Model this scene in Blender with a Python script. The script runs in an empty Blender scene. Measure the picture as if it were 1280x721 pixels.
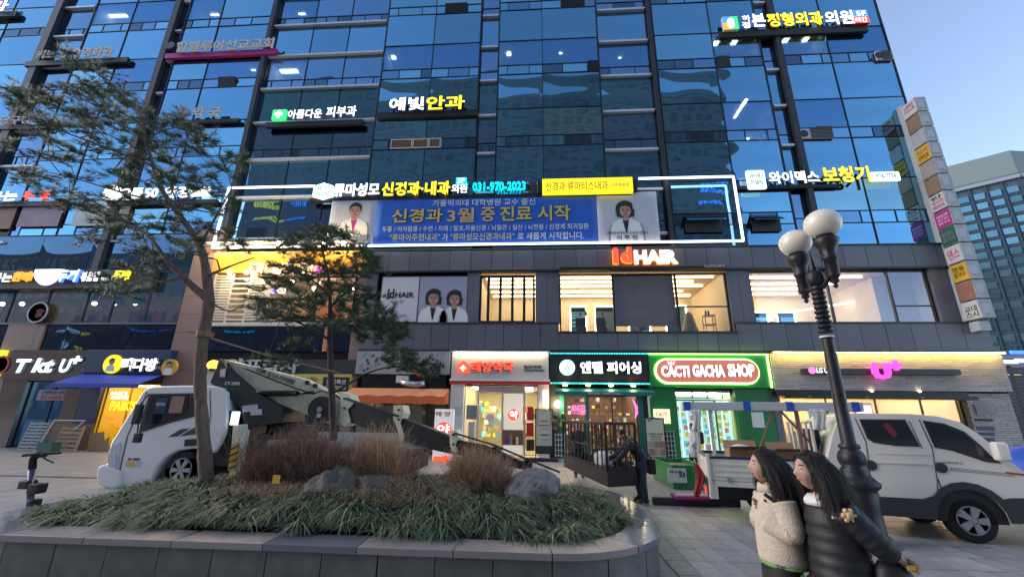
import bpy, math, random
from mathutils import Vector, Matrix, noise
scene = bpy.context.scene
random.seed(7)
# ---------------- camera
CF, PITCH, YAW, ROLL, CH, D = 530.0, math.radians(16.8), math.radians(3.9), math.radians(.77), 1.85, 21.6
_F = Vector((-math.sin(YAW)*math.cos(PITCH), math.cos(YAW)*math.cos(PITCH), math.sin(PITCH)))
_R0 = Vector((math.cos(YAW), math.sin(YAW), 0)); _U0 = _R0.cross(_F)
_R = _R0*math.cos(ROLL)+_U0*math.sin(ROLL); _U = _U0*math.cos(ROLL)-_R0*math.sin(ROLL)
cam_d = bpy.data.cameras.new('camera'); cam = bpy.data.objects.new('camera', cam_d)
scene.collection.objects.link(cam); scene.camera = cam
cam_d.sensor_width = 36; cam_d.lens = CF/1280*36; cam_d.clip_end = 5000; cam_d.clip_start = .05
cam.matrix_world = Matrix(((_R.x, _U.x, -_F.x, 0), (_R.y, _U.y, -_F.y, 0), (_R.z, _U.z, -_F.z, CH), (0, 0, 0, 1)))
def _ray(px, py): return _F+_R*((px-640)/CF)-_U*((py-360.5)/CF)
def at(px, py, y=D):                     # photo position -> (x, z) on the plane at distance y
    d = _ray(px, py); t = y/d.y; return d.x*t, CH+d.z*t
def gr(px, py, z=0.0):                   # photo position -> (x, y) on the level z
    d = _ray(px, py); t = (z-CH)/d.z; return d.x*t, d.y*t
# ---------------- world, sun, exposure
world = bpy.data.worlds.new('World'); scene.world = world; world.use_nodes = True
wn = world.node_tree; bg = wn.nodes['Background']
sky = wn.nodes.new('ShaderNodeTexSky'); sky.sky_type = 'NISHITA'; sky.sun_disc = False
SUN_EL, SUN_AZ = math.radians(22), math.radians(-78)
sky.sun_elevation = SUN_EL; sky.sun_rotation = SUN_AZ
sky.air_density = 1.0; sky.dust_density = .15; sky.ozone_density = 4.0
bg.inputs['Strength'].default_value = .075
hs = wn.nodes.new('ShaderNodeHueSaturation'); hs.inputs['Saturation'].default_value = .80
wn.links.new(sky.outputs[0], hs.inputs['Color']); wn.links.new(hs.outputs[0], bg.inputs['Color'])
sl = bpy.data.lights.new('sun', 'SUN'); sl.energy = 1.0; sl.angle = math.radians(60); sl.color = (1, .87, .78)
so = bpy.data.objects.new('sun', sl); scene.collection.objects.link(so)
_sd = Vector((math.sin(SUN_AZ)*math.cos(SUN_EL), math.cos(SUN_AZ)*math.cos(SUN_EL), math.sin(SUN_EL)))
so.rotation_euler = _sd.to_track_quat('Z', 'Y').to_euler()
scene.view_settings.view_transform = 'Standard'; scene.view_settings.look = 'None'
scene.view_settings.exposure = 2.28; scene.view_settings.gamma = 1
scene.cycles.use_denoising = True; scene.cycles.max_bounces = 6; scene.cycles.transparent_max_bounces = 12
scene.cycles.diffuse_bounces = 3; scene.cycles.glossy_bounces = 3; scene.cycles.caustics_reflective = False
scene.cycles.caustics_refractive = False; scene.cycles.sample_clamp_indirect = 4

# ---------------- materials
EMS = .2      # lamps are set against the raised exposure
MT = {}
def M(name, col=(.5, .5, .5), rough=.6, metal=0., spec=.5, noise=0., ns=3., bump=0., bs=20., emit=0., ecol=None, rnd=0., island=0., stretch=(1, 1, 1), coat=0.):
    m = bpy.data.materials.new(name); m.use_nodes = True; nt = m.node_tree; N = nt.nodes; L = nt.links
    p = N['Principled BSDF']; c4 = (*col, 1)
    p.inputs['Base Color'].default_value = c4; p.inputs['Roughness'].default_value = rough
    p.inputs['Metallic'].default_value = metal; p.inputs['Specular IOR Level'].default_value = spec
    p.inputs['Coat Weight'].default_value = coat
    tc = N.new('ShaderNodeTexCoord'); mp = N.new('ShaderNodeMapping'); mp.inputs['Scale'].default_value = stretch
    L.new(tc.outputs['Object'], mp.inputs[0])
    out = None
    def mulv(src_val, amt, prev):
        mr = N.new('ShaderNodeMapRange'); mr.inputs['To Min'].default_value = 1-amt; mr.inputs['To Max'].default_value = 1+amt
        L.new(src_val, mr.inputs['Value'])
        h = N.new('ShaderNodeHueSaturation')
        if prev is None: h.inputs['Color'].default_value = c4
        else: L.new(prev, h.inputs['Color'])
        L.new(mr.outputs[0], h.inputs['Value']); return h.outputs[0]
    if noise:
        t = N.new('ShaderNodeTexNoise'); t.inputs['Scale'].default_value = ns; t.inputs['Detail'].default_value = 6
        L.new(mp.outputs[0], t.inputs['Vector']); out = mulv(t.outputs['Fac'], noise*2, out)
    if rnd:
        oi = N.new('ShaderNodeObjectInfo'); out = mulv(oi.outputs['Random'], rnd, out)
    if island:
        g = N.new('ShaderNodeNewGeometry'); out = mulv(g.outputs['Random Per Island'], island, out)
    if out is not None: L.new(out, p.inputs['Base Color'])
    if bump:
        t = N.new('ShaderNodeTexNoise'); t.inputs['Scale'].default_value = bs; t.inputs['Detail'].default_value = 4
        L.new(mp.outputs[0], t.inputs['Vector'])
        b = N.new('ShaderNodeBump'); b.inputs['Strength'].default_value = bump; b.inputs['Distance'].default_value = .02
        L.new(t.outputs['Fac'], b.inputs['Height']); L.new(b.outputs[0], p.inputs['Normal'])
        if noise:
            mr = N.new('ShaderNodeMapRange'); mr.inputs['To Min'].default_value = max(0.02, rough-.15); mr.inputs['To Max'].default_value = min(1, rough+.15)
            L.new(t.outputs['Fac'], mr.inputs['Value']); L.new(mr.outputs[0], p.inputs['Roughness'])
    if emit:
        p.inputs['Emission Color'].default_value = (*(ecol or col), 1); p.inputs['Emission Strength'].default_value = emit*EMS
    MT[name] = m; return m
def curtain_glass(name, tint, rnd=.14, wave=.9, rough=.015):
    m = M(name, tint, rough, 1.0, rnd=rnd); N = m.node_tree.nodes; L = m.node_tree.links; p = N['Principled BSDF']
    tc = N.new('ShaderNodeTexCoord'); mp = N.new('ShaderNodeMapping'); mp.inputs['Scale'].default_value = (.5, 1, .9)
    t = N.new('ShaderNodeTexNoise'); t.inputs['Scale'].default_value = .8; t.inputs['Detail'].default_value = 0
    b = N.new('ShaderNodeBump'); b.inputs['Strength'].default_value = wave; b.inputs['Distance'].default_value = .05
    L.new(tc.outputs['Object'], mp.inputs[0]); L.new(mp.outputs[0], t.inputs['Vector']); L.new(t.outputs['Fac'], b.inputs['Height']); L.new(b.outputs[0], p.inputs['Normal'])
    return m
def clear_glass(name, tint=(.9, .95, .95), refl=.12, gl=(.7, .8, 1)):
    m = bpy.data.materials.new(name); m.use_nodes = True; N = m.node_tree.nodes; L = m.node_tree.links
    N.remove(N['Principled BSDF']); o = N['Material Output']
    a = N.new('ShaderNodeBsdfTransparent'); a.inputs[0].default_value = (*tint, 1)
    g = N.new('ShaderNodeBsdfGlossy'); g.inputs['Roughness'].default_value = .01; g.inputs['Color'].default_value = (*gl, 1)
    x = N.new('ShaderNodeMixShader'); x.inputs[0].default_value = refl
    L.new(a.outputs[0], x.inputs[1]); L.new(g.outputs[0], x.inputs[2]); L.new(x.outputs[0], o.inputs[0]); MT[name] = m; return m
def EM(name, col, s=2.0): return M(name, col, .5, emit=s, ecol=col)
curtain_glass('glass_blue', (.17, .39, .53)); curtain_glass('glass_spandrel', (.14, .33, .48), .12); curtain_glass('glass_pale', (.23, .43, .50), .15)
curtain_glass('glass_dark', (.085, .15, .22), .15); curtain_glass('glass_recess', (.14, .27, .42), .12)
curtain_glass('glass_black', (.05, .075, .12), .1)
clear_glass('clear', (.93, .96, .96), .1); clear_glass('clear_mid', (.7, .78, .85), .32, (.35, .55, .8)); clear_glass('clear_blue', (.45, .6, .72), .45, (.2, .45, .75)); clear_glass('shop_glass', (.9, .94, .94), .07)
M('mullion', (.012, .014, .02), .45); M('whitebar', (.62, .64, .68), .4, .3); M('fin', (.022, .026, .036), .5)
M('stone', (.14, .145, .17), .42, noise=.14, ns=1.2, bump=.12, bs=60, rnd=.14, stretch=(1, 1, .35))
M('stone_dark', (.035, .038, .046), .5, noise=.1, ns=2); M('pink_granite', (.30, .20, .175), .35, noise=.12, ns=14, rnd=.08)
M('concrete', (.3, .29, .27), .85, noise=.12, ns=2, bump=.2); M('roomwall', (.72, .62, .45), .8); M('roomcream', (.8, .7, .52), .7, noise=.05)
M('ceilwood', (.66, .46, .30), .7, noise=.15, ns=3, stretch=(.3, 4, 1)); M('black', (.012, .012, .013), .5); M('blackgloss', (.01, .01, .012), .2)
M('rubber', (.02, .02, .022), .85, noise=.1, ns=30); M('white', (.78, .78, .77), .5, noise=.02); M('offwhite', (.62, .61, .57), .55, noise=.05)
M('grey', (.25, .26, .28), .5); M('lightgrey', (.5, .52, .55), .5, noise=.06); M('steel', (.45, .46, .48), .35, .8); M('darksteel', (.035, .032, .032), .55, .4, noise=.2, ns=8)
M('red', (.55, .03, .03), .5); M('darkred', (.22, .02, .03), .6, noise=.2, ns=9); M('blue', (.02, .09, .5), .5); M('navy', (.012, .03, .10), .4)
M('yellow', (.75, .48, .04), .5); M('orange', (.62, .13, .035), .7, noise=.12, ns=3, bump=.2, bs=6); M('orangetop', (.66, .27, .13), .7, noise=.1, ns=3, bump=.2, bs=6)
M('green', (.012, .20, .055), .4, noise=.06, ns=2); M('teal', (.01, .16, .15), .5); M('awnblue', (.012, .05, .42), .6, noise=.08)
M('wood', (.22, .12, .06), .65, noise=.2, ns=6, stretch=(1, 8, 8)); M('palewood', (.42, .29, .17), .7, noise=.18, ns=6, rnd=.2, stretch=(1, 8, 8))
M('cardboard', (.36, .22, .11), .8, noise=.06, ns=4); M('print_black', (.02, .02, .022), .6); M('skin', (.46, .27, .20), .55, noise=.07, ns=22, bump=.12, bs=260, spec=.35)
M('magenta', (.42, .03, .22), .5); M('rust', (.30, .14, .10), .6, noise=.15, ns=2); M('goldpanel', (.72, .36, .03), .45, noise=.05, ns=1.2); M('brownpaper', (.32, .18, .12), .6, noise=.18, ns=5)
EM('led_white', (1, 1, 1), 2.4); EM('led_cool', (.62, .85, 1), 2.4); EM('led_yellow', (1, .83, .03), 1.7); EM('led_warm', (1, .82, .52), 13.0)
EM('led_cyan', (.0, .75, 1), 1.6); EM('led_teal', (.1, .8, .9), 1.8); EM('led_red', (1, .07, .03), 1.7); EM('led_orange', (1, .28, .02), 1.8); EM('led_magenta', (1, .06, .5), 1.6)
EM('led_pink', (1, .18, .6), 1.7); EM('lamp_spot', (1, .74, .36), 60); EM('lamp_room', (1, .80, .5), 28); EM('box_yellow', (1, .85, .02), 1.0); EM('box_white', (.9, .95, 1), 1.1)
EM('amber', (1, .42, .02), 9); EM('box_cream', (1, .86, .5), 1.1); EM('led_green', (.05, .75, .2), 1.1); EM('led_blue', (.05, .2, 1), 2.0); EM('led_violet', (.45, .35, 1), 2.2)

# ---------------- mesh helpers
SC = scene.collection
class MB:
    def __init__(s): s.v = []; s.f = []; s.m = []; s.cur = 0
    def face(s, pts, m=None):
        i = len(s.v); s.v += [tuple(p) for p in pts]; s.f.append(tuple(range(i, i+len(pts)))); s.m.append(s.cur if m is None else m); return s
    def box(s, x0, x1, y0, y1, z0, z1, m=None):
        i = len(s.v); m = s.cur if m is None else m
        s.v += [(x0, y0, z0), (x1, y0, z0), (x1, y1, z0), (x0, y1, z0), (x0, y0, z1), (x1, y0, z1), (x1, y1, z1), (x0, y1, z1)]
        for q in ((3, 2, 1, 0), (4, 5, 6, 7), (0, 1, 5, 4), (1, 2, 6, 5), (2, 3, 7, 6), (3, 0, 4, 7)): s.f.append(tuple(i+k for k in q)); s.m.append(m)
        return s
    def prism(s, pts, y0, y1, m=None):       # polygon in x,z extruded along y
        i = len(s.v); n = len(pts); m = s.cur if m is None else m
        a = sum(pts[k][0]*pts[(k+1) % n][1]-pts[(k+1) % n][0]*pts[k][1] for k in range(n))
        if a < 0: pts = pts[::-1]
        s.v += [(x, y0, z) for x, z in pts]+[(x, y1, z) for x, z in pts]
        s.f.append(tuple(range(i, i+n))); s.f.append(tuple(range(i+2*n-1, i+n-1, -1))); s.m += [m, m]
        for k in range(n): s.f.append((i+(k+1) % n, i+k, i+n+k, i+n+(k+1) % n)); s.m.append(m)
        return s
    def slab(s, pts, z0, z1, m=None):        # polygon in x,y extruded along z
        i = len(s.v); n = len(pts); m = s.cur if m is None else m
        a = sum(pts[k][0]*pts[(k+1) % n][1]-pts[(k+1) % n][0]*pts[k][1] for k in range(n))
        if a < 0: pts = pts[::-1]
        s.v += [(x, y, z0) for x, y in pts]+[(x, y, z1) for x, y in pts]
        s.f.append(tuple(range(i+n-1, i-1, -1))); s.f.append(tuple(range(i+n, i+2*n))); s.m += [m, m]
        for k in range(n): s.f.append((i+k, i+(k+1) % n, i+n+(k+1) % n, i+n+k)); s.m.append(m)
        return s
    def path(s, pts, rad, n=8, m=None, cap=True):
        pts = [Vector(p) for p in pts]; m = s.cur if m is None else m
        if not hasattr(rad, '__len__'): rad = [rad]*len(pts)
        i0 = len(s.v); up = None
        for k, p in enumerate(pts):
            d = (pts[min(k+1, len(pts)-1)]-pts[max(k-1, 0)])
            d = d.normalized() if d.length > 1e-9 else Vector((0, 0, 1))
            if up is None: up = Vector((0, 0, 1)) if abs(d.z) < .9 else Vector((0, 1, 0))
            a = d.cross(up); a = a.normalized() if a.length > 1e-6 else d.orthogonal().normalized(); b = a.cross(d); up = b
            for q in range(n):
                t = 2*math.pi*q/n; s.v.append(tuple(p+(a*math.cos(t)+b*math.sin(t))*rad[k]))
        for k in range(len(pts)-1):
            for q in range(n):
                a0 = i0+k*n+q; a1 = i0+k*n+(q+1) % n; s.f.append((a0, a0+n, a1+n, a1)); s.m.append(m)
        if cap:
            s.f.append(tuple(i0+q for q in range(n))); s.f.append(tuple(i0+(len(pts)-1)*n+q for q in range(n-1, -1, -1))); s.m += [m, m]
        return s
    def lathe(s, prof, c=(0, 0, 0), n=20, m=None, axis='z'):
        i0 = len(s.v); m = s.cur if m is None else m
        for r, h in prof:
            for q in range(n):
                t = 2*math.pi*q/n; x, y = r*math.cos(t), r*math.sin(t)
                s.v.append((c[0]+x, c[1]+y, c[2]+h) if axis == 'z' else ((c[0]+x, c[1]+h, c[2]+y) if axis == 'y' else (c[0]+h, c[1]+x, c[2]+y)))
        for k in range(len(prof)-1):
            for q in range(n):
                a0 = i0+k*n+q; a1 = i0+k*n+(q+1) % n; f = (a0, a1, a1+n, a0+n)
                s.f.append(f if axis != 'y' else f[::-1]); s.m.append(m)
        e = i0+(len(prof)-1)*n
        s.f.append(tuple(i0+q for q in range(n-1, -1, -1))); s.f.append(tuple(e+q for q in range(n))); s.m += [m, m]
        return s
    def ball(s, c, r, n=12, k=8, m=None, sq=(1, 1, 1)):
        i0 = len(s.v); m = s.cur if m is None else m
        for a in range(k+1):
            t = math.pi*a/k
            for q in range(n):
                u = 2*math.pi*q/n; s.v.append((c[0]+r*sq[0]*math.sin(t)*math.cos(u), c[1]+r*sq[1]*math.sin(t)*math.sin(u), c[2]-r*sq[2]*math.cos(t)))
        for a in range(k):
            for q in range(n):
                b0 = i0+a*n+q; b1 = i0+a*n+(q+1) % n; s.f.append((b0, b1, b1+n, b0+n)); s.m.append(m)
        return s
    def disc(s, c, r, n=20, y=None, m=None, rz=None):   # flat disc facing -y
        s.face([(c[0]+r*math.cos(2*math.pi*q/n), c[1], c[2]+(rz or r)*math.sin(2*math.pi*q/n)) for q in range(n)], m); return s
INV = {}
def link(o, parent):
    SC.objects.link(o)
    if parent is not None:
        o.parent = parent
        if parent.name in INV: o.matrix_parent_inverse = INV[parent.name]
    return o
def K(name, mb, mat, parent=None, smooth=False, bevel=0, local=None):
    me = bpy.data.meshes.new(name); me.from_pydata(mb.v, [], mb.f)
    mats = mat if isinstance(mat, (list, tuple)) else [mat]
    for q in mats: me.materials.append(MT[q] if isinstance(q, str) else q)
    if any(mb.m): me.polygons.foreach_set('material_index', mb.m)
    if smooth: me.polygons.foreach_set('use_smooth', [True]*len(me.polygons))
    me.update(); o = bpy.data.objects.new(name, me); link(o, parent)
    if bevel:
        b = o.modifiers.new('b', 'BEVEL'); b.width = bevel; b.segments = 2; b.limit_method = 'ANGLE'; b.angle_limit = math.radians(35)
        w = o.modifiers.new('w', 'WEIGHTED_NORMAL'); w.keep_sharp = False
        me.polygons.foreach_set('use_smooth', [True]*len(me.polygons))
    return o
def Bx(name, mat, parent, *b, bevel=0): return K(name, MB().box(*b), mat, parent, bevel=bevel)
def tag(o, label=None, cat=None, group=None, kind=None):
    if label: o['label'] = label
    if cat: o['category'] = cat
    if group: o['group'] = group
    if kind: o['kind'] = kind
    return o
def thing(name, label, cat, loc=(0, 0, 0), group=None, world=True, rz=0):
    o = bpy.data.objects.new(name, None); SC.objects.link(o); o.location = loc; o.rotation_euler = (0, 0, rz); o.empty_display_size = .2
    tag(o, label, cat, group)
    if world: INV[o.name] = Matrix.Translation(-Vector(loc))
    return o
# ---------------- lettering
_GC = {}
def glyph_mesh(s, depth, bold, shear=0.):
    k = (s, round(depth, 3), bold, shear)
    if k in _GC: return _GC[k]
    c = bpy.data.curves.new('text', 'FONT'); c.body = s; c.size = 1; c.extrude = depth; c.offset = bold; c.resolution_u = 2; c.shear = shear
    o = bpy.data.objects.new('text', c); me = bpy.data.meshes.new_from_object(o); bpy.data.objects.remove(o); bpy.data.curves.remove(c)
    co = [v.co.copy() for v in me.vertices]
    fs = [(tuple(p.vertices), 0 if p.normal.z > .5 else 1) for p in me.polygons]; bpy.data.meshes.remove(me)
    xs = [c.x for c in co] or [0]; ys = [c.y for c in co] or [0]
    _GC[k] = (co, fs, min(xs), max(xs), min(ys), max(ys)); return _GC[k]
def letters(parent, text, x0, x1, z0, z1, y, mat, depth=.08, bold=.02, side=None, name='letter', split=True, face='-y', shear=0., fx=0.):
    """text standing on the plane y (front face at y-depth), filling x0..x1 and z0..z1; face '-x': x runs along -y at the plane x=fx"""
    bold = bold*.62
    full = glyph_mesh(text, .001, bold, shear); w = full[3]-full[2]; h = full[5]-full[4]
    sx = (x1-x0)/w; sz = (z1-z0)/h; hd = depth/2
    items = []
    if split:
        for i, ch in enumerate(text):
            if ch == ' ': continue
            g = glyph_mesh(ch, .001, bold, shear); off = glyph_mesh(text[:i+1], .001, bold, shear)[3]-g[3]; items.append((g, off))
    else: items.append((full, 0))
    for g, off in items:
        mb = MB()
        for c in g[0]:
            X = x0+(c.x+off-full[2])*sx; Z = z0+(c.y-full[4])*sz; Y = y-hd-(hd if c.z > 0 else -hd)
            mb.v.append((X, Y, Z) if face == '-y' else (fx-(y-Y), -X, Z))
        mb.f = [f for f, _ in g[1]]; mb.m = [m for _, m in g[1]]
        K(name, mb, [mat, side or ('whitebar' if mat in ('led_white', 'led_cool') else mat)], parent)
def pletters(parent, text, px0, px1, yt, yb, y, mat, **k):
    xm = (px0+px1)/2; x0 = at(px0, (yt+yb)/2, y)[0]; x1 = at(px1, (yt+yb)/2, y)[0]
    letters(parent, text, x0, x1, at(xm, yb, y)[1], at(xm, yt, y)[1], y, mat, **k)
def prect(px0, px1, yt, yb, y):          # photo rectangle -> x0,x1,z0,z1
    xm = (px0+px1)/2; ym = (yt+yb)/2
    return at(px0, ym, y)[0], at(px1, ym, y)[0], at(xm, yb, y)[1], at(xm, yt, y)[1]
def pbox(name, mat, parent, px0, px1, yt, yb, y, d, bevel=0):
    a = prect(px0, px1, yt, yb, y); return Bx(name, mat, parent, a[0], a[1], y, y+d, a[2], a[3], bevel=bevel)
# ================= SETTING: ground
def ground_mat():
    m = M('plaza', (.34, .325, .315), .5, noise=.14, ns=.8, bump=.15, bs=40); N = m.node_tree.nodes; L = m.node_tree.links; p = N['Principled BSDF']
    prev = p.inputs['Base Color'].links[0].from_socket
    tc = N.new('ShaderNodeTexCoord'); mp = N.new('ShaderNodeMapping'); mp.inputs['Rotation'].default_value = (0, 0, math.pi/2)
    br = N.new('ShaderNodeTexBrick'); br.offset = 0; br.inputs['Scale'].default_value = 1; br.inputs['Brick Width'].default_value = .57; br.inputs['Row Height'].default_value = .29
    br.inputs['Mortar Size'].default_value = .007; br.inputs['Color1'].default_value = (1, 1, 1, 1); br.inputs['Color2'].default_value = (.78, .77, .76, 1); br.inputs['Mortar'].default_value = (.25, .25, .25, 1)
    mx = N.new('ShaderNodeMix'); mx.data_type = 'RGBA'; mx.blend_type = 'MULTIPLY'; mx.inputs[0].default_value = 1
    L.new(tc.outputs['Object'], mp.inputs[0]); L.new(mp.outputs[0], br.inputs['Vector']); L.new(prev, mx.inputs[6]); L.new(br.outputs['Color'], mx.inputs[7]); L.new(mx.outputs[2], p.inputs['Base Color'])
ground_mat()
ground = K('ground', MB().box(-400, 400, -300, 600, -.5, 0), 'plaza'); tag(ground, kind='structure')
M('slab', (.32, .31, .305), .42, noise=.2, ns=7, bump=.25, bs=50, rnd=.22)
slab_me = None
PX0, PY0, PW, PD = 1.68, 5.0, .29, .57
for j in range(12):
    for i in range(24):
        x = PX0+i*PW; y = PY0+j*PD
        if x > 3.1+.75*(y-3): continue
        if slab_me is None:
            o = K('paving_slab', MB().box(-PW/2+.004, PW/2-.004, -PD/2+.004, PD/2-.004, -.02, .012), 'slab', ground); slab_me = o.data
        else:
            o = bpy.data.objects.new('paving_slab', slab_me); link(o, ground)
        o.location = (x+PW/2, y+PD/2, random.uniform(-.0015, .0015)); o.rotation_euler = (random.uniform(-.004, .004), random.uniform(-.004, .004), 0)
# long dark drain strip across the plaza behind the scooter
dr = K('drain_strip', MB().box(-40, -11.6, 12.4, 12.62, -.01, .006), 'stone_dark', ground)

# ================= the large building
bld = thing('commercial_building', 'large blue glass commercial building with grey stone panels and shop floors filling the view', 'building', (0, D, 0))
Bx('body', 'fin', bld, -60, 20.9, 24.9, 45, 10.4, 36)
Bx('body', 'stone_dark', bld, -60, 20.9, 27.2, 45, 0, 10.395)
Bx('side_wall', 'glass_dark', bld, 20.9, 21.02, D+.1, 45, 10.5, 36)
Bx('side_wall', 'stone_dark', bld, 20.95, 21.1, D+.1, 45, 0, 10.49)
Bx('floor_slab', 'stone_dark', bld, -60, 20.94, D+.35, 27.15, 5.0, 5.95)
Bx('floor_slab', 'stone_dark', bld, -60, 20.94, D+.35, 27.15, 9.6, 10.38)
G1 = []
def pane(name, mat, x0, x1, z0, z1, y=D, g=.025, t=.05, tilt=.006):
    o = K(name, MB().box(-(x1-x0)/2+g, (x1-x0)/2-g, 0, t, -(z1-z0)/2+g, (z1-z0)/2-g), mat, bld)
    o.location = ((x0+x1)/2, y, (z0+z1)/2); o.rotation_euler = (random.uniform(-tilt, tilt), 0, random.uniform(-tilt, tilt)); return o
# lit rooms seen through panes: (bay x range) -> z
LIT = []
def lit_room(x0, x1, z0, z1, lamps, wall='roomwall', dep=2.6, y=D):
    rm = K('room', MB().box(x0+.03, x1-.03, y+dep, y+dep+.05, z0, z1).box(x0+.03, x1-.03, y+.1, y+dep, z1-.06, z1-.01).box(x0+.03, x1-.03, y+.1, y+dep, z0+.01, z0+.05)
           .box(x0, x0+.03, y+.1, y+dep, z0, z1).box(x1-.03, x1, y+.1, y+dep, z0, z1), wall, bld)
    for lx, ly, w, l in lamps:
        K('ceiling_lamp', MB().box(lx-w/2, lx+w/2, y+ly-l/2, y+ly+l/2, z1-.12, z1-.07), 'lamp_room', rm)
def in_lit(x0, x1, z0, z1):
    for a in LIT:
        if x0 < a[0] < x1 and z0 < a[1] < z1: return a
    return None
def lpx(px, py, *lamps): x, z = at(px, py); LIT.append((x, z, lamps))
lpx(125, 28, (.2, .9, 1.5, .2)); lpx(115, 42, (.3, .8, 1, .3)); lpx(520, 72, (.1, .8, .25, .25)); lpx(640, 60, (.2, .9, .25, .25))
lpx(925, 150, (.45, .5, .12, 1.6)); lpx(910, 55, (.2, .7, .3, .3), (.6, .7, .3, .3)); lpx(995, 50, (.3, .7, .3, .3), (.75, .7, .3, .3)); lpx(150, 95, (.7, 1.3, .8, .1))
lpx(240, 5, (.3, 1.2, .6, .1)); lpx(385, 5, (.3, 1.1, .5, .1)); lpx(360, 90, (.3, 1, 1.2, .3)); lpx(935, 172, (.3, .8, .4, .3))
for _p in ((178, 92), (275, 92), (405, 60), (430, 38), (60, 60), (190, 20), (770, 65), (1010, 145), (200, 160), (565, 66), (700, 66), (575, 178), (990, 64), (1075, 60)): lpx(_p[0], _p[1], (random.uniform(.2, .7), random.uniform(1.0, 2.1), random.uniform(.1, .3), .06))
def cell(kind, mat, x0, x1, z0, z1, y):
    a = in_lit(x0, x1, z0, z1)
    if a and kind != 'spandrel_panel':
        pane(kind, 'clear_blue', x0, x1, z0, z1, y)
        lit_room(x0, x1, z0, z1, [(x0+l[0]*(x1-x0), l[1], l[2], l[3]) for l in a[2]], y=y)
    else: pane(kind, random.choice([mat, mat, 'glass_pale']) if kind == 'glass_pane' and mat == 'glass_blue' else mat, x0, x1, z0, z1, y)
VENTS = [at(*p) for p in ((576, 14), (739, 85), (284, 104), (830, 71), (905, 77), (1022, 167), (715, 3))]
def bay(x0, x1, cols, z_rows, y, g='glass_blue'):
    xs = [x0]+cols+[x1]
    for (za, zb, kind) in z_rows:
        for a, b in zip(xs, xs[1:]):
            if kind == 'vent_pane' and b-a > 1.5:
                sub = random.choice([[.36, .8], [.3, .62], [.2, .7]]); q = [a]+[a+(b-a)*s for s in sub]+[b]
                for u, v in zip(q, q[1:]):
                    vv = [w for w in VENTS if u < w[0] < v and za < w[1] < zb]
                    if vv:
                        f = pane('vent_sash', 'mullion', u, v, za, zb, y-.12, t=.05); f.rotation_euler.x = .28
                        Bx('vent_opening', 'black', bld, u+.03, v-.03, y+.1, y+.2, za+.03, zb-.03)
                    else: cell(kind, random.choice([g, g, 'glass_recess', 'glass_dark']), u, v, za, zb, y)
                    if v < b: Bx('sash_bar', 'mullion', bld, v-.025, v+.025, y-.03, y+.04, za, zb)
            else: cell(kind, 'glass_spandrel' if kind == 'spandrel_panel' else g, a, b, za, zb, y)
        Bx('transom_bar', 'mullion', bld, x0, x1, y-.035, y+.045, za-.022, za+.022)
    for c in cols: Bx('mullion', 'mullion', bld, c-.02, c+.02, y-.05, y+.055, z_rows[0][0], z_rows[-1][1])
    for e in (x0, x1): Bx('mullion', 'mullion', bld, e-.03, e+.03, y-.06, y+.2, z_rows[0][0], z_rows[-1][1])
def rowsA(k0, k1):
    r = []
    for k in range(k0, k1):
        z = 17.1+5.22*k; r += [(z, z+.7, 'vent_pane'), (z+.7, z+2.65, 'glass_pane'), (z+2.65, z+5.22, 'spandrel_panel')]
    return r
def rowsW(k0, k1):
    r = []
    for k in range(k0, k1):
        z = 16.72+5.27*k; r += [(z+.05, z+.8, 'vent_pane'), (z+.8, z+2.62, 'glass_pane'), (z+2.72, z+5.22, 'spandrel_panel')]
    return r
RA = rowsA(-1, 3); RW = rowsW(-1, 3); RA3 = [(10.55, 11.88, 'spandrel_panel')]+RA
bay(-46, -35.1, [-42.3, -38.6], RA, D)
bay(-32, -25.75, [-28.9], RA, D); bay(-24.7, -18.4, [-22.2], RA, D)
bay(-10.05, -3.75, [-6.8], RA3, D-.12); bay(-2.5, 3.74, [.26], RA3, D-.12)
bay(7.3, 13.62, [10.8], RA3, D-.05); bay(14.85, 20.98, [17.55], RA3, D-.05)
for x0, x1, cols in ((-18.05, -10.12, [-15.3, -12.75]), (3.82, 6.92, []), (-3.68, -2.56, []), (13.68, 14.42, []), (-34.4, -32.05, []), (-25.25, -24.75, [])):
    bay(x0, x1, cols, RW if x0 > -19 else RW[1:], D+.12, 'glass_recess')
    for k in range(-1, 4):
        for dz in (0, 2.67):
            z = 16.72+5.27*k+dz
            if z < 30: Bx('white_ledge', 'whitebar', bld, x0+.02, x1-.02, D-.1, D+.1, z-.07, z+.07)
for x, w, z0 in ((-34.75, .27, 9.5), (-25.5, .2, 9.5), (-18.22, .14, 12), (7.08, .11, 10.5), (14.62, .14, 10.5)):
    Bx('fin', 'fin', bld, x-w, x+w, D-.25, D+.3, z0, 33)
# lower third-floor filler behind W bays
Bx('wall_panel', 'glass_black', bld, -18.05, -10.12, D+.14, D+.2, 10.55, 11.5); Bx('wall_panel', 'glass_black', bld, 3.82, 6.92, D+.14, D+.2, 10.55, 11.5)
Bx('wall_panel', 'glass_black', bld, -3.68, -2.56, D+.14, D+.2, 10.55, 11.5); Bx('wall_panel', 'glass_dark', bld, 13.68, 14.42, D+.14, D+.2, 10.55, 11.5)
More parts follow.
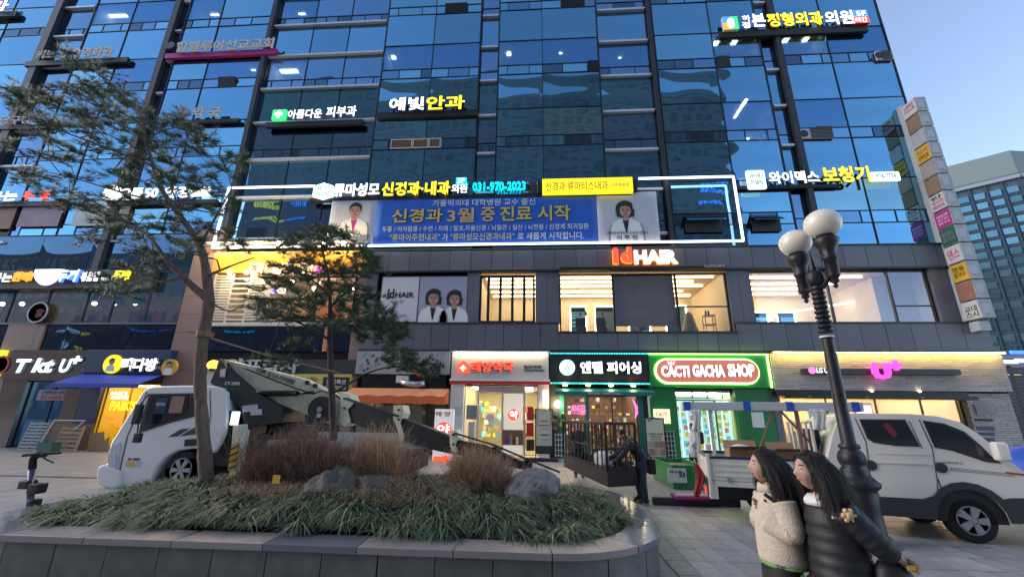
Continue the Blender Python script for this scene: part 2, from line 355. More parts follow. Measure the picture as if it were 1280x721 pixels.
# white framed small windows
wf = at(488, 182, D-.15); we = at(551, 182, D-.15)
q = [wf[0], wf[0]+(we[0]-wf[0])*.44, wf[0]+(we[0]-wf[0])*.76, we[0]]
for u, v in zip(q, q[1:]):
    f = K('white_window_frame', MB().box(u+.02, v-.02, D-.2, D-.12, 17.12, 17.18).box(u+.02, v-.02, D-.2, D-.12, 17.72, 17.78).box(u+.02, u+.07, D-.2, D-.12, 17.18, 17.72).box(v-.07, v-.02, D-.2, D-.12, 17.18, 17.72), 'whitebar', bld)
    for s in range(5): K('louvre_slat', MB().box(u+.07, v-.07, D-.18, D-.13, 17.2+s*.1, 17.26+s*.1), 'wood', f)
def ac_unit(px0, px1, yt, yb):
    a = prect(px0, px1, yt, yb, D-.2); f = Bx('air_vent', 'lightgrey', bld, a[0], a[1], D-.22, D-.1, a[2], a[3])
    n = 7
    for s in range(n):
        z = a[2]+(a[3]-a[2])*(s+.3)/n; K('louvre_slat', MB().box(a[0]+(a[1]-a[0])*.35, a[1]-.05, D-.25, D-.225, z, z+(a[3]-a[2])/n*.5), 'mullion', f)
    K('fan', MB().lathe([(.02, 0), ((a[3]-a[2])*.36, 0), ((a[3]-a[2])*.36, -.02), (.02, -.02)], (a[0]+(a[1]-a[0])*.17, D-.222, (a[2]+a[3])/2), 14, axis='y'), 'black', f)
ac_unit(997, 1042, 161, 173); ac_unit(1095, 1115, 64, 75); ac_unit(655, 672, 228, 241)
# frosted / awning vents within the third floor
for px0, px1, yt, yb in ((856, 904, 268, 276), (940, 976, 268, 275)):
    a = prect(px0, px1, yt, yb, D-.3); f = Bx('vent_sash', 'glass_blue', bld, a[0], a[1], -.02, .02, -.4, .4); f.matrix_parent_inverse = Matrix.Identity(4)
    f.parent = bld; f.location = (0, -.3, (a[2]+a[3])/2); f.rotation_euler.x = -.9
    Bx('vent_opening', 'black', bld, a[0], a[1], D-.19, D-.13, a[2]-.6, a[2]+.1)
# ---- stone band above second floor and below it
def band(x0, x1, z0, z1, w, y, name='stone_panel', mat='stone', th=.2, rows=1, back=True):
    n = max(1, round((x1-x0)/w)); w = (x1-x0)/n; me = None; h = (z1-z0)/rows
    for r in range(rows):
        for i in range(n):
            if me is None: o = K(name, MB().box(-w/2+.012, w/2-.012, 0, th, .012, h-.012), mat, bld); me = o.data
            else: o = bpy.data.objects.new(name, me); link(o, bld)
            o.location = (x0+w*(i+.5), y+random.uniform(-.004, .004), z0+r*h)
    if back: Bx('panel_backing', 'mullion', bld, x0, x1, y+.03, y+th+.1, z0, z1)
band(-9.35, 21.15, 9.32, 10.5, 1.14, D-.3); Bx('ledge', 'stone_dark', bld, -9.35, 21.17, D-.36, D+.3, 10.5, 10.56)
Bx('ledge', 'mullion', bld, -9.35, 21.17, D-.34, D-.02, 9.22, 9.315)
band(-9.3, .95, 5.05, 6.38, .94, D-.42); band(.95, 9.65, 5.05, 5.9, .94, D-.42); band(9.65, 21.2, 5.05, 6.38, 1.14, D-.42)
Bx('ledge', 'stone_dark', bld, -9.3, .9, D-.46, D+.2, 6.38, 6.46); Bx('ledge', 'stone_dark', bld, 9.7, 21.2, D-.46, D+.2, 6.38, 6.46); Bx('ledge', 'stone_dark', bld, .9, 9.7, D-.46, D+.2, 5.9, 5.98)
Bx('soffit', 'stone_dark', bld, -9.3, 21.2, D-.44, D+.3, 4.98, 5.045)
for x0, x1 in ((-9.35, -8.8), (-3.85, -3.2), (-.22, 1.02), (9.62, 10.72), (19.45, 21.1)):
    Bx('pier_panel', 'stone', bld, x0, x1, D-.22, D+.1, 6.46 if x0 not in (9.62,) else 6.0, 9.22)
    if x1-x0 > 1: Bx('panel_joint', 'mullion', bld, (x0+x1)/2-.006, (x0+x1)/2+.006, D-.224, D-.215, 6.5, 9.2)
# ---- interiors of the hair salon floor
def room(x0, x1, z0, z1, y0, y1, wall='roomcream', ceil='ceilwood', floor='palewood', par=None):
    r = K('room', MB().box(x0, x1, y1, y1+.05, z0, z1, 0).box(x0-.05, x0, y0, y1, z0, z1, 0).box(x1, x1+.05, y0, y1, z0, z1, 0).box(x0, x1, y0, y1, z1, z1+.05, 1).box(x0, x1, y0, y1, z0-.05, z0, 2), [wall, ceil, floor], par or bld)
    return r
salon = room(-3.25, 9.7, 5.98, 9.3, D+.12, 27, 'roomcream')
for k, y in enumerate((22.5, 23.3, 24.1, 25.2, 26.2)):
    K('light_strip', MB().box(-3, 9.4-(k % 2)*.8, y-.035, y+.035, 9.2, 9.26), 'led_warm', salon)
for k, (x, w) in enumerate(((1.9, .9), (3.4, 1.1), (5.4, 1.2), (7.6, 1.2))):
    m = Bx('salon_mirror', 'glass_blue', salon, x, x+w, 25.6, 25.65, 6.7, 8.4)
    K('mirror_light', MB().box(x-.06, x, 25.55, 25.6, 6.4, 8.45).box(x+w, x+w+.06, 25.55, 25.6, 6.4, 8.45).box(x, x+w, 25.55, 25.6, 8.4, 8.45), 'led_warm', m)
for k, x in enumerate((2.0, 3.1, 7.9)):
    c = K('salon_chair', MB().box(x, x+.55, 22.9, 23.4, 6.35, 6.55).box(x, x+.55, 23.35, 23.45, 6.5, 7.2).box(x+.22, x+.32, 23.1, 23.2, 5.98, 6.35), 'black', salon, bevel=.03)
K('gown', MB().lathe([(.42, 0), (.35, .5), (.2, 1.15), (.1, 1.3)], (7.9, 22.6, 6.0), 14), 'grey', salon, True)
K('trolley', MB().box(8.7, 9.25, 22.5, 22.9, 6.6, 6.65).box(8.7, 9.25, 22.5, 22.9, 7.1, 7.15).box(8.7, 8.74, 22.5, 22.54, 6, 7.15).box(9.21, 9.25, 22.5, 22.54, 6, 7.15).box(9.21, 9.25, 22.86, 22.9, 6, 7.15).box(8.7, 8.74, 22.86, 22.9, 6, 7.15), 'steel', salon)
for x in (2.2, 2.5, 3.4, 8.85, 9.0): K('bottle', MB().lathe([(.05, 0), (.05, .2), (.02, .25), (.02, .3)], (x, 22.7, 7.15), 8), 'black', salon)
salon2 = room(10.75, 19.9, 6.45, 9.3, D+.12, 27, 'roomcream')
for k, y in enumerate((22.7, 23.9, 24.9, 26.0)):
    K('light_strip', MB().box(10.9, 17.2-k*.5, y-.035, y+.035, 9.2, 9.26), 'led_warm', salon2)
K('light_strip', MB().path([(15.6, 26.7, 8.3), (19.5, 23.2, 8.4)], .04, 6), 'led_warm', salon2)
for x in (11.4, 13.0, 14.6):
    m = Bx('salon_mirror', 'glass_blue', salon2, x, x+1.0, 26.5, 26.55, 6.8, 8.2)
    K('mirror_light', MB().box(x-.07, x, 26.45, 26.5, 6.5, 8.3).box(x+1, x+1.07, 26.45, 26.5, 6.5, 8.3).box(x, x+1, 26.45, 26.5, 8.2, 8.28), 'led_warm', m)
K('wall_block', MB().box(17.9, 19.9, 23.0, 26.9, 6.45, 9.29), 'roomcream', salon2)
def window(x0, x1, z0, z1, mull, y=D-.02, glass='clear', mat='mullion', w=.045, hs=()):
    f = MB().box(x0, x1, y-.05, y+.08, z0, z0+w*1.6).box(x0, x1, y-.05, y+.08, z1-w*1.6, z1).box(x0, x0+w*1.6, y-.05, y+.08, z0+w*1.6, z1-w*1.6).box(x1-w*1.6, x1, y-.05, y+.08, z0+w*1.6, z1-w*1.6)
    for c in mull: f.box(c-w, c+w, y-.05, y+.08, z0+w*1.6, z1-w*1.6)
    for (a, b, z) in hs: f.box(a, b, y-.04, y+.07, z-w*.6, z+w*.6)
    o = K('window_frame', f, mat, bld)
    xs = [x0+.03]+list(mull)+[x1-.03]
    for a, b in zip(xs, xs[1:]): K('window_pane', MB().box(a, b, y, y+.012, z0+.03, z1-.03), glass, o)
    return o
window(-3.2, -.25, 6.5, 9.1, [-2.72, -2.08, -1.44, -.82], w=.07); window(1.03, 9.6, 6.0, 9.15, [3.83, 7.05], hs=[(7.05, 9.6, 7.35)])
window(10.75, 19.42, 6.47, 9.2, [14.6, 17.55], hs=[(17.55, 19.42, 7.35)])
a = prect(765, 843, 346, 412, D)
M('shade', (.33, .24, .25), .8, noise=.04, ns=3); Bx('roller_blind', 'shade', bld, 3.9, 6.98, D+.1, D+.12, 6.35, 9.1)
# ---- left part: second / third floor
window(-18.0, -10.0, 6.55, 9.15, [-15.05, -12.2], w=.05); win2 = room(-18.0, -10.0, 6.5, 9.3, D+.12, 25, 'roomwall', 'ceilwood')
for x, y in ((-14.5, 22.6), (-13.4, 23.4), (-12.1, 22.5), (-11, 23.5), (-16, 23)): K('ceiling_lamp', MB().ball((x, y, 9.0), .13, 10, 6), 'lamp_room', win2)
for x in (-13.8, -11.9): K('wall_poster', MB().box(x, x+1.5, 24.9, 24.95, 7.2, 8.4), 'led_orange' if False else 'orangetop', win2)
left2 = room(-46, -19.9, 6.5, 9.45, D+.15, 26, 'roomwall', 'roomwall')
for x in range(-44, -20, 2): K('ceiling_lamp', MB().ball((x+.7*(x % 3), 22.9+.5*(x % 2), 8.0), .12, 10, 6), 'lamp_room', left2)
for i, x in enumerate((-43, -38.5, -34.2, -30.8, -27.2, -26, -24, -21.5)): K('wall_poster', MB().box(x, x+1.1, 25.8, 25.85, 7.0, 8.3), ('orangetop', 'brownpaper', 'orange')[i % 3], left2)
for i, x in enumerate((-29.7, -27.4, -26.5, -25.6, -23.4, -22.9, -21.2, -20.5)):
    K('diner', MB().ball((x, 22.9, 7.12), .17, 10, 8).lathe([(.34, -.9), (.36, -.5), (.26, -.22), (.08, -.16)], (x, 22.9, 7.12), 10), 'print_black', left2, True)
M('frost', (.42, .36, .28), .7); 
window(-46, -19.75, 6.5, 9.5, [-41, -37.5, -34.9, -32.6, -30.1, -27.9, -25.5, -23.9, -21.8], y=D-.05, w=.035, glass='clear_mid')
for a0, b0, z in ((-34, -30.2, 8.1), (-27.9, -25.6, 8.55), (-25.5, -24, 7.9), (-21.75, -19.8, 8.05)): Bx('frosted_film', 'frost', bld, a0+.1, b0-.05, D+.02, D+.03, z, 9.45)
for a0, b0 in ((-24.2, -23.3), (-22.9, -22.1)): Bx('paper_notice', 'lightgrey', bld, a0, b0, D+.02, D+.03, 7.6, 8.8)
band(-46, -19.75, 4.98, 6.45, 3.1, D, 'glass_panel', 'glass_black', .08)
Bx('pier_panel', 'pink_granite', bld, -29.7, -27.9, D-.12, D+.3, 4.98, 6.46); Bx('pier_panel', 'pink_granite', bld, -27.88, -27.5, D-.12, D+.3, 4.98, 6.46)
Bx('sill', 'stone', bld, -46, -19.75, D-.12, D+.1, 6.44, 6.52)
band(-46, -19.75, 9.55, 11.86, 3.1, D+.02, 'glass_panel', 'glass_dark', .08)
# third-floor left fittings
def flat(px0, px1, yt, yb, mat, name, y=D-.16, sk=0): a = prect(px0, px1, yt, yb, y); return Bx(name, mat, bld, a[0], a[1], y, y+.03, a[2], a[3])
M('pinkpaper', (.42, .33, .40), .7, noise=.12, ns=1.5); M('palepaper', (.62, .70, .66), .6, noise=.12, ns=2)
flat(25, 76, 255, 283, 'pinkpaper', 'window_poster'); flat(93, 143, 252, 282, 'palepaper', 'window_poster'); flat(148, 160, 255, 282, 'pinkpaper', 'wall_panel'); flat(-10, 17, 257, 286, 'brownpaper', 'window_poster')
# restaurant louvre screen
lx0, lx1 = -18.05, -14.95
ls = K('louvre_screen', MB().box(lx0, lx0+.08, D-.3, D-.22, 6.5, 9.25).box(-17.0, -16.92, D-.3, D-.22, 6.5, 9.25).box(-15.95, -15.87, D-.3, D-.22, 6.5, 9.25).box(lx1, lx1+.25, D-.3, D-.22, 6.5, 9.25), 'offwhite', bld)
for k in range(17):
    for a0, b0 in ((lx0+.08, -17.0), (-15.87, lx1)): K('louvre_slat', MB().box(a0, b0, D-.29, D-.24, 6.6+k*.155, 6.69+k*.155), 'offwhite', ls)
for k in range(9): K('louvre_slat', MB().box(-16.92, -15.95, D-.29, D-.24, 6.6+k*.29, 6.7+k*.29), 'offwhite', ls)
Bx('sill', 'offwhite', bld, -18.1, -9.4, D-.34, D-.1, 6.3, 6.5)
band(-18.1, -9.95, 4.98, 6.28, 4.1, D-.1, 'glass_panel', 'glass_black', .08)
Bx('orange_post', 'orangetop', bld, -11.35, -11.13, D-.2, D-.11, 4.98, 6.25)
for (x0, x1) in ((-19.7, -18.15), (-9.9, -9.36)):
    for k in range(12 if x0 < -15 else 9): Bx('granite_block', 'pink_granite', bld, x0, x1, D-.18, D+.35, .0+k*1.0, k*1.0+.985)
def lamp_light(x, y, z, e, col=(1, .72, .34), r=.08):
    l = bpy.data.lights.new('lamp_light', 'POINT'); l.energy = e; l.color = col; l.shadow_soft_size = r; o = bpy.data.objects.new('lamp_light', l); SC.objects.link(o); o.location = (x, y, z); return o
# canopy of gold panels with row of downlights
Bx('canopy', 'goldpanel', bld, -18.12, -9.4, D-.55, D-.2, 9.28, 10.45, bevel=.02)
for k in range(5): Bx('panel_seam', 'brownpaper', bld, -18+k*2.15, -17.985+k*2.15, D-.556, D-.545, 9.3, 10.43)
Bx('ledge', 'grey', bld, -19.7, -9.36, D-.75, D-.15, 10.9, 11.0)
for px in (270, 297, 323, 349, 405, 430):
    x, z = at(px, 311, D-.6); K('downlight', MB().lathe([(.1, 0), (.12, .1)], (x, D-.75, 10.78), 10), 'lamp_spot', bld); lamp_light(x, D-1.0, 10.75, 28)
for px, py in ((285, 354), (306, 354), (379, 355), (346, 354)):
    x, z = at(px, py, D-.65); K('spot_lamp', MB().ball((x, D-.7, 9.2), .11, 10, 6), 'lamp_spot', bld); lamp_light(x, D-.9, 9.1, 14)
# ---- opposite buildings (behind the viewer; they show as reflections in the glass)
M('opp_win', (.075, .08, .095), .5); M('opp_wall', (.12, .125, .14), .8, noise=.1, ns=.1)
for nm, x0, x1, zt, y0, lab in (('office_tower', -74, 45, 84, -45, 'tall grey office slab with square windows reflected in the blue glass'), ('low_block', -170, -82, 40, -48, 'low dark block reflected at the lower end of the glass')):
    ob = thing(nm, lab, 'building', (x0, y0, 0)); Bx('wall', 'opp_wall', ob, x0, x1, y0-18, y0, 0, zt)
    w = MB()
    for k in range(int(zt/3.6)-1):
        for i in range(int((x1-x0)/3.2)): xx = x0+.9+i*3.2; zz = 2.4+k*3.6; w.box(xx, xx+(1.8 if (i+k) % 5 else 2.4), y0, y0+.06, zz, zz+1.5)
    o = K('window', w, 'opp_win', ob); o['kind'] = 'stuff'

# lit shop signs on the opposite side, seen only as reflections in the dark lower glass
EM('opp_blue', (.1, .3, 1), 1.2); EM('opp_yellow', (1, .85, .1), .9)
def opp_sign(label, text, px0, px1, py, h, mat, bold=.03):
    x0, z0 = at(px0, py, 88.2); x1, z1 = at(px1, py, 88.2); t = thing('opposite_sign', label, 'sign', ((x0+x1)/2, -44.9, z0-h/2), world=False, rz=math.pi)
    letters(t, text, -(x1-x0)/2, (x1-x0)/2, 0, h, 0, mat, depth=.1, bold=bold, split=False, name='lettering')
opp_sign('blue lit sign lettering mirrored in the dark glass under the restaurant windows', '스카이 노래연습장', 158, 215, 412, 1.3, 'opp_blue')
opp_sign('white lit sign lettering mirrored in the dark glass by the grey window pier', '본병원치과', 68, 92, 418, 1.9, 'led_cool'); opp_sign('yellow lit sign lettering mirrored beside the white one in the dark glass', '의원', 94, 112, 422, 1.9, 'led_yellow')
opp_sign('cyan lit phone number mirrored in the dark glass behind the small pine', '031-905-4381', 275, 315, 416, 1.3, 'led_cyan'); opp_sign('blue lit lettering mirrored inside the right end of the white light frame', '유플러스병원', 876, 911, 246, 2.0, 'opp_blue')
opp_sign('yellow lit lettering mirrored inside the left end of the white light frame', '신경외과통증의학', 318, 352, 263, 1.8, 'opp_yellow'); opp_sign('blue lit lettering mirrored beside the yellow one in the light frame', '일산모아', 354, 380, 262, 1.8, 'opp_blue')
# ================= SIGNS on the facade
SG = 'illuminated shop signs on the building'
def sthing(name, label, px, py, cat='sign', y=D): x, z = at(px, py, y); return thing(name, label, cat, (x, y, z))
def backing(s, px0, px1, yt, yb, y=D-.3, d=.22, mat='black', name='ledge'): a = prect(px0, px1, yt, yb, y); return Bx(name, mat, s, a[0], a[1], y, y+d, a[2], a[3], bevel=.01)
SY = D-.42
# upper floors
s = sthing('clinic_sign', 'white lit letters on a black rail at the top left corner of the facade', 5, 15)
backing(s, -60, 19, 16, 22); pletters(s, '치과', -40, 12, 3, 16, SY, 'led_white')
s = sthing('cinema_sign', 'unlit pale letters with DVD on a dark rail above the big pine crown', 95, 72)
backing(s, 32, 158, 74, 80); pletters(s, '키노', 47, 70, 64, 74, SY, 'offwhite', bold=.03); pletters(s, 'DVD', 78, 101, 62, 74, SY, 'offwhite', bold=.05, shear=.2); pletters(s, '영화관', 104, 142, 60, 72, SY, 'offwhite', bold=.04)
s = sthing('church_sign', 'unlit white letters on a magenta rail', 280, 60)
backing(s, 207, 345, 64, 70, mat='magenta'); pletters(s, '할렐루야선교교회', 222, 342, 51, 64, SY, 'offwhite', bold=.04); a = at(214, 58, SY); K('emblem', MB().lathe([(.3, 0), (.3, .08)], (a[0], SY-.08, a[1]), 16, axis='y'), 'navy', s)
s = sthing('pharmacy_letters_sign', 'short unlit two letter sign on a dark rail beside the pine crown', 260, 142)
backing(s, 226, 298, 149, 153); pletters(s, '약', 242, 256, 135, 148, SY, 'offwhite', bold=.04); pletters(s, '국', 261, 276, 135, 148, SY, 'offwhite', bold=.04)
a = at(233, 141, SY); K('emblem', MB().lathe([(.27, 0), (.27, .1)], (a[0], SY-.1, a[1]), 16, axis='y'), 'grey', s)
s = sthing('small_sign', 'small unlit letter sign half hidden behind the pine crown at the facade\'s edge', 12, 150)
backing(s, -8, 58, 156, 161); pletters(s, '당구장', 2, 40, 146, 156, SY, 'offwhite')
s = sthing('skin_clinic_sign', 'white letters with a green cross box on a black rail', 392, 143)
backing(s, 332, 453, 151, 157); a = prect(340, 357, 137, 149, SY-.1); cb = Bx('cross_box', 'led_green', s, a[0], a[1], SY-.1, SY+.1, a[2], a[3], bevel=.02)
mx, mz = (a[0]+a[1])/2, (a[2]+a[3])/2; K('cross', MB().box(mx-.24, mx+.24, SY-.14, SY-.105, mz-.08, mz+.08).box(mx-.08, mx+.08, SY-.141, SY-.106, mz+.08, mz+.24).box(mx-.08, mx+.08, SY-.141, SY-.106, mz-.24, mz-.08), 'led_white', cb)
pletters(s, '아름다운', 361, 403, 138, 149, SY, 'led_white', bold=.02); pletters(s, '피부과', 409, 446, 134, 147, SY, 'led_white', bold=.02)
s = sthing('eye_clinic_sign', 'white and yellow glowing letters on a black rail', 535, 130)
backing(s, 472, 597, 140, 146); pletters(s, '예빛', 487, 531, 123, 139, SY, 'led_white', bold=.04); pletters(s, '안과', 533, 581, 121, 138, SY, 'led_yellow', bold=.04, side='yellow')
s = sthing('orthopaedic_sign', 'yellow and white letter sign with a four colour logo near the facade\'s top right', 990, 28)
backing(s, 899, 1086, 35, 43, y=D-.35)
a = prect(904, 923, 21, 37, SY-.12); xm = (a[0]+a[1])/2; zm = (a[2]+a[3])/2
lg = K('logo_box', MB().box(a[0], a[1], SY-.1, SY+.1, a[2], a[3]), 'white', s)
for q, (u0, u1, v0, v1, mt) in enumerate(((a[0], xm, zm, a[3], 'led_blue'), (xm, a[1], zm, a[3], 'led_green'), (a[0], xm, a[2], zm, 'led_orange'), (xm, a[1], a[2], zm, 'led_green'))): Bx('logo_square', mt, lg, u0+.01, u1-.01, SY-.13, SY-.1, v0+.01, v1-.01)
K('logo_mark', MB().lathe([(.2, 0), (.2, .02)], (xm, SY-.16, zm+.12), 14, axis='y').lathe([(.2, 0), (.2, .02)], (xm, SY-.16, zm-.2), 14, axis='y'), 'led_white', lg)
pletters(s, '하', 927, 937, 21, 28, SY, 'led_white'); pletters(s, '정', 927, 937, 29, 37, SY, 'led_white')
pletters(s, '본', 939, 956, 19, 35, SY, 'led_white', bold=.04); pletters(s, '정형외과', 958, 1028, 17, 34, SY, 'led_yellow', bold=.05, side='yellow'); pletters(s, '의원', 1030, 1066, 15, 32, SY, 'led_white', bold=.04)
a = prect(1067, 1085, 13, 29, SY-.1); tb = Bx('hours_box', 'red', s, a[0], a[1], SY-.1, SY+.1, a[2], a[3]); Bx('hours_panel', 'led_blue', tb, a[0], a[1], SY-.12, SY-.1, (a[2]+a[3])/2, a[3]); Bx('hours_panel', 'led_red', tb, a[0], a[1], SY-.12, SY-.1, a[2], (a[2]+a[3])/2)
pletters(s, '5F', 1070, 1082, 14.5, 20.5, SY-.13, 'led_white', depth=.02, split=False, name='print'); pletters(s, '야간', 1069, 1084, 22, 28.5, SY-.13, 'led_white', depth=.02, split=False, name='print')
s = sthing('hearing_aid_sign', 'white and yellow letter sign between a rounded badge and a glowing phone number pill', 1028, 222)
a = prect(934, 958, 212, 236, SY-.1); bb = K('badge', MB().box(a[0], a[1], SY-.12, SY+.1, a[2], a[3]), 'box_white', s, bevel=.18)
pletters(s, '와이덱스', 937, 955, 217, 223, SY-.13, 'teal', depth=.01, split=False, name='print', bold=0); pletters(s, '컨설팅', 938, 954, 225, 231, SY-.13, 'teal', depth=.01, split=False, name='print', bold=0)
backing(s, 922, 1050, 231, 235, y=D-.28, d=.16); pletters(s, '와이덱스', 960, 1023, 215, 230, SY, 'led_white', bold=.04); pletters(s, '보청기', 1027, 1086, 209, 229, SY, 'led_yellow', bold=.05, side='yellow')
a = prect(1089, 1126, 214, 226, SY-.05); K('number_box', MB().box(a[0], a[1], SY-.06, SY+.1, a[2], a[3]), 'box_white', s, bevel=.1)
pletters(s, '974-7774', 1095, 1120, 217, 223, SY-.07, 'grey', depth=.01, split=False, name='print', bold=0)
# third floor clinic sign, frame and banner
s = sthing('internal_clinic_sign', 'long white, yellow and cyan letter sign with shield badge above the blue banner', 520, 238)
backing(s, 388, 790, 243.5, 248, y=D-.35)
a = prect(392, 416, 230, 248, SY-.05); bb = K('badge', MB().prism([(a[0], a[2]+.15), ((a[0]+a[1])/2, a[2]-.05), (a[1], a[2]+.15), (a[1], a[3]-.15), ((a[0]+a[1])/2, a[3]+.05), (a[0], a[3]-.15)], SY-.1, SY+.1), 'led_cool', s)
pletters(s, '류마', 396, 412, 232, 238, SY-.11, 'blue', depth=.01, split=False, name='print', bold=0.01); pletters(s, '성모', 396, 412, 239, 245, SY-.11, 'blue', depth=.01, split=False, name='print', bold=0.01)
pletters(s, '류마성모', 418, 475, 230, 246, SY, 'led_white', bold=.05); pletters(s, '신경과·내과', 478, 563, 228, 245, SY, 'led_yellow', bold=.05, side='yellow')
a = prect(570, 583, 222, 230, SY); Bx('floor_box', 'led_cyan', s, a[0], a[1], SY, SY+.1, a[2], a[3]); pletters(s, '3F', 572, 581, 223, 229, SY-.01, 'led_white', depth=.02, split=False, name='print')
pletters(s, '의원', 565, 584, 231, 242, SY, 'led_white', bold=.02); pletters(s, '031-970-2023', 591, 657, 228, 239, SY, 'led_cyan', bold=.03)
s = sthing('yellow_box_sign', 'glowing yellow box sign with thin brown lettering above the right part of the banner', 735, 232)
a = prect(678, 791, 223, 241, SY-.15); Bx('light_box', 'box_yellow', s, a[0], a[1], SY-.2, SY+.2, a[2], a[3], bevel=.02); Bx('end_bracket', 'black', s, a[0]-.25, a[0]-.003, SY-.1, SY+.15, a[2]+.1, a[3]-.1); Bx('end_bracket', 'black', s, a[1]+.003, a[1]+.25, SY-.1, SY+.15, a[2]+.1, a[3]-.1)
pletters(s, '신경과·류마티스내과', 682, 760, 227, 238, SY-.21, 'brownpaper', depth=.01, bold=.0, split=False, name='print'); pletters(s, '이주현원장', 764, 787, 228.5, 233.5, SY-.21, 'brownpaper', depth=.01, split=False, name='print', bold=0)
s = sthing('light_frame', 'huge thin rectangular outline of white light tubes around the third floor windows', 600, 312, cat='light frame')
fy = D-.55; X0, X1 = -18.35, 10.55; Z0, Z1 = 10.72, 14.5
bxa = at(392, 240, fy)[0]; bxb = at(792, 230, fy)[0]
for p, q in (((X0, Z0), (X1, Z0)), ((X0, Z0), (X0+.15, Z1)), ((X1, Z0), (X1, Z1)), ((X0+.15, Z1), (bxa, Z1)), ((bxb+.3, Z1), (X1, Z1))):
    K('light_tube', MB().path([(p[0], fy, p[1]), (q[0], fy, q[1])], .065, 8), 'led_tube' if 'led_tube' in MT else EM('led_tube', (.85, .9, 1), 3.2), s)
s = sthing('banner', 'wide blue fabric banner with yellow lettering and a doctor portrait at each end', 615, 280, cat='banner')
a = prect(411, 820, 246, 306, D-.3); bx0, bx1, bz0, bz1 = a[0]+.05, at(823, 275, D-.3)[0], at(620, 305, D-.3)[1], at(620, 244, D-.3)[1]; BY = D-.33
M('bannerblue', (.012, .11, .55), .6, noise=.06, ns=1.5, bump=.2, bs=1.5); M('bannerpale', (.52, .54, .60), .6, noise=.03, ns=2)
xs1, xs2 = at(469, 275, BY)[0], at(747, 275, BY)[0]
def cloth(x0, x1, z0, z1, mat, name, par):
    mb = MB(); nx = int((x1-x0)/.4)+1; nz = 6; P = []
    for j in range(nz+1):
        for i in range(nx+1):
            x = x0+(x1-x0)*i/nx; z = z0+(z1-z0)*j/nz; mb.v.append((x, BY+.004*math.sin(x*2.1+z*3)+.003*math.sin(x*.9-z*2), z))
    for j in range(nz):
        for i in range(nx): q = j*(nx+1)+i; mb.f.append((q, q+1, q+nx+2, q+nx+1)); mb.m.append(0)
    o = K(name, mb, mat, par, True); sd = o.modifiers.new('t', 'SOLIDIFY'); sd.thickness = .012; sd.offset = -1 if False else 1; return o
cloth(bx0, xs1, bz0, bz1, 'bannerpale', 'portrait_panel', s); cloth(xs1, xs2, bz0, bz1, 'bannerblue', 'text_panel', s); cloth(xs2, bx1, bz0, bz1, 'bannerpale', 'portrait_panel', s)
TY = BY-.03; M('gold', (.62, .50, .10), .6); M('palegold', (.65, .58, .30), .6); M('whiteprint', (.72, .74, .78), .6); M('peachprint', (.65, .42, .22), .6)
def pr_(par, t, px0, px1, yt, yb, mat, y=TY, bold=.02, **k): pletters(par, t, px0, px1, yt, yb, y, mat, depth=.006, split=False, name='print', bold=bold, **k)
pr_(s, '가톨릭의대 대학병원 교수 출신', 541, 669, 249, 257, 'whiteprint', bold=.01)
for o_, mt in ((0, 'print_black'), (-.01, 'gold')):
    dx = .8 if o_ == 0 else 0
    pr_(s, '신경과', 490+dx, 553+dx, 261+dx, 278+dx, mt, TY+o_, .03); pr_(s, '3월', 559+dx, 593+dx, 260+dx, 278+dx, mt if o_ == 0 else 'peachprint', TY+o_, .03); pr_(s, '중', 601+dx, 619+dx, 259+dx, 277+dx, mt if o_ == 0 else 'peachprint', TY+o_, .03); pr_(s, '진료 시작', 625+dx, 713+dx, 257+dx, 276+dx, mt, TY+o_, .03)
pr_(s, '두통 / 어지럼증 / 수면 / 치매 / 말초,자율신경 / 뇌혈관 / 실신 / 뇌전증 / 신경계 희귀질환', 478, 736, 281, 288.5, 'whiteprint', bold=.01)
pr_(s, '"류마이주현내과"', 487, 550, 292, 301, 'palegold'); pr_(s, '가', 553, 560, 292, 301, 'whiteprint'); pr_(s, '"류마성모신경과내과"', 563, 643, 291, 300, 'palegold'); pr_(s, '로 새롭게 시작합니다.', 647, 730, 290, 299, 'whiteprint')
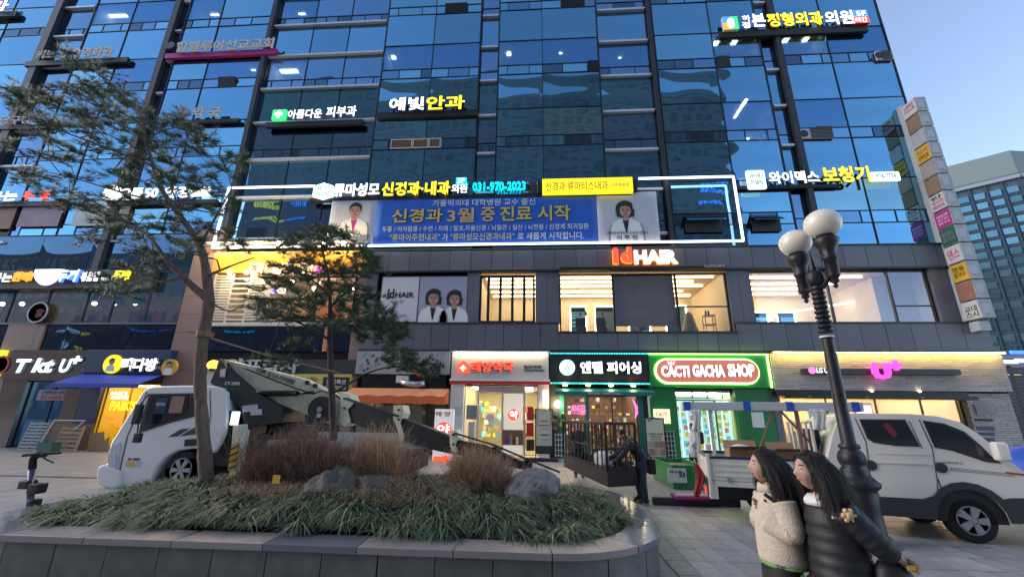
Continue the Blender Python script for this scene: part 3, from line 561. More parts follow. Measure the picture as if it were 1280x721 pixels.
def portrait(par, cx, cz, k, female):
    P = lambda pts, m, dy: K('print', MB().prism([(cx+u*k, cz+v*k) for u, v in pts], TY-dy, TY-dy+.004), m, par)
    el = lambda u, v, a, b, n=18: [(u+a*math.cos(2*math.pi*i/n), v+b*math.sin(2*math.pi*i/n)) for i in range(n)]
    P([(-1.05, -1.6), (-.95, -.75), (-.8, -.45), (-.25, -.15), (.25, -.15), (.8, -.45), (.95, -.75), (1.05, -1.6)], 'white', 0)
    P([(-1.05, -1.6), (-.97, -.75), (-.82, -.45), (-.78, -.5), (-.9, -.8), (-.95, -1.6)], 'grey', .004); P([(1.05, -1.6), (.97, -.75), (.82, -.45), (.78, -.5), (.9, -.8), (.95, -1.6)], 'grey', .004)
    P([(-.2, -.2), (.2, -.2), (.04, -1.05), (-.04, -1.05)], 'print_black' if female else 'magenta', .006)
    P([(-.17, -.3), (.17, -.3), (.17, .2), (-.17, .2)], 'skin', .008)
    if female: P(el(0, .42, .56, .60)[2:-1]+[(.5, 0), (.45, -.05)], 'print_black', .007); P([(-.55, .4), (-.5, -.08), (-.3, -.02), (-.3, .5)], 'print_black', .0075); P([(.55, .4), (.5, -.08), (.3, -.02), (.3, .5)], 'print_black', .0075)
    else: P(el(0, .52, .40, .42), 'print_black', .007)
    P(el(0, .32, .33, .42), 'skin', .012)
    P([(-.36, .45), (-.3, .72), (0, .85), (.3, .72), (.36, .45), (.22, .6), (-.05, .66), (-.24, .6)], 'print_black', .016)
    for q in (-.14, .14): P(el(q, .36, .065, .035, 8), 'print_black', .02); P([(q-.08, .45), (q+.08, .45), (q+.07, .48), (q-.07, .48)], 'print_black', .02)
    P(el(0, .1, .12, .035, 8), 'red', .02); P([(-.05, .2), (.05, .2), (.02, .34), (-.02, .34)], 'rust', .018); P(el(-.2, .2, .07, .05, 8), 'peachprint', .014); P(el(.2, .2, .07, .05, 8), 'peachprint', .014); P([(-.17, -.02), (.17, -.02), (.12, -.12), (-.12, -.12)], 'rust', .009)
    if female:
        for q in (-.14, .14): P(el(q, .36, .11, .09, 10), 'skin', .013)
pm = at(443, 272, TY); portrait(s, pm[0], pm[1]+.1, .92, False); pm = at(782, 271, TY); portrait(s, pm[0], pm[1]+.05, .92, True)
pr_(s, '의학박사/류마티스내과 전문의', 759, 810, 289, 293, 'print_black', bold=.0, y=TY-.03); pr_(s, '이 주 현', 771, 797, 294, 300, 'print_black', y=TY-.03); pr_(s, '신경과 전문의', 436, 462, 293, 297, 'print_black', bold=0, y=TY-.03)
for px, py in ((411, 247), (820, 246), (740, 246)): x, z = at(px, py, BY); K('tie_rope', MB().path([(x, BY, z), (x+.15, D-.3, z+.35)], .012, 5), 'offwhite', s)
# hair salon letters and poster
s = sthing('hair_salon_sign', 'red and white glowing letters reading id HAIR on a thin dark ledge', 805, 322)
a = prect(700, 908, 333, 336.5, D-.62); Bx('ledge', 'black', s, a[0], a[1], D-.62, D-.32, a[2], a[3])
pletters(s, 'i', 765, 773, 311, 331, D-.5, 'led_red', depth=.18, bold=.1, side='led_orange'); pletters(s, 'd', 775, 789, 310, 330, D-.5, 'led_red', depth=.18, bold=.08, side='led_orange'); pletters(s, 'HAIR', 792, 846, 314, 331, D-.5, 'led_white', depth=.18, bold=.09, side='led_orange')
pletters(s, 'Tel.970-0975', 880, 906, 331, 334.5, D-.63, 'offwhite', depth=.02, split=False, name='print', bold=0)
s = sthing('salon_poster', 'large pale window poster of two women with black hair and HAIR lettering', 530, 374, cat='poster')
a = prect(476, 584, 346, 402, D-.2); Bx('frame', 'mullion', s, a[0]-.06, a[1]+.06, D-.19, D-.02, a[2]-.06, a[3]+.06)
xm = at(523, 374, D-.2)[0]; M('posterwhite', (.60, .62, .68), .35, noise=.02); Bx('poster_sheet', 'posterwhite', s, a[0], xm-.03, D-.22, D-.195, a[2], a[3]); M('posterlilac', (.36, .37, .48), .35, noise=.05, ns=2); Bx('poster_sheet', 'posterlilac', s, xm+.03, a[1], D-.22, D-.195, a[2], a[3])
PYS = D-.228; TYo = TY
pr_(s, 'HAIR', 494, 518, 365, 372, 'print_black', y=PYS, bold=.05); pr_(s, 'i', 484, 487, 361, 373, 'print_black', y=PYS, bold=.05); pr_(s, 'd', 487, 493, 361, 373, 'print_black', y=PYS, bold=.05); pr_(s, '라온점', 487, 504, 375, 379, 'grey', y=PYS, bold=0); pr_(s, '031-973-0975', 483, 508, 393, 396, 'grey', y=PYS, bold=0)
TY = PYS; K_ = at(543, 377, PYS); K2_ = at(567, 377, PYS); portrait(s, K_[0]-.05, K_[1]-.1, .82, True); portrait(s, K2_[0]+.05, K2_[1]-.15, .8, True); TY = TYo
# upper left signs
s = sthing('third_floor_sign', 'white letters beside red letters on a dark rail', 40, 248)
backing(s, -40, 75, 252, 258); pletters(s, '웃는', -12, 24, 240, 252, SY, 'led_white', bold=.05); pletters(s, '두', 31, 40, 240, 250, SY, 'led_red', bold=.06); pletters(s, '·', 41, 44, 243, 248, SY, 'led_red', bold=.06); pletters(s, '뷰', 52, 62, 239, 249, SY, 'led_red', bold=.06)
s = sthing('oriental_clinic_sign', 'bright white letters after a round white disc, crossed by the leaning pine trunk', 200, 243)
backing(s, 134, 270, 250, 255); a = at(142, 243, SY); K('disc', MB().lathe([(.55, 0), (.55, .15)], (a[0], SY-.15, a[1]), 22, axis='y'), 'led_white', s)
pletters(s, '으뜸', 151, 180, 236, 249, SY, 'led_white', bold=.06); pletters(s, '50', 182, 199, 236, 248, SY, 'led_white', bold=.06); pletters(s, '안경', 206, 238, 234, 248, SY, 'led_white', bold=.06)
a = prect(240, 262, 235, 245, SY); Bx('arrow_box', 'led_white', s, a[0], a[1], SY-.1, SY+.05, a[2], a[3])
# second floor left signs
s = sthing('restaurant_fascia_sign', 'black fascia with orange letters and white bowl emblem above the lit restaurant windows', 90, 348)
y = D-.5; a = prect(-120, 165, 339, 360, y); Bx('fascia', 'black', s, a[0]-4, a[1]+1.2, y, D-.1, at(40, 361, y)[1], at(40, 338, y)[1], bevel=.02)
pletters(s, '볶이는', -22, 17, 342, 353, y-.01, 'led_white', bold=.05); pletters(s, '한끼!', 18, 42, 340, 352, y-.01, 'led_orange', bold=.06, shear=.15)
a = at(60, 346, y); bw = [(a[0]-.75, a[1]+.4), (a[0]+.75, a[1]+.4)]+[(a[0]+.75*math.cos(t), a[1]+.4-.85*math.sin(t)) for t in [math.pi*k/10 for k in range(1, 10)]]
K('bowl_emblem', MB().prism(bw, y-.15, y-.02), ['led_white'], s); K('emblem_halo', MB().prism([(a[0]+(u-a[0])*1.14+.05, a[1]+(v-a[1])*1.14-.02) for u, v in bw], y-.05, y-.005), 'led_violet', s)
pletters(s, '두끼', 75, 101, 338, 353, y-.02, 'led_white', bold=.05, side='led_blue', shear=.15, depth=.16); pletters(s, '볶음밥', 103, 126, 340, 352, y-.01, 'led_white', bold=.04); pletters(s, '떡볶이', 128, 141, 346, 352, y-.01, 'led_cool', bold=.02); pletters(s, '두끼!', 143, 163, 338, 350, y-.01, 'led_yellow', bold=.05, shear=.15)
s = sthing('round_emblem_sign', 'round dark emblem plate with a pale ring on the window pier', 50, 391)
a = at(50, 391, D-.2); K('plate', MB().lathe([(.62, 0), (.62, .1)], (a[0], D-.3, a[1]), 24, axis='y'), 'stone_dark', s); K('ring', MB().lathe([(.60, 0), (.60, .03), (.52, .03), (.52, 0)], (a[0], D-.335, a[1]), 24, axis='y'), 'lightgrey', s)
pletters(s, '家', 45, 55, 386, 397, D-.34, 'darkred', depth=.02, split=False, name='print', bold=.02)
s = sthing('restaurant_box_letters', 'cream lit letter cubes on the gold canopy, half hidden by pine needles', 350, 335)
for px0, px1, t in ((311, 325, '동'), (331, 345, '양'), (351, 365, '음'), (373, 387, '점')):
    a = prect(px0, px1, 328, 341, D-.85); c = Bx('letter_cube', 'box_cream', s, a[0], a[1], D-.85, D-.56, a[2], a[3], bevel=.03)
    letters(s, t, a[0]+.12, a[1]-.12, a[2]+.12, a[3]-.1, D-.855, 'brownpaper', depth=.02, split=False, name='print', bold=.0)
a = at(398, 337, D-.8); K('pink_lamp', MB().ball((a[0], D-.75, a[1]), .25, 12, 8), 'led_pink', s)
s = sthing('neon_sign', 'small blue and white neon letters inside the second floor restaurant window', 345, 362); pletters(s, '맛', 333, 345, 359, 367, D-.1, 'led_violet', depth=.04, bold=.02); pletters(s, '집', 346, 357, 360, 367, D-.1, 'led_white', depth=.04, bold=.0)
s = sthing('plaza_sign', 'grey metal letters on a dark fascia above the yellow banner', 330, 457)
y = D-.35; a = prect(262, 455, 449, 468, y); Bx('fascia', 'stone_dark', s, a[0], a[1], y, D-.12, a[2], a[3]); pletters(s, '양프라자', 284, 374, 448, 466, y-.01, 'lightgrey', bold=.03, depth=.1)
s = sthing('yellow_banner_sign', 'yellow fascia sign with red price lettering and a black patch', 410, 480)
y = D-.4; a = prect(258, 438, 467, 492, y); Bx('board', 'gold', s, a[0], a[1], y, D-.14, a[2], a[3]); a = prect(403, 436, 471, 489, y-.02); Bx('black_patch', 'black', s, a[0], a[1], y-.03, y-.002, a[2], a[3], bevel=.03)
pr_(s, '짜장 2000원?', 350, 397, 471, 478, 'darkred', y=y-.01, bold=.03); pr_(s, '점심특선', 408, 432, 474, 480, 'white', y=y-.04); pr_(s, '오늘 7000원', 406, 433, 481, 487, 'palegold', y=y-.04)
M('darkglass1', (.02, .022, .028), .15, spec=.6); Bx('shop_window', 'darkglass1', bld, -18.1, -9.95, D+.1, D+.2, .05, 3.2); Bx('shop_window', 'darkglass1', bld, -18.1, -9.95, D+.2, D+.3, 3.2, 5)
# ---- blade sign tower at the right corner
s = thing('blade_sign', 'tall vertical stack of tenant sign boxes projecting from the right corner of the building', 'sign tower', (20.3, D-.2, 5.6))
bx, by0, by1, bxe = 20.33, D-.12, 20.38, 20.9
Bx('backing_column', 'lightgrey', s, bx+.02, bxe, D-.36, D-.03, 5.7, 18.9); K('foot', MB().slab([(bx+.05, D-.4), (bxe-.05, D-.4), (bxe-.05, D-.9), (bx+.05, D-.9)], 5.95, 6.4), 'lightgrey', s)
M('palestone', (.42, .43, .45), .5, noise=.2, ns=3); M('mag', (.50, .03, .26), .5); M('dkgreen', (.03, .12, .09), .5); M('amberprint', (.72, .42, .03), .5); M('tan', (.26, .18, .13), .6, noise=.15, ns=2); M('pinkgrey', (.36, .30, .30), .6, noise=.1, ns=2)
pan = [('pagewhite', [('교대', 'print_black', .42, .75), ('스시', 'print_black', .08, .42)]), ('rust', []), ('amberprint', [('명동', 'print_black', .55, .85), ('칼국수', 'print_black', .2, .52)]), ('pagewhite', [('댄스', 'mag', .2, .8)]), ('dkgreen', [('플로렌스', 'grey', .5, .8), ('꽃가게', 'grey', .2, .45)]),
       ('mag', [('네일앤', 'whiteprint', .62, .8), ('헤어 피부', 'whiteprint', .4, .56), ('뷰티', 'whiteprint', .18, .34)]), ('pagewhite', [('란', 'print_black', .68, .92), ('마사지', 'mag', .38, .64), ('테라피', 'mag', .08, .34)]), ('tan', []), ('pinkgrey', []),
       ('amberprint', [('여성시대', 'brownpaper', .52, .85), ('산부인과', 'print_black', .12, .46)]), ('palestone', []), ('tan', []), ('pagewhite', [('노래연습장', 'magenta', .6, .85), ('코인노래', 'magenta', .3, .55)])]
M('pagewhite', (.62, .61, .60), .5, noise=.03)
ph = (18.75-6.45)/13
for i, (mt, tx) in enumerate(pan):
    z0 = 6.45+i*ph; b = Bx('sign_box', 'palestone', s, bx+.01, bxe, by1, D-.37, z0+.03, z0+ph-.03, bevel=.015)
    fy0, fy1 = by1+.03, D-.14
    Bx('face_panel', mt, b, bx-.02, bx+.008, by1+.03, D-.4, z0+.06, z0+ph-.06)
    K('vent_plate', MB().box(bx+.12, bx+.42, by1-.015, by1-.002, z0+.25, z0+.7), 'lightgrey', b)
    for t, m2, a0, a1 in tx: letters(s, t, -(D-.5), -(by1+.12), z0+.06+(ph-.12)*a0, z0+.06+(ph-.12)*a1, 0, m2, depth=.006, bold=.02, split=False, name='print', face='-x', fx=bx-.024)
# ================= SHOPS along the ground floor (each shop front is one thing)
SZ = 4.97
def shop(name, label, x0, x1, loc=None): return thing(name, label, 'shop front', ((x0+x1)/2, D, 0))
def sroom(par, x0, x1, z1=3.3, wall='roomcream', dep=5, floor='palewood', ceil='white', y0=D+.15):
    r = K('room', MB().box(x0, x1, y0+dep, y0+dep+.05, .02, z1, 0).box(x0-.04, x0, y0, y0+dep, .02, z1, 0).box(x1, x1+.04, y0, y0+dep, .02, z1, 0).box(x0, x1, y0, y0+dep, z1, z1+.04, 1).box(x0, x1, y0-.3, y0+dep, .003, .02, 2), [wall, ceil, floor], par); return r
def lamps(r, x0, x1, z, ys, mat='lamp_room', w=.12):
    for y in ys: K('ceiling_lamp', MB().box(x0, x1, y-w/2, y+w/2, z-.06, z-.02), mat, r)
def goods(r, x0, x1, y, z0, z1, cols, n, sz=(.12, .3)):
    for k in range(n):
        w = random.uniform(*sz); h = random.uniform(*sz)*1.1; x = random.uniform(x0, x1-w); z = z0+round(random.random()*(z1-z0)/.34)*.34
        K('product', MB().box(x, x+w, y-.15, y, z, z+min(h, .31)), random.choice(cols), r)
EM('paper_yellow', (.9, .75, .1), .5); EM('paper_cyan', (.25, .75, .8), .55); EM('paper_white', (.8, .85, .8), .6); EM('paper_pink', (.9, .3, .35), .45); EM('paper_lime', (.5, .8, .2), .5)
def frame(par, x0, x1, z0, z1, mull=(), y=D-.05, w=.04, mat='mullion', glass='shop_glass', name='shop_window'):
    f = MB().box(x0, x1, y-.04, y+.06, z0, z0+w).box(x0, x1, y-.04, y+.06, z1-w, z1).box(x0, x0+w, y-.04, y+.06, z0+w, z1-w).box(x1-w, x1, y-.04, y+.06, z0+w, z1-w)
    for c in mull: f.box(c-w/2, c+w/2, y-.04, y+.06, z0+w, z1-w)
    o = K(name, f, mat, par); xs = [x0+w*.5]+list(mull)+[x1-w*.5]
    for a, b in zip(xs, xs[1:]): K('pane', MB().box(a, b, y, y+.012, z0+w*.5, z1-w*.5), glass, o)
    return o
# far left yellow shop
s = shop('yellow_sign_shop', 'shop front with a glowing yellow sign at the left end of the row', -33, -28.8); a = prect(-60, 13, 441, 470, D-.4)
Bx('sign_board', 'box_yellow', s, a[0], -28.95, D-.45, D-.1, 3.55, 4.95); x, z = at(-2, 456, D-.5); K('emblem', MB().lathe([(.5, 0), (.5, .03), (.4, .03), (.4, 0)], (x+.1, D-.5, z), 20, axis='y'), 'red', s)
r = sroom(s, -36, -28.9, wall='roomwall'); lamps(r, -35, -29.5, 3.3, (22.5, 24.5)); frame(s, -36, -28.9, .05, 3.45, [-33.5, -31.2]); Bx('post', 'pink_granite', s, -28.88, -28.55, D-.3, D+.2, 0, 4.95)
# phone shop
s = shop('phone_shop', 'mirror clad phone shop front with white T kt U+ letters and dark door', -28.5, -23.9)
M('mirrorclad', (.30, .24, .21), .12, .85, noise=.2, ns=.6, stretch=(.4, 1, 2)); Bx('fascia', 'mirrorclad', s, -28.5, -23.95, D-.45, D-.1, 3.35, 4.95)
for t, p0, p1, yt, yb in (('T', 22, 41, 449, 466), ('kt', 45, 71, 448, 466), ('U', 78, 92, 449, 466), ('+', 92, 106, 445, 455)): pletters(s, t, p0, p1, yt, yb, D-.46, 'led_cool', bold=.07, shear=.15, depth=.14, side='whitebar')
Bx('wall_cladding', 'mirrorclad', s, -28.5, -27.2, D-.3, D-.1, 0, 3.35); Bx('wall_cladding', 'mirrorclad', s, -24.8, -23.95, D-.3, D-.1, 0, 3.35)
r = sroom(s, -27.2, -24.8, wall='stone_dark', ceil='grey', z1=3.3); lamps(r, -26.8, -26.4, 3.2, (23.5,)); frame(s, -27.2, -24.8, .05, 3.35, [-25.7], glass='clear_blue')
a = prect(48, 90, 487, 500, D-.16); Bx('notice', 'pinkpaper', s, a[0], a[1], D-.2, D-.15, a[2], a[3]); pr_(s, '스마트폰 성지', 52, 82, 488, 493, 'print_black', y=D-.21); pr_(s, '최대 1000만원 지원', 50, 86, 494, 499, 'red', y=D-.21, bold=.03)
# coffee shop
s = shop('coffee_shop', 'navy coffee shop front with white letters, two round yellow emblems and yellow interior', -23.9, -19.8)
Bx('fascia', 'navy', s, -23.93, -19.25, D-.6, D-.1, 3.75, 4.96, bevel=.02); Bx('side_panel', 'navy', s, -23.93, -22.9, D-.3, D-.1, 0, 3.3)
def emblem(px, py, mat, r_):
    x, z = at(px, py, D-.65); e = K('round_emblem', MB().lathe([(r_, 0), (r_, .12)], (x, D-.75, z), 24, axis='y'), mat, s)
    K('emblem_print', MB().prism([(x-.26, z-.38), (x-.2, z-.1), (x, z-.02), (x+.2, z-.1), (x+.26, z-.38)], D-.765, D-.755), 'white', e); K('emblem_print', MB().lathe([(.15, 0), (.15, .01)], (x, D-.775, z+.1), 14, axis='y'), 'skin', e)
    K('emblem_print', MB().prism([(x-.16, z+.1), (x-.15, z+.24), (x, z+.31), (x+.15, z+.24), (x+.16, z+.1), (x+.08, z+.19), (x-.08, z+.19)], D-.785, D-.777), 'print_black', e)
emblem(142, 455, 'box_yellow', .48); emblem(213, 459, 'amberprint', .42)
pletters(s, '빽다방', 154, 199, 448, 464, D-.62, 'led_white', bold=.06, depth=.14)
aw = MB().slab([(0, 0)]*0 or [(-24.4, D-.4), (-19.6, D-.4), (-19.6, D-1.7), (-24.4, D-1.7)], 0, 0) if False else MB()
aw.face([(-23.9, D-.55, 3.7), (-24.1, D-1.7, 3.15), (-19.5, D-1.7, 3.15), (-19.4, D-.55, 3.7)]); aw.face([(-24.1, D-1.7, 3.15), (-24.1, D-1.7, 2.95), (-19.5, D-1.7, 2.95), (-19.5, D-1.7, 3.15)]); aw.face([(-24.1, D-1.7, 3.15), (-23.9, D-.55, 3.7), (-23.95, D-.55, 2.95), (-24.1, D-1.7, 2.95)])
o = K('awning', aw, 'awnblue', s); sd = o.modifiers.new('t', 'SOLIDIFY'); sd.thickness = .03
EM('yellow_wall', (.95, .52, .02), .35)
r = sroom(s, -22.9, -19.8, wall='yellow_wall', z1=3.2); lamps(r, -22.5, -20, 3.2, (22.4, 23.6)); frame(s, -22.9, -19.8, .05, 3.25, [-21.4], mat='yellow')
pletters(s, "PAIK'S", -22.0 and 139, 160, 489, 494, D-.12, 'led_white', depth=.02, split=False, name='print', bold=.03); pletters(s, 'COFFEE', 139, 161, 495, 499, D-.12, 'led_white', depth=.02, split=False, name='print', bold=.03); pletters(s, "PAIK'S", 138, 170, 501, 513, D-.12, 'led_yellow', depth=.02, split=False, name='print', bold=.01)
Bx('counter', 'stone_dark', s, -22.4, -20.0, 22.6, 23.2, .02, 1.1)
# awning shop
s = shop('awning_shop', 'small shop front with an orange awning below a grey floral signboard', -9.3, -4.5)
M('floral', (.34, .34, .36), .6, noise=.05); b = Bx('sign_board', 'floral', s, -9.3, -4.48, D-.5, D-.1, 3.82, 4.95)
for k in range(64):
    x = random.uniform(-9.1, -4.8); z = random.uniform(3.95, 4.85); m = MB()
    for q in range(5): t = 2*math.pi*q/5; m.disc((x+.05*math.cos(t), D-.503-.0005*q, z+.05*math.sin(t)), .035, 6)
    K('flower_print', m, 'grey' if k % 3 else 'print_black', b)
x, z = at(524, 462, D-.56); K('red_diamond', MB().prism([(x-.42, z), (x, z-.36), (x+.42, z), (x, z+.36)], D-.57, D-.51), 'red', s); pletters(s, '약', 518, 530, 457, 467, D-.575, 'palestone', depth=.02, split=False, name='print'); pletters(s, '점', 537, 551, 453, 468, D-.55, 'print_black', bold=.04)
Bx('transom_window', 'darkglass1', s, -9.1, -4.7, D-.1, D, 3.1, 3.8); K('vent_pipe', MB().path([(-6.9, D-.35, 3.45), (-6.6, D-.4, 3.35), (-6.1, D-.5, 3.3), (-5.7, D-.5, 3.38)], .15, 12), 'steel', s, True); Bx('vent_box', 'white', s, -7.2, -6.6, D-.4, D-.12, 3.4, 3.75)
aw = MB(); x0, x1 = -9.35, -4.45; n = 24
for k in range(n):
    u0 = x0+(x1-x0)*k/n; u1 = x0+(x1-x0)*(k+1)/n; w0 = .03*math.sin(k*1.3); w1 = .03*math.sin((k+1)*1.3)
    aw.face([(u0, D-.5, 3.12), (u0, D-1.55, 2.72+w0), (u1, D-1.55, 2.72+w1), (u1, D-.5, 3.12)], 1); aw.face([(u0, D-1.55, 2.72+w0), (u0, D-1.58, 2.36+w1), (u1, D-1.58, 2.36+w0), (u1, D-1.55, 2.72+w1)], 0)
aw.face([(x1, D-.5, 3.12), (x1, D-1.55, 2.72), (x1, D-1.58, 2.36), (x1, D-.5, 2.4)], 0); aw.face([(x0, D-1.55, 2.72), (x0, D-.5, 3.12), (x0, D-.5, 2.4), (x0, D-1.58, 2.36)], 0)
o = K('awning', aw, ['orange', 'orangetop'], s); o.modifiers.new('t', 'SOLIDIFY').thickness = .02
r = sroom(s, -9.2, -4.6, wall='concrete', z1=3.0); lamps(r, -7.1, -6.8, 3.0, (22.6,), 'lamp_room'); lamps(r, -8.8, -8.2, 3.0, (23.6,)); goods(r, -9, -5, 24.5, .5, 2, ['grey', 'teal', 'steel', 'white', 'palewood'], 26); frame(s, -9.2, -4.6, .1, 3.05, [-8.3, -7.1, -5.6])
K('bench_box', MB().box(-8.4, -6.6, D-1.1, D-.5, .35, .45).box(-8.3, -8.2, D-1, D-.6, 0, .35).box(-6.8, -6.7, D-1, D-.6, 0, .35), 'wood', s)
# pharmacy
s = shop('pharmacy', 'white pharmacy front with red letters, a bright cream interior and sliding door', -4.4, .4)
M('pharmboard', (.62, .60, .55), .5); PX = (-4.4, .42)
Bx('sign_board', 'pharmboard', s, PX[0], PX[1], D-.5, D-.1, 3.62, 4.9); Bx('sign_surround', 'lightgrey', s, PX[0]-.06, PX[1]+.06, D-.75, D-.12, 4.9, 4.96); Bx('light_bar', 'lamp_room', s, PX[0]+.1, PX[1]-.1, D-.66, D-.6, 4.86, 4.895)
Bx('red_stripe', 'red', s, PX[0]-.05, PX[1]+.05, D-.6, D-.15, 3.36, 3.5); Bx('white_trim', 'white', s, PX[0]-.05, PX[1]+.05, D-.62, D-.14, 3.505, 3.6)
x, z = at(579, 459, D-.6); h = K('house_emblem', MB().prism([(x-.28, z-.25), (x+.28, z-.25), (x+.28, z+.1), (x, z+.34), (x-.28, z+.1)], D-.62, D-.51), 'led_red', s); K('cross', MB().box(x-.14, x+.14, D-.65, D-.625, z-.07, z+.01).box(x-.04, x+.04, D-.651, D-.626, z-.17, z+.11), 'led_white', h)
pletters(s, '태양약국', 590, 642, 452, 465, D-.52, 'led_red', bold=.05, depth=.1, side='red'); pletters(s, '일산동 태양빛', 655, 677, 456, 460, D-.51, 'print_black', depth=.02, split=False, name='print'); pletters(s, 'Taeyang Pharmacy', 655, 680, 461, 464.5, D-.51, 'print_black', depth=.02, split=False, name='print')
for x0, x1 in ((PX[0], -3.75), (-.1, .42)): Bx('wall_panel', 'white', s, x0, x1, D-.4, D-.1, 0, 3.36)
r = sroom(s, -3.75, -.1, wall='roomcream', z1=3.3, floor='roomcream'); lamps(r, -3.5, -.4, 3.3, (22.2, 23.4, 24.6)); goods(r, -3.6, -2.2, 25.5, .4, 2.6, ['paper_white', 'white', 'paper_yellow', 'lightgrey', 'paper_cyan'], 34); goods(r, -1.6, -.2, 24.8, .4, 2.4, ['white', 'paper_white', 'red', 'paper_yellow', 'teal'], 30)
frame(s, -3.75, -3.05, .1, 3.3, mat='whitebar'); frame(s, -3.05, -1.85, .08, 2.95, mat='whitebar', name='sliding_door'); dr2 = frame(s, -1.85, -.78, .08, 3.0, mat='whitebar', name='sliding_door', y=D-.12); frame(s, -.78, -.1, .1, 3.3, mat='whitebar'); Bx('lintel', 'lightgrey', s, -3.05, -.78, D-.1, D+.05, 3.0, 3.3)
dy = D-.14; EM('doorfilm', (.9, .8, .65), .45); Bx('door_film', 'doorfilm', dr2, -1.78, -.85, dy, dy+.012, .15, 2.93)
x, z = at(642, 518, dy); K('red_disc', MB().lathe([(.27, 0), (.27, .01)], (x, dy-.015, z), 24, axis='y'), 'led_red', s); pletters(s, '약', 637, 647, 513, 523, dy-.02, 'led_white', depth=.01, split=False, name='print', bold=.03)
a = prect(628, 654, 537, 556, dy-.01); pp = Bx('poster', 'wood', s, a[0], a[1], dy-.02, dy-.005, a[2], a[3]); 
for q, mt in enumerate(('red', 'blue', 'skin', 'print_black', 'white')): K('poster_print', MB().box(a[0]+.05+q*.15, a[0]+.17+q*.15, dy-.03, dy-.022, a[2]+.03, a[2]+.25+(q % 3)*.12), mt, pp)
x, z = at(613, 522, D-.06); K('white_disc', MB().lathe([(.2, 0), (.2, .01)], (x, D-.08, z), 20, axis='y'), 'white', s)
for px0, px1, yt, yb, mt in ((583, 596, 506, 524, 'grey'), (659, 667, 508, 525, 'red'), (658, 667, 528, 545, 'red'), (658, 668, 549, 563, 'stone_dark'), (585, 593, 527, 560, 'lightgrey'), (566, 577, 508, 519, 'pagewhite')): a = prect(px0, px1, yt, yb, D-.45 if px0 == 566 else D-.12); Bx('poster', mt, s, a[0], a[1], (D-.45 if px0 == 566 else D-.12), (D-.43 if px0 == 566 else D-.1), a[2], a[3])
K('wall_lamp', MB().box(.12, .28, D-.5, D-.41, 2.5, 3.1), 'box_white', s)
# piercing shop
s = shop('piercing_shop', 'dark teal piercing shop front with white letters and dotted cyan light rows', .5, 5.25)
M('blackboard', (.015, .02, .022), .5); Bx('sign_board', 'blackboard', s, .48, 5.22, D-.5, D-.1, 3.4, 4.9)
for zz in (4.86, 3.43):
    Bx('light_rail', 'teal', s, .46, 5.26, D-.58, D-.5, zz-.05, zz+.05)
    for k in range(40): K('light_dot', MB().box(.5+k*.119, .57+k*.119, D-.61, D-.585, zz-.03, zz+.03), 'led_cyan' if False else 'led_teal', s)
x, z = at(709, 459, D-.6); e = K('round_emblem', MB().lathe([(.37, 0), (.37, .1)], (x, D-.62, z), 26, axis='y'), 'led_cool', s); pletters(s, 'A', 704, 713, 453, 465, D-.63, 'led_teal', depth=.01, split=False, name='print', bold=0)
pletters(s, '엔젤 피어싱', 725, 801, 452, 467, D-.51, 'led_white', bold=.05, depth=.1); pletters(s, '031-917-7794', 786, 808, 471, 475, D-.505, 'darkred', depth=.01, split=False, name='print', bold=0)
aw = MB().face([(.75, D-.3, 3.22), (.7, D-1.1, 3.02), (5.3, D-1.1, 3.02), (5.2, D-.3, 3.22)]).face([(.7, D-1.1, 3.02), (.7, D-1.1, 2.85), (5.3, D-1.1, 2.85), (5.3, D-1.1, 3.02)]).face([(5.3, D-1.1, 3.02), (5.3, D-1.1, 2.85), (5.2, D-.3, 2.85), (5.2, D-.3, 3.22)])
o = K('awning', aw, 'teal', s); o.modifiers.new('t', 'SOLIDIFY').thickness = .025; letters(s, 'ANGEL PIERCING', 2.2, 3.7, 2.89, 2.98, D-1.12, 'whiteprint', depth=.01, split=False, name='print', bold=0)
for px in (707, 736, 765, 793): x, z = at(px, 485, D-.9); K('downlight', MB().lathe([(.11, 0), (.07, .06)], (x, D-.7, 3.3), 10), 'lamp_spot', s)
for x0, x1 in ((.9, 1.15), (4.65, 4.9), (2.18, 2.3)): Bx('post', 'teal', s, x0, x1, D-.25, D-.1, 0, 2.9)
Bx('wall_panel', 'stone_dark', s, .48, .9, D-.3, D-.1, 0, 3.35)
r = sroom(s, .9, 4.9, wall='brownpaper', z1=3.1); lamps(r, 1.2, 4.6, 3.1, (22.3, 23.6, 25), 'lamp_room', .06); goods(r, 1, 4.8, 24.2, .3, 2.6, ['paper_white', 'steel', 'paper_yellow', 'paper_pink', 'grey', 'palewood', 'black'], 70, (.08, .2)); goods(r, 1, 4.8, 22.6, .2, 1.5, ['steel', 'paper_pink', 'grey', 'red', 'black', 'paper_yellow'], 46, (.06, .16))
frame(s, 1.15, 2.18, .1, 2.9, mat='teal'); frame(s, 2.3, 4.65, .08, 2.9, [3.45], mat='mullion')
pletters(s, 'ANGEL', 714, 733, 506, 514, D-.1, 'led_pink', depth=.03, bold=.02); a = prect(715, 733, 515.5, 517, D-.1); Bx('neon_bar', 'led_magenta', s, a[0], a[1], D-.12, D-.1, a[2], a[3])
x, z = at(796, 512, D-.15)
for k in range(4): K('neon_wing', MB().path([(x-.15+.06*k, D-.12, z+.5-.1*k), (x-.02+.04*k, D-.12, z), (x-.1+.05*k, D-.12, z-.4+.08*k)], .018, 6), 'led_pink', s)
x, z = at(697, 505, D-.4); lamp_light(x, D-.8, z, 8); wl = K('globe_lamp', MB().ball((x, D-.45, z), .15, 14, 10), 'lamp_spot', s)
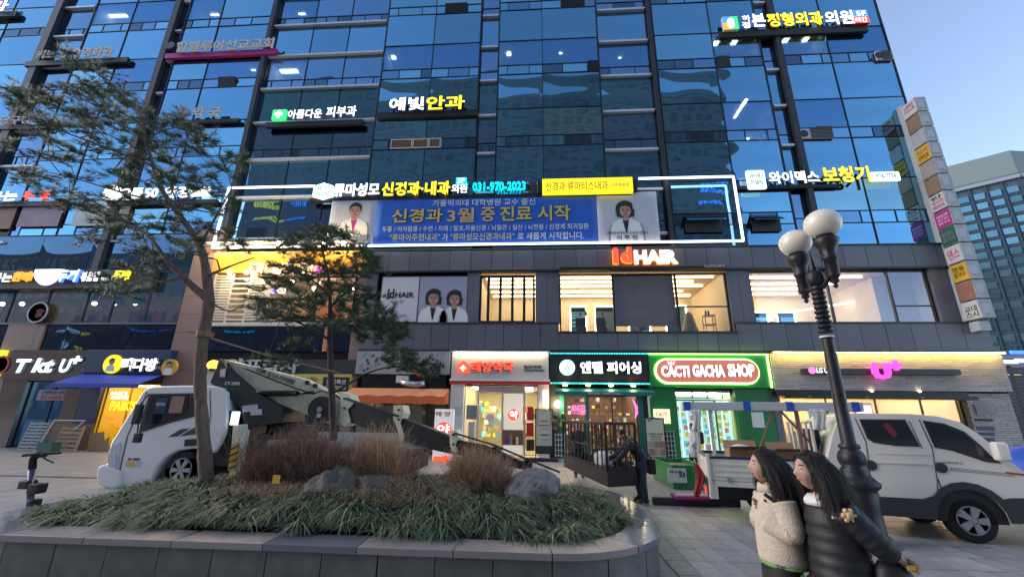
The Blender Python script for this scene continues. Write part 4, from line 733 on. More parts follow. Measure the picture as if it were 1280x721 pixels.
# gacha shop
s = shop('gacha_shop', 'bright green capsule toy shop front with a pink rounded sign and glowing colourful machines', 5.25, 10.85)
Bx('sign_board', 'green', s, 5.25, 10.82, D-.55, D-.1, 3.28, 4.82, bevel=.02); EM('strip_lime', (.5, 1, .15), 9); Bx('light_strip', 'strip_lime', s, 5.25, 10.82, D-.68, D-.62, 4.82, 4.86); Bx('light_strip', 'strip_lime', s, 10.76, 10.82, D-.62, D-.56, 3.3, 4.77)
a = prect(820, 947, 450, 478, D-.6); zc = (a[2]+a[3])/2; rr = (a[3]-a[2])/2
def pill(x0, x1, zc, r_): return [(x0+r_-r_*math.sin(t), zc+r_*math.cos(t)) for t in [math.pi*k/12 for k in range(13)]]+[(x1-r_+r_*math.sin(t), zc-r_*math.cos(t)) for t in [math.pi*k/12 for k in range(13)]]
EM('pillpink', (.75, .22, .16), .55); K('sign_pill', MB().prism(pill(a[0], a[1], zc, rr), D-.72, D-.56), 'pillpink', s); K('pill_halo', MB().prism(pill(a[0]-.07, a[1]+.07, zc, rr+.07), D-.62, D-.555), 'strip_lime', s)
pletters(s, 'CACTI', 826, 861, 457, 471, D-.73, 'led_white', bold=.07, depth=.08); pletters(s, 'GACHA', 865, 905, 456, 471, D-.73, 'led_white', bold=.07, depth=.08); pletters(s, 'SHOP', 909, 942, 455, 471, D-.73, 'led_white', bold=.07, depth=.08)
for q in (837, 839, 841): x, z = at(q, 454, D-.74); K('spike', MB().prism([(x-.03, z-.05), (x+.03, z-.05), (x+(q-839)*.04, z+.09)], D-.8, D-.73), 'led_white', s)
for x0, x1 in ((5.25, 6.45), (9.35, 10.85)): Bx('wall_panel', 'green', s, x0, x1, D-.3, D-.1, 0, 3.28)
Bx('wall_panel', 'green', s, 9.15, 9.35, D-.4, D-.1, 0, 3.28); Bx('edge_light', 'paper_lime', s, 9.0, 9.05, D-.2, D-.15, 0, 2.9)
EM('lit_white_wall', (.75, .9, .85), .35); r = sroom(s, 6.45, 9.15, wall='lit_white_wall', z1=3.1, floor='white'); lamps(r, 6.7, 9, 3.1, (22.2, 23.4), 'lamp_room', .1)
EM('machine_glow', (.75, .95, .95), .75)
for i in range(8):
    mc = K('toy_machine', MB().box(6.5+i*.33, 6.8+i*.33, D+.5, D+1.0, .1, 2.6), 'machine_glow', r)
    z = .2
    while z < 2.4:
        h = random.uniform(.14, .3); w = random.uniform(.12, .25); x = 6.52+i*.33+random.uniform(0, .28-w); K('toy_card', MB().box(x, x+w, D+.47+random.uniform(0, .02), D+.495, z, z+h), random.choice(['paper_yellow', 'paper_yellow', 'paper_cyan', 'paper_cyan', 'paper_white', 'paper_pink', 'paper_lime']), mc); z += h+random.uniform(.03, .16)
frame(s, 6.45, 9.1, .08, 2.75, [7.3, 8.3], mat='green', w=.06); frame(s, 6.45, 9.1, 2.78, 3.2, [7.3, 8.0, 8.7], mat='green', glass='paper_lime' if False else 'clear')
a = prect(940, 955, 515, 534, D-.32); Bx('notice', 'white', s, a[0], a[1], D-.33, D-.302, a[2], a[3]); a = prect(917, 923, 511, 527, D-.15); Bx('notice', 'white', s, a[0], a[1], D-.17, D-.14, a[2], a[3])
x0, x1, z0, z1 = prect(817, 837, 511, 529, D-.5); g = Bx('open_sign', 'box_cream', s, x0, x1, D-.6, D-.5, z0, z1); pletters(s, 'CACTI', 820, 834, 515, 520, D-.61, 'brownpaper', depth=.01, split=False, name='print'); pletters(s, '가챠샵 오픈', 820, 834, 522, 525, D-.61, 'brownpaper', depth=.01, split=False, name='print', bold=0)
# phone shop with brick front
s = shop('brick_phone_shop', 'pale brick shop front with pink U+ letters under a long yellow light strip', 10.9, 21.2)
M('brick', (.52, .48, .44), .75, noise=.12, ns=9, rnd=.14, bump=.2); M('mortar', (.10, .095, .09), .9)
Bx('mortar_wall', 'mortar', s, 10.92, 21.3, D-.52, D-.1, 3.2, 4.9); Bx('mortar_wall', 'mortar', s, 19.35, 21.3, D-.32, D-.1, 0, 3.2)
bm = {}; cnt = 0; rest = MB()
def brick_at(x, z, w, y, h=.085):
    global cnt
    if cnt < 300:
        k = round(w, 2)
        if k not in bm: o = K('brick', MB().box(-w/2, w/2, 0, .05, 0, h), 'brick', s); bm[k] = o.data
        else: o = bpy.data.objects.new('brick', bm[k]); link(o, s)
        o.location = (x+w/2, y+random.uniform(-.012, .01), z); cnt += 1
    else: d = random.uniform(-.012, .01); rest.box(x, x+w, y+d, y+d+.05, z, z+h)
for row in range(17):
    z = 3.22+row*.1; x = 10.95-(row % 2)*.28
    while x < 21.27:
        w = .56; a0 = max(x, 10.93); a1 = min(x+w, 21.29)
        if a1-a0 > .08: brick_at(a0, z, a1-a0-.015, D-.55)
        x += w
for row in range(31):
    z = .04+row*.1; x = 19.4-(row % 2)*.28
    while x < 21.25:
        a0 = max(x, 19.37); a1 = min(x+.56, 21.28)
        if a1-a0 > .08: brick_at(a0, z, a1-a0-.015, D-.35)
        x += .56
M('brick_far', (.52, .48, .44), .75, noise=.12, ns=9, island=.14, bump=.2)
o = K('brick', rest, 'brick_far', s); o['kind'] = 'stuff'
EM('led_amber', (1, .66, .16), 60); Bx('light_strip', 'led_amber', s, 11.0, 21.2, D-.82, D-.78, 4.9, 4.93); Bx('light_trough', 'stone_dark', s, 10.92, 21.3, D-.84, D-.56, 4.932, 4.97)
a = prect(1004, 1200, 461, 469, D-.75); Bx('sign_rail', 'stone_dark', s, a[0], a[1], D-.8, D-.56, 3.93, 4.17)
x, z = at(1015, 463, D-.82); e = K('round_emblem', MB().lathe([(.15, 0), (.15, .04)], (x, D-.85, z), 16, axis='y'), 'led_pink', s); pletters(s, 'LG U+', 1020, 1038, 460, 466, D-.81, 'led_white', depth=.04, bold=.03)
pletters(s, 'U', 1089, 1112, 454, 474, D-.85, 'led_magenta', bold=.1, depth=.12); pletters(s, '+', 1111, 1125, 450, 463, D-.85, 'led_magenta', bold=.12, depth=.12)
Bx('shutter_box', 'black', s, 10.95, 19.3, D-.6, D-.12, 2.92, 3.18); Bx('shutter_box', 'black', s, 11.3, 19.2, D-1.1, D-.61, 2.82, 2.95)
for px in (1012, 1083, 1152): x, z = at(px, 494, D-1.1); K('bracket', MB().path([(x-.06, D-1.12, 2.92), (x, D-1.13, 2.86), (x+.06, D-1.12, 2.92)], .012, 5), 'steel', s)
for px in (1090, 1150): x, z = at(px, 489, D-.6); K('downlight', MB().lathe([(.05, 0), (.05, .03)], (x, D-.58, 3.16), 8), 'lamp_spot', s)
Bx('wall_panel', 'stone', s, 10.88, 11.2, D-.3, D-.1, 0, 3.0)
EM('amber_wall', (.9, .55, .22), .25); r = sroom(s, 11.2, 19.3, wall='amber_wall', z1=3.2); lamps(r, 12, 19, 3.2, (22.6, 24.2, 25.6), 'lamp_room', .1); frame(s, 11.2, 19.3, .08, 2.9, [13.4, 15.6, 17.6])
Bx('display_screen', 'led_violet', r, 17.4, 18.2, 25.5, 25.55, 2.0, 2.7); Bx('display_board', 'wood', r, 17.3, 18.3, 25.56, 25.6, .5, 2.85); Bx('display_board', 'teal', r, 14.0, 15.3, 24, 24.1, 1, 2.6); Bx('counter', 'white', r, 12.2, 14.4, 22.9, 23.3, .02, 1.2)
a = prect(1219, 1240, 523, 526, D-.38); Bx('name_plate', 'black', s, a[0], a[1], D-.39, D-.36, a[2], a[3]); a = prect(1219, 1233, 505, 518, D-.38); Bx('meter_box', 'grey', s, a[0], a[1], D-.42, D-.36, a[2], a[3])
for k in range(3): a = prect(1221, 1243, 533+k*7, 537+k*7, D-.38); Bx('name_plate', 'navy', s, a[0], a[1], D-.39, D-.36, a[2], a[3])
# ---- loose things in front of the shops
# standing boards
def stand(label, px0, px1, yt, y, mat, texts=(), name='standing_board', frame_='mullion'):
    x0, x1 = at(px0, 540, y)[0], at(px1, 540, y)[0]; z1 = at((px0+px1)/2, yt, y)[1]; b = thing(name, label, 'sign board', ((x0+x1)/2, y, 0))
    Bx('board', mat, b, x0, x1, y, y+.05, .25, z1); K('frame', MB().box(x0-.04, x0, y-.01, y+.06, 0, z1+.04).box(x1, x1+.04, y-.01, y+.06, 0, z1+.04).box(x0, x1, y-.01, y+.06, z1, z1+.04), frame_, b); Bx('foot', 'black', b, x0-.1, x1+.1, y-.25, y+.3, 0, .04)
    for t, q0, q1, za, zb, m2, bo in texts: letters(b, t, x0+(x1-x0)*q0, x0+(x1-x0)*q1, .25+(z1-.25)*za, .25+(z1-.25)*zb, y-.002, m2, depth=.006, split=False, name='print', bold=bo)
    return b, x0, x1, z1
M('cream_board', (.60, .56, .42), .6, noise=.03)
b, x0, x1, z1 = stand('tall cream board with ruled notices standing right of the pharmacy door', 670, 690, 512, 20.6, 'cream_board', [('영업시간', .3, .7, .72, .76, 'print_black', 0), ('평일 9:00-22:00', .2, .8, .62, .655, 'grey', 0), ('토요일', .3, .7, .55, .58, 'grey', 0), ('처방조제', .25, .75, .40, .45, 'print_black', .02), ('건강상담', .3, .7, .3, .33, 'grey', 0), ('031-905-8253', .15, .85, .12, .16, 'print_black', .01)])
K('ruled_box', MB().box(x0+.06, x1-.06, 20.585, 20.59, 1.5, 1.51).box(x0+.06, x1-.06, 20.585, 20.59, 2.25, 2.26).box(x0+.06, x0+.07, 20.585, 20.59, 1.51, 2.25).box(x1-.07, x1-.06, 20.585, 20.59, 1.51, 2.25), 'print_black', b); Bx('foot_band', 'stone_dark', b, x0, x1, 20.58, 20.598, .26, .6)
s = thing('pharmacy_light_box', 'white upright box sign with a red disc and an arrow, left of the pharmacy', 'sign', (-4.4, 18.8, 0)); y = 18.9
a = prect(542, 566, 511, 578, y); x0, x1 = a[0], a[1]; z1 = at(553, 511, y)[1]; EM('signface', (.85, .82, .82), .35); Bx('face', 'signface', s, x0, x1, y, y+.18, .05, z1, bevel=.01); zc = at(553, 538, y)[1]; K('red_disc', MB().lathe([(.36, 0), (.36, .01)], ((x0+x1)/2, y-.015, zc), 24, axis='y'), 'led_red', s)
pletters(s, '약', 546, 562, 530, 546, y-.02, 'led_white', depth=.01, split=False, name='print', bold=.03); pletters(s, '태 양', 545, 563, 514, 520, y-.01, 'red', depth=.01, split=False, name='print', bold=.04)
pa = at(553, 573, y)[1]; K('arrow', MB().prism([(x0+.05, pa-.09), (x1-.3, pa-.09), (x1-.3, pa-.19), (x1-.03, pa), (x1-.3, pa+.19), (x1-.3, pa+.09), (x0+.05, pa+.09)], y-.015, y-.003), 'led_red', s)
# poster stand of the gacha/piercing alley
b, x0, x1, z1 = stand('tall poster board with small photos between the piercing shop and green shop', 808, 830, 523, 20.3, 'cream_board', [('눈썹문신 속눈썹', .1, .9, .56, .62, 'print_black', 0), ('헤어라인 점', .2, .8, .49, .54, 'print_black', 0), ('레이저 관리', .2, .8, .43, .47, 'darkred', 0)])
for i in range(3):
    for k in range(2): Bx('photo_print', ('rust', 'skin', 'tan')[(i+k) % 3], b, x0+.05+i*.26, x0+.27+i*.26, 20.28, 20.298, .3+k*.32, .58+k*.32)
K('arrow_print', MB().path([(x0+.1, 20.29, 1.75), (x0+.4, 20.29, 1.9), (x0+.6, 20.29, 1.8)], .02, 5), 'print_black', b)
r_ = thing('wire_rack', 'white grid rack standing beside the poster board at the green shop', 'rack', (5.4, 20.5, 0)); x0, x1 = at(832, 560, 20.3)[0], at(845, 560, 20.3)[0]; m = MB()
for k in range(4): xx = x0+(x1-x0)*k/3; m.box(xx-.012, xx+.012, 20.4, 20.43, .1, 1.35)
for k in range(7): m.box(x0, x1, 20.38, 20.41, .1+k*.2, .125+k*.2)
K('grid', m, 'offwhite', r_); Bx('card_holder', 'stone_dark', r_, x0+.02, x1-.02, 20.45, 20.5, .12, 1.3)
r_ = thing('flower_rack', 'small black rack with plants and a white grid basket beside the piercing shop door', 'rack', (.9, 20.6, 0)); x0, x1 = at(693, 560, 20.5)[0], at(707, 560, 20.5)[0]; m = MB()
for xx in (x0, x1): m.box(xx-.02, xx+.02, 20.5, 20.54, 0, 2.1)
for k in range(4): m.box(x0, x1, 20.45, 20.8, .3+k*.5, .33+k*.5)
K('frame', m, 'black', r_); m = MB()
for k in range(5): m.box(x0+.02, x1-.02, 20.42, 20.44, .2+k*.22, .23+k*.22)
for k in range(4): xx = x0+.04+(x1-x0-.08)*k/3; m.box(xx-.01, xx+.01, 20.41, 20.43, .15, 1.15)
K('grid', m, 'offwhite', r_)
for k in range(14): K('plant_leaf', MB().ball((random.uniform(x0, x1), 20.55, random.uniform(1.35, 2.0)), .08, 6, 4, sq=(1, .6, 1.3)), random.choice(['dkgreen', 'green', 'amberprint']), r_)
# pallets and folding racks left
def pal(label, x0, x1, y, z1, lean, mat, n, name='wooden_pallet', vert=False):
    t = thing(name, label, 'pallet', ((x0+x1)/2, y, 0), world=False); w = x1-x0; t.rotation_euler = (-lean, 0, 0)
    for k in range(n):
        if vert: K('slat', MB().box(-w/2+w*k/n+.01, -w/2+w*(k+.8)/n, 0, .02, .03, z1-.03), mat, t)
        else: z = z1*k/n; K('slat', MB().box(-w/2, w/2, 0, .02, z+.01, z+z1/n*.68), mat, t)
    for q in (-.5, 0, .46): K('stringer', MB().box(w*q, w*q+.06, .022, .12, 0, z1), mat, t)
    return t
pal('grey ribbed panel leaning in front of the phone shop window', at(27, 540, 19.9)[0], at(51, 540, 19.9)[0], 19.9, 1.35, .18, 'grey', 9, 'leaning_panel')
pal('pale wooden pallet standing on edge left of the coffee shop', at(74, 540, 20.2)[0], at(101, 540, 20.2)[0], 20.1, 1.15, .12, 'palewood', 6)
pal('dark slatted pallet behind the pale one by the phone shop', at(57, 540, 20.6)[0], at(112, 540, 20.6)[0], 20.6, 1.25, .1, 'wood', 11)
fr = thing('metal_frame', 'empty pale metal frame leaning among the pallets', 'frame', (-23.5, 19.7, 0)); x0, x1 = at(50, 545, 19.8)[0], at(90, 545, 19.8)[0]
K('bar', MB().path([(x0, 19.8, 0), (x0+.25, 20, 1.4), (x1+.2, 20, 1.4), (x1, 19.8, 1.0)], .03, 8), 'offwhite', fr)
gb = thing('green_crate', 'small dark green crate on the ground before the pallets', 'crate', (-22.2, 19.4, 0)); x0, x1 = at(48, 560, 19.4)[0], at(66, 560, 19.4)[0]; K('shell', MB().box(x0, x1, 19.3, 19.33, .02, .45).box(x0, x1, 19.7, 19.73, .02, .45).box(x0, x0+.03, 19.33, 19.7, .02, .45).box(x1-.03, x1, 19.33, 19.7, .02, .45).box(x0+.03, x1-.03, 19.33, 19.7, .02, .05), 'dkgreen', gb)
cb = thing('folded_cardboard', 'folded brown cardboard leaning beside the coffee shop door', 'cardboard', (-20.6, 20.3, 0)); x, _ = at(122, 560, 20.3)
K('sheet', MB().prism([(x-.5, 0), (x+.35, 0), (x+.1, .9), (x-.6, .8)], 20.3, 20.33), 'cardboard', cb); K('sheet', MB().prism([(x-.1, 0), (x+.7, 0), (x+.5, .7)], 20.2, 20.23), 'cardboard', cb)
# green planter box with notice, dark beam, boards on the ground
g = thing('green_planter_box', 'green wooden planter box of dry soil with a white notice on its side', 'planter', (4.3, 14, 0)); x0, x1 = at(822, 590, 14.6)[0], at(858, 590, 13.2)[0]
K('box_side', MB().box(x0, x0+.05, 13.0, 15.2, .02, .62).box(x1+.5, x1+.55, 13.0, 15.2, .02, .62).box(x0+.05, x1+.5, 13.0, 13.05, .02, .62).box(x0+.05, x1+.5, 15.15, 15.2, .02, .62), 'green', g); K('soil', MB().box(x0+.05, x1+.5, 13.05, 15.15, .05, .5), 'brownpaper', g)
a = prect(835, 858, 585, 604, 12.98); n_ = Bx('notice', 'pagewhite', g, a[0], a[1], 12.97, 12.998, a[2]+.02, a[3]); 
letters(g, '경고문', a[0]+.06, a[1]-.1, a[3]-.12, a[3]-.05, 12.968, 'print_black', depth=.004, split=False, name='print', bold=.01); letters(g, 'SUI', a[0]+.3, a[1]-.04, a[2]+.16, a[2]+.3, 12.968, 'print_black', depth=.004, split=False, name='print', bold=.05)
p = gr(819, 633); q = gr(890, 633); t = K('dark_beam', MB().box(p[0], q[0]+.6, p[1]+.1, p[1]+.26, .013, .17), 'stone_dark', None, bevel=.01); tag(t, 'long dark beam lying on the paving behind the flatbed', 'beam')
t = thing('pink_tray', 'pink and white flat tray lying on the dark beam', 'tray', (3.6, 11.2, .17)); p = gr(846, 622, .2); Bx('base', 'magenta', t, p[0], p[0]+.75, p[1], p[1]+.5, .172, .22); Bx('lid', 'pinkpaper', t, p[0]+.03, p[0]+.72, p[1]+.03, p[1]+.47, .222, .25)
# dark fence at the right and blue bundle
f = thing('dark_site_fence', 'tall black louvred fence beyond the brick corner of the building', 'fence', (24, 24, 0))
for k in range(24): K('slat', MB().box(21.5, 34, 24+.0, 24.05, .1+k*.19, .27+k*.19), 'fin', f)
for k in range(5): Bx('post', 'black', f, 21.5+k*3, 21.6+k*3, 24.06, 24.16, 0, 4.75)
t = thing('blue_bundle', 'bright blue wrapped bundle at the right edge behind the white truck', 'bundle', (20, 17, 0)); x, z = at(1277, 572, 16); K('wrap', MB().ball((x+.4, 16, z-.4), .9, 14, 10, sq=(1.2, 1, .9)), 'blue', t, True)
# second shop row sign behind pedestrian: black ramp mats
for lab, px, py, w in (('black rubber ramp mat at the pharmacy doorstep', 680, 577, 1.3), ('black rubber ramp mat before the piercing shop', 760, 580, 2.2)):
    p = gr(px, py); t = K('ramp_mat', MB().prism([(p[0]-w/2, .005), (p[0]+w/2, .005), (p[0]+w/2-.05, .12), (p[0]-w/2+.05, .12)], p[1], p[1]+.5), 'rubber', None); tag(t, lab, 'mat')
# ---- distant apartment tower
M('aptwall', (.055, .095, .125), .6, noise=.05); M('aptpale', (.24, .27, .31), .6); M('aptroof', (.17, .21, .20), .6); M('aptglass', (.16, .30, .34), .12, .8, rnd=.35); M('aptdark', (.025, .05, .08), .4)
ty = 95.0; ang = math.radians(-38)
xc, zc = at(1262, 188, ty); ap = thing('apartment_tower', 'distant teal glazed high rise with a pale roof band at the right edge', 'building', (xc, ty, 0), world=False)
ap.rotation_euler = (0, 0, 0); H = zc
def pt(u, v): return (u, v)
# left face runs back to the left, right face runs to the right
LF = Vector((-math.sin(math.radians(52)), math.cos(math.radians(52)), 0)); RF = Vector((math.cos(math.radians(8)), math.sin(math.radians(8)), 0))
LL, RL = 62.0, 40.0
c0 = Vector((0, 0, 0)); c1 = LF*LL; c2 = c1+RF*RL; c3 = RF*RL
poly = [(c0.x, c0.y), (c3.x, c3.y), (c2.x, c2.y), (c1.x, c1.y)]
K('wall', MB().slab(poly, 0, H-6), 'aptwall', ap); K('roof_band', MB().slab([(p[0]*1.0, p[1]) for p in poly], H-6, H), 'aptroof', ap)
def facebox(o, d, nrm, u0, u1, z0, z1, th, mb):
    a = o+d*u0; b = o+d*u1; n_ = nrm*th; i = len(mb.v)
    for p in (a, b, b+n_, a+n_): mb.v.append((p.x, p.y, z0))
    for p in (a, b, b+n_, a+n_): mb.v.append((p.x, p.y, z1))
    for q in ((3, 2, 1, 0), (4, 5, 6, 7), (0, 1, 5, 4), (1, 2, 6, 5), (2, 3, 7, 6), (3, 0, 4, 7)): mb.f.append(tuple(i+k for k in q)); mb.m.append(0)
    return mb
nL = Vector((-LF.y, LF.x, 0)); nL = nL if nL.y < 0 else -nL; nR = Vector((RF.y, -RF.x, 0))
fl = 2.45; nw = 0; more = MB()
for k in range(38):
    z = H-9.2-fl*k-1.5
    if z < 2: break
    for i in range(22):
        u = .8+i*2.7
        if u > 59: break
        if nw < 298 and i < 9 and k < 23: K('window', facebox(c0, LF, nL, u, u+1.8, z, z+1.5, .25, MB()), 'aptglass', ap); nw += 1
        else: facebox(c0, LF, nL, u, u+1.8, z, z+1.5, .25, more)
    for i in range(11):
        u = .7+i*2.6
        if nw < 298 and i < 4 and k < 23: K('window', facebox(c0, RF, nR, u, u+1.8, z, z+1.5, .25, MB()), 'aptglass', ap); nw += 1
        else: facebox(c0, RF, nR, u, u+1.8, z, z+1.5, .25, more)
    K('balcony_band', facebox(c0, RF, nR, .2, 39, z-.62, z-.28, .7, MB()), 'aptpale', ap)
    K('balcony_band', facebox(c0, LF, nL, .2, 60, z-.6, z-.35, .15, MB()), 'aptdark', ap)
o = K('window', more, 'aptglass', ap); o['kind'] = 'stuff'
K('cornice', facebox(c0, LF, nL, 0, LL, H-7.5, H-6.6, .8, MB()), 'aptpale', ap); K('cornice', facebox(c0, RF, nR, 0, RL, H-7.5, H-6.6, .8, MB()), 'aptpale', ap)
for i in range(21): K('pilaster', facebox(c0, LF, nL, .2+i*2.7, .5+i*2.7, 0, H-7.5, .5, MB()), 'aptdark', ap)
for k in range(3): p = LF*(20+k*3); K('antenna', MB().path([(p.x+3, p.y+4, H), (p.x+3, p.y+4, H+6-2*(k % 2))], .08, 5), 'steel', ap)
# low lit arcade at its foot
lb = thing('distant_shop_arcade', 'distant low block with small blue and yellow shop signs beyond the dark fence', 'building', (60, 58, 0)); Bx('wall', 'stone', lb, 42, 80, 60, 66, 0, 11.0)
for k in range(5): Bx('column', 'aptpale', lb, 43+k*3.2, 43.5+k*3.2, 59.6, 59.99, 0, 11)
for k in range(6):
    for j in range(3): Bx('window', 'darkglass1', lb, 43.7+k*3.2, 46+k*3.2, 59.9, 59.97, 1.2+j*3.2, 3.5+j*3.2)
for px0, px1, yt, yb, mt, sg in ((1250, 1272, 450, 454, 'led_cool', 1), (1264, 1280, 438, 442, 'led_blue', 1), (1247, 1262, 468, 472, 'led_cool', 1), (1262, 1276, 467, 471, 'led_yellow', 1), (1270, 1290, 448, 453, 'led_violet', 1)):
    a = prect(px0, px1, yt, yb, 59.3); Bx('shop_sign', mt, lb, a[0], a[1], 59.25, 59.5, a[2], a[3])
# ================= bucket truck (left)
M('truckwhite', (.80, .80, .80), .35, noise=.03, ns=1.5, coat=.3, spec=.6); M('creampaint', (.68, .66, .50), .45, noise=.12, ns=4, bump=.1); M('boomblack', (.018, .019, .02), .45, noise=.2, ns=5)
M('winglass', (.012, .015, .02), .06, spec=.9); M('lens', (.55, .6, .65), .12, spec=.9); M('rim', (.35, .36, .38), .35, .7); M('pinstripe', (.06, .07, .08), .4)
tk = thing('bucket_truck', 'white aerial work truck with amber beacon, its cream and black boom lowered behind the planter', 'truck', (-9.5, 12, 0))
ty0, ty1 = 11.0, 13.15
def P(pts, y=11.0): return [at(a, b, y) for a, b in pts]
cabp = P([(127, 603), (125, 590), (127, 581), (134, 579), (135, 566), (138, 553), (146, 541), (154, 528), (166, 509), (178, 489), (184, 484.5), (192, 482.5), (230, 481.5), (266, 482), (277, 485), (282, 491), (283, 520), (281, 540), (276, 552), (268, 566), (262, 566), (255, 562), (240, 560.5), (222, 563), (208, 570), (197, 582), (190, 597), (187, 606), (150, 610)])
K('cab', MB().prism(cabp, ty0, ty1), 'truckwhite', tk, bevel=.05)
K('cab_underside', MB().prism(P([(150, 611), (187, 607), (200, 590), (222, 575), (262, 570), (262, 615), (150, 622)]), ty0+.06, ty1-.06), 'black', tk)
def onside(name, pts, mat, d=.012, par=tk, y=11.0): return K(name, MB().prism(P(pts, y), y-d, y+.005), mat, par)
dw = onside('door_window', [(187, 492), (249, 491), (249, 519), (214, 528), (174, 541), (178, 520)], 'black', .012); onside('pane', [(190, 494.5), (236, 493.5), (234, 515), (213, 524), (181, 535), (183, 518)], 'winglass', .02, dw)
Bx('seat_glow', 'brownpaper', dw, at(213, 505, 10.97)[0], at(229, 505, 10.97)[0], 10.965, 10.978, at(220, 516, 10.97)[1], at(220, 495, 10.97)[1]); a = prect(194, 208, 497, 517, 10.97); Bx('door_sticker', 'navy', dw, a[0], a[1], 10.966, 10.977, a[2], a[3])
letters(dw, 'RENTAL', a[0]+.03, a[1]-.03, (a[2]+a[3])/2, (a[2]+a[3])/2+.08, 10.964, 'white', depth=.002, split=False, name='print', bold=0)
K('windscreen', MB().face([(*at(154, 529)[:0], 0, 0, 0)] if False else [(at(153.5, 528, 11)[0]-.012, ty0+.08, at(153.5, 529, 11)[1]), (at(153.5, 528, 11)[0]-.012, ty1-.08, at(153.5, 529, 11)[1]), (at(177, 490.5, 11)[0]-.012, ty1-.14, at(177, 490.5, 11)[1]), (at(177, 490.5, 11)[0]-.012, ty0+.14, at(177, 490.5, 11)[1])]), 'winglass', tk)
onside('door_seam', [(183, 490), (184.5, 490), (160, 545), (150, 590), (148.5, 590), (158.5, 545)], 'pinstripe', .006); onside('door_seam', [(262, 488), (263, 488), (264, 520), (255, 560), (254, 560), (263, 520)], 'pinstripe', .006)
onside('graphic_stripe', [(210, 546), (226, 536), (238, 535), (222, 545)], 'pinstripe', .008); onside('graphic_stripe', [(225, 545), (243, 534), (250, 533), (250, 542)], 'pinstripe', .008)
onside('door_handle', [(232, 549), (250, 547.5), (250, 556), (231, 557.5)], 'black', .03)
onside('corner_light', [(141, 556), (151, 553), (148, 587), (136, 588), (136, 570)], 'lens', .02); onside('headlight', [(137, 569), (146, 567), (146, 585), (137, 587)], 'lens', .035)
onside('side_marker', [(158, 577), (168, 576.5), (168, 582), (158, 582.5)], 'amberprint', .02); onside('side_marker', [(168.3, 576.5), (175, 577), (175, 581.5), (168.3, 582)], 'lens', .018)
pr_(tk, 'EX 78/85', 160, 175, 572, 575.5, 'pinstripe', y=ty0-.004); 
K('bumper', MB().prism(P([(125, 606), (122.5, 596), (124, 584), (131, 580), (152, 588), (151, 606), (146, 612)]), ty0-.05, ty1+.05), 'truckwhite', tk, bevel=.04)
m = MB().path([(*[at(186, 492, 10.8)[0]], 10.8, at(186, 492, 10.8)[1]), (at(178, 500, 10.75)[0], 10.72, at(178, 505, 10.75)[1]), (at(174, 540, 10.75)[0], 10.72, at(174, 546, 10.75)[1])], .02, 8); K('mirror_arm', m, 'black', tk)
for yt, yb in ((505, 530), (541, 553)): a = prect(169, 177, yt, yb, 10.7); Bx('mirror', 'black', tk, a[0], a[1], 10.62, 10.74, a[2], a[3], bevel=.02)
def wheel(par, x, y, z, r, w, rimmat='rim', name='wheel', side=-1, spokes=6):
    o = K(name, MB().lathe([(r*.62, -w/2), (r*.94, -w/2), (r, -w*.36), (r, w*.36), (r*.94, w/2), (r*.62, w/2)], (x, y, z), 32, axis='y'), 'rubber', par, True)
    f = y+side*(w/2-.01)
    h = MB().lathe([(r*.64, 0), (r*.64, side*.02), (r*.58, side*.02), (r*.56, -side*.05), (r*.1, -side*.05)], (x, f, z), 28, axis='y'); K('rim', h, rimmat, o)
    for k in range(spokes):
        t = 2*math.pi*k/spokes; c, s_ = math.cos(t), math.sin(t); q = MB(); a0, a1 = r*.14, r*.58
        pts = [(x+c*a0-s_*.035, z+s_*a0+c*.035), (x+c*a1-s_*.06, z+s_*a1+c*.06), (x+c*a1+s_*.06, z+s_*a1-c*.06), (x+c*a0+s_*.035, z+s_*a0-c*.035)]
        K('spoke', MB().prism(pts, min(f, f+side*.03)-.02, max(f, f+side*.03)-.0), 'steel', o)
    K('hub', MB().lathe([(r*.16, 0), (r*.14, side*.04), (.01, side*.045)], (x, f, z), 14, axis='y'), 'steel', o); return o
wheel(tk, -9.1, 11.2, .45, .45, .28); wheel(tk, -9.1, 12.95, .45, .45, .28); wheel(tk, -4.9, 11.25, .45, .45, .3); wheel(tk, -4.9, 12.9, .45, .45, .3)
Bx('chassis', 'black', tk, -10.6, -3.2, 11.35, 12.8, .5, .85); Bx('cab_back', 'black', tk, -8.35, -7.9, 11.1, 13.0, .55, 1.9, bevel=.02)
Bx('flat_deck', 'lightgrey', tk, -6.9, -2.9, 11.0, 13.1, 1.05, 1.2, bevel=.02); Bx('deck_box', 'darksteel', tk, -7.2, -5.9, 11.1, 12.9, .5, 1.04, bevel=.02); Bx('deck_rail', 'lightgrey', tk, -5.6, -2.9, 10.98, 11.04, 1.2, 1.42)
ym = 11.6
def bp(name, pts, mat, y0=11.3, y1=11.95, par=tk, bevel=.015): return K(name, MB().prism([at(a, b, y0) for a, b in pts], y0, y1), mat, par, bevel=bevel)
tb = K('turntable', MB().lathe([(.75, 0), (.75, .12), (.6, .16), (.6, .35)], (-6.9, 11.95, 1.2), 28), 'darksteel', tk)
pil = bp('boom_pillar', [(275, 448), (285, 462), (314, 487), (322, 492), (330, 496), (352, 510), (353, 528), (320, 532), (305, 531), (300, 510), (283, 493), (262, 478)], 'boomblack', 11.15, 12.3)
pr_(pil, 'CT-290S', 281, 300, 477, 481, 'white', y=11.145, bold=.02); bp('pillar_plate', [(303, 507), (322, 505), (322, 511), (327, 511), (327, 518), (313, 519), (313, 514), (303, 515)], 'lightgrey', 11.135, 11.15, pil, 0)
bp('reflector_plate', [(275, 462), (282, 460), (281, 471), (275, 471)], 'pagewhite', 11.13, 11.149, pil, 0)
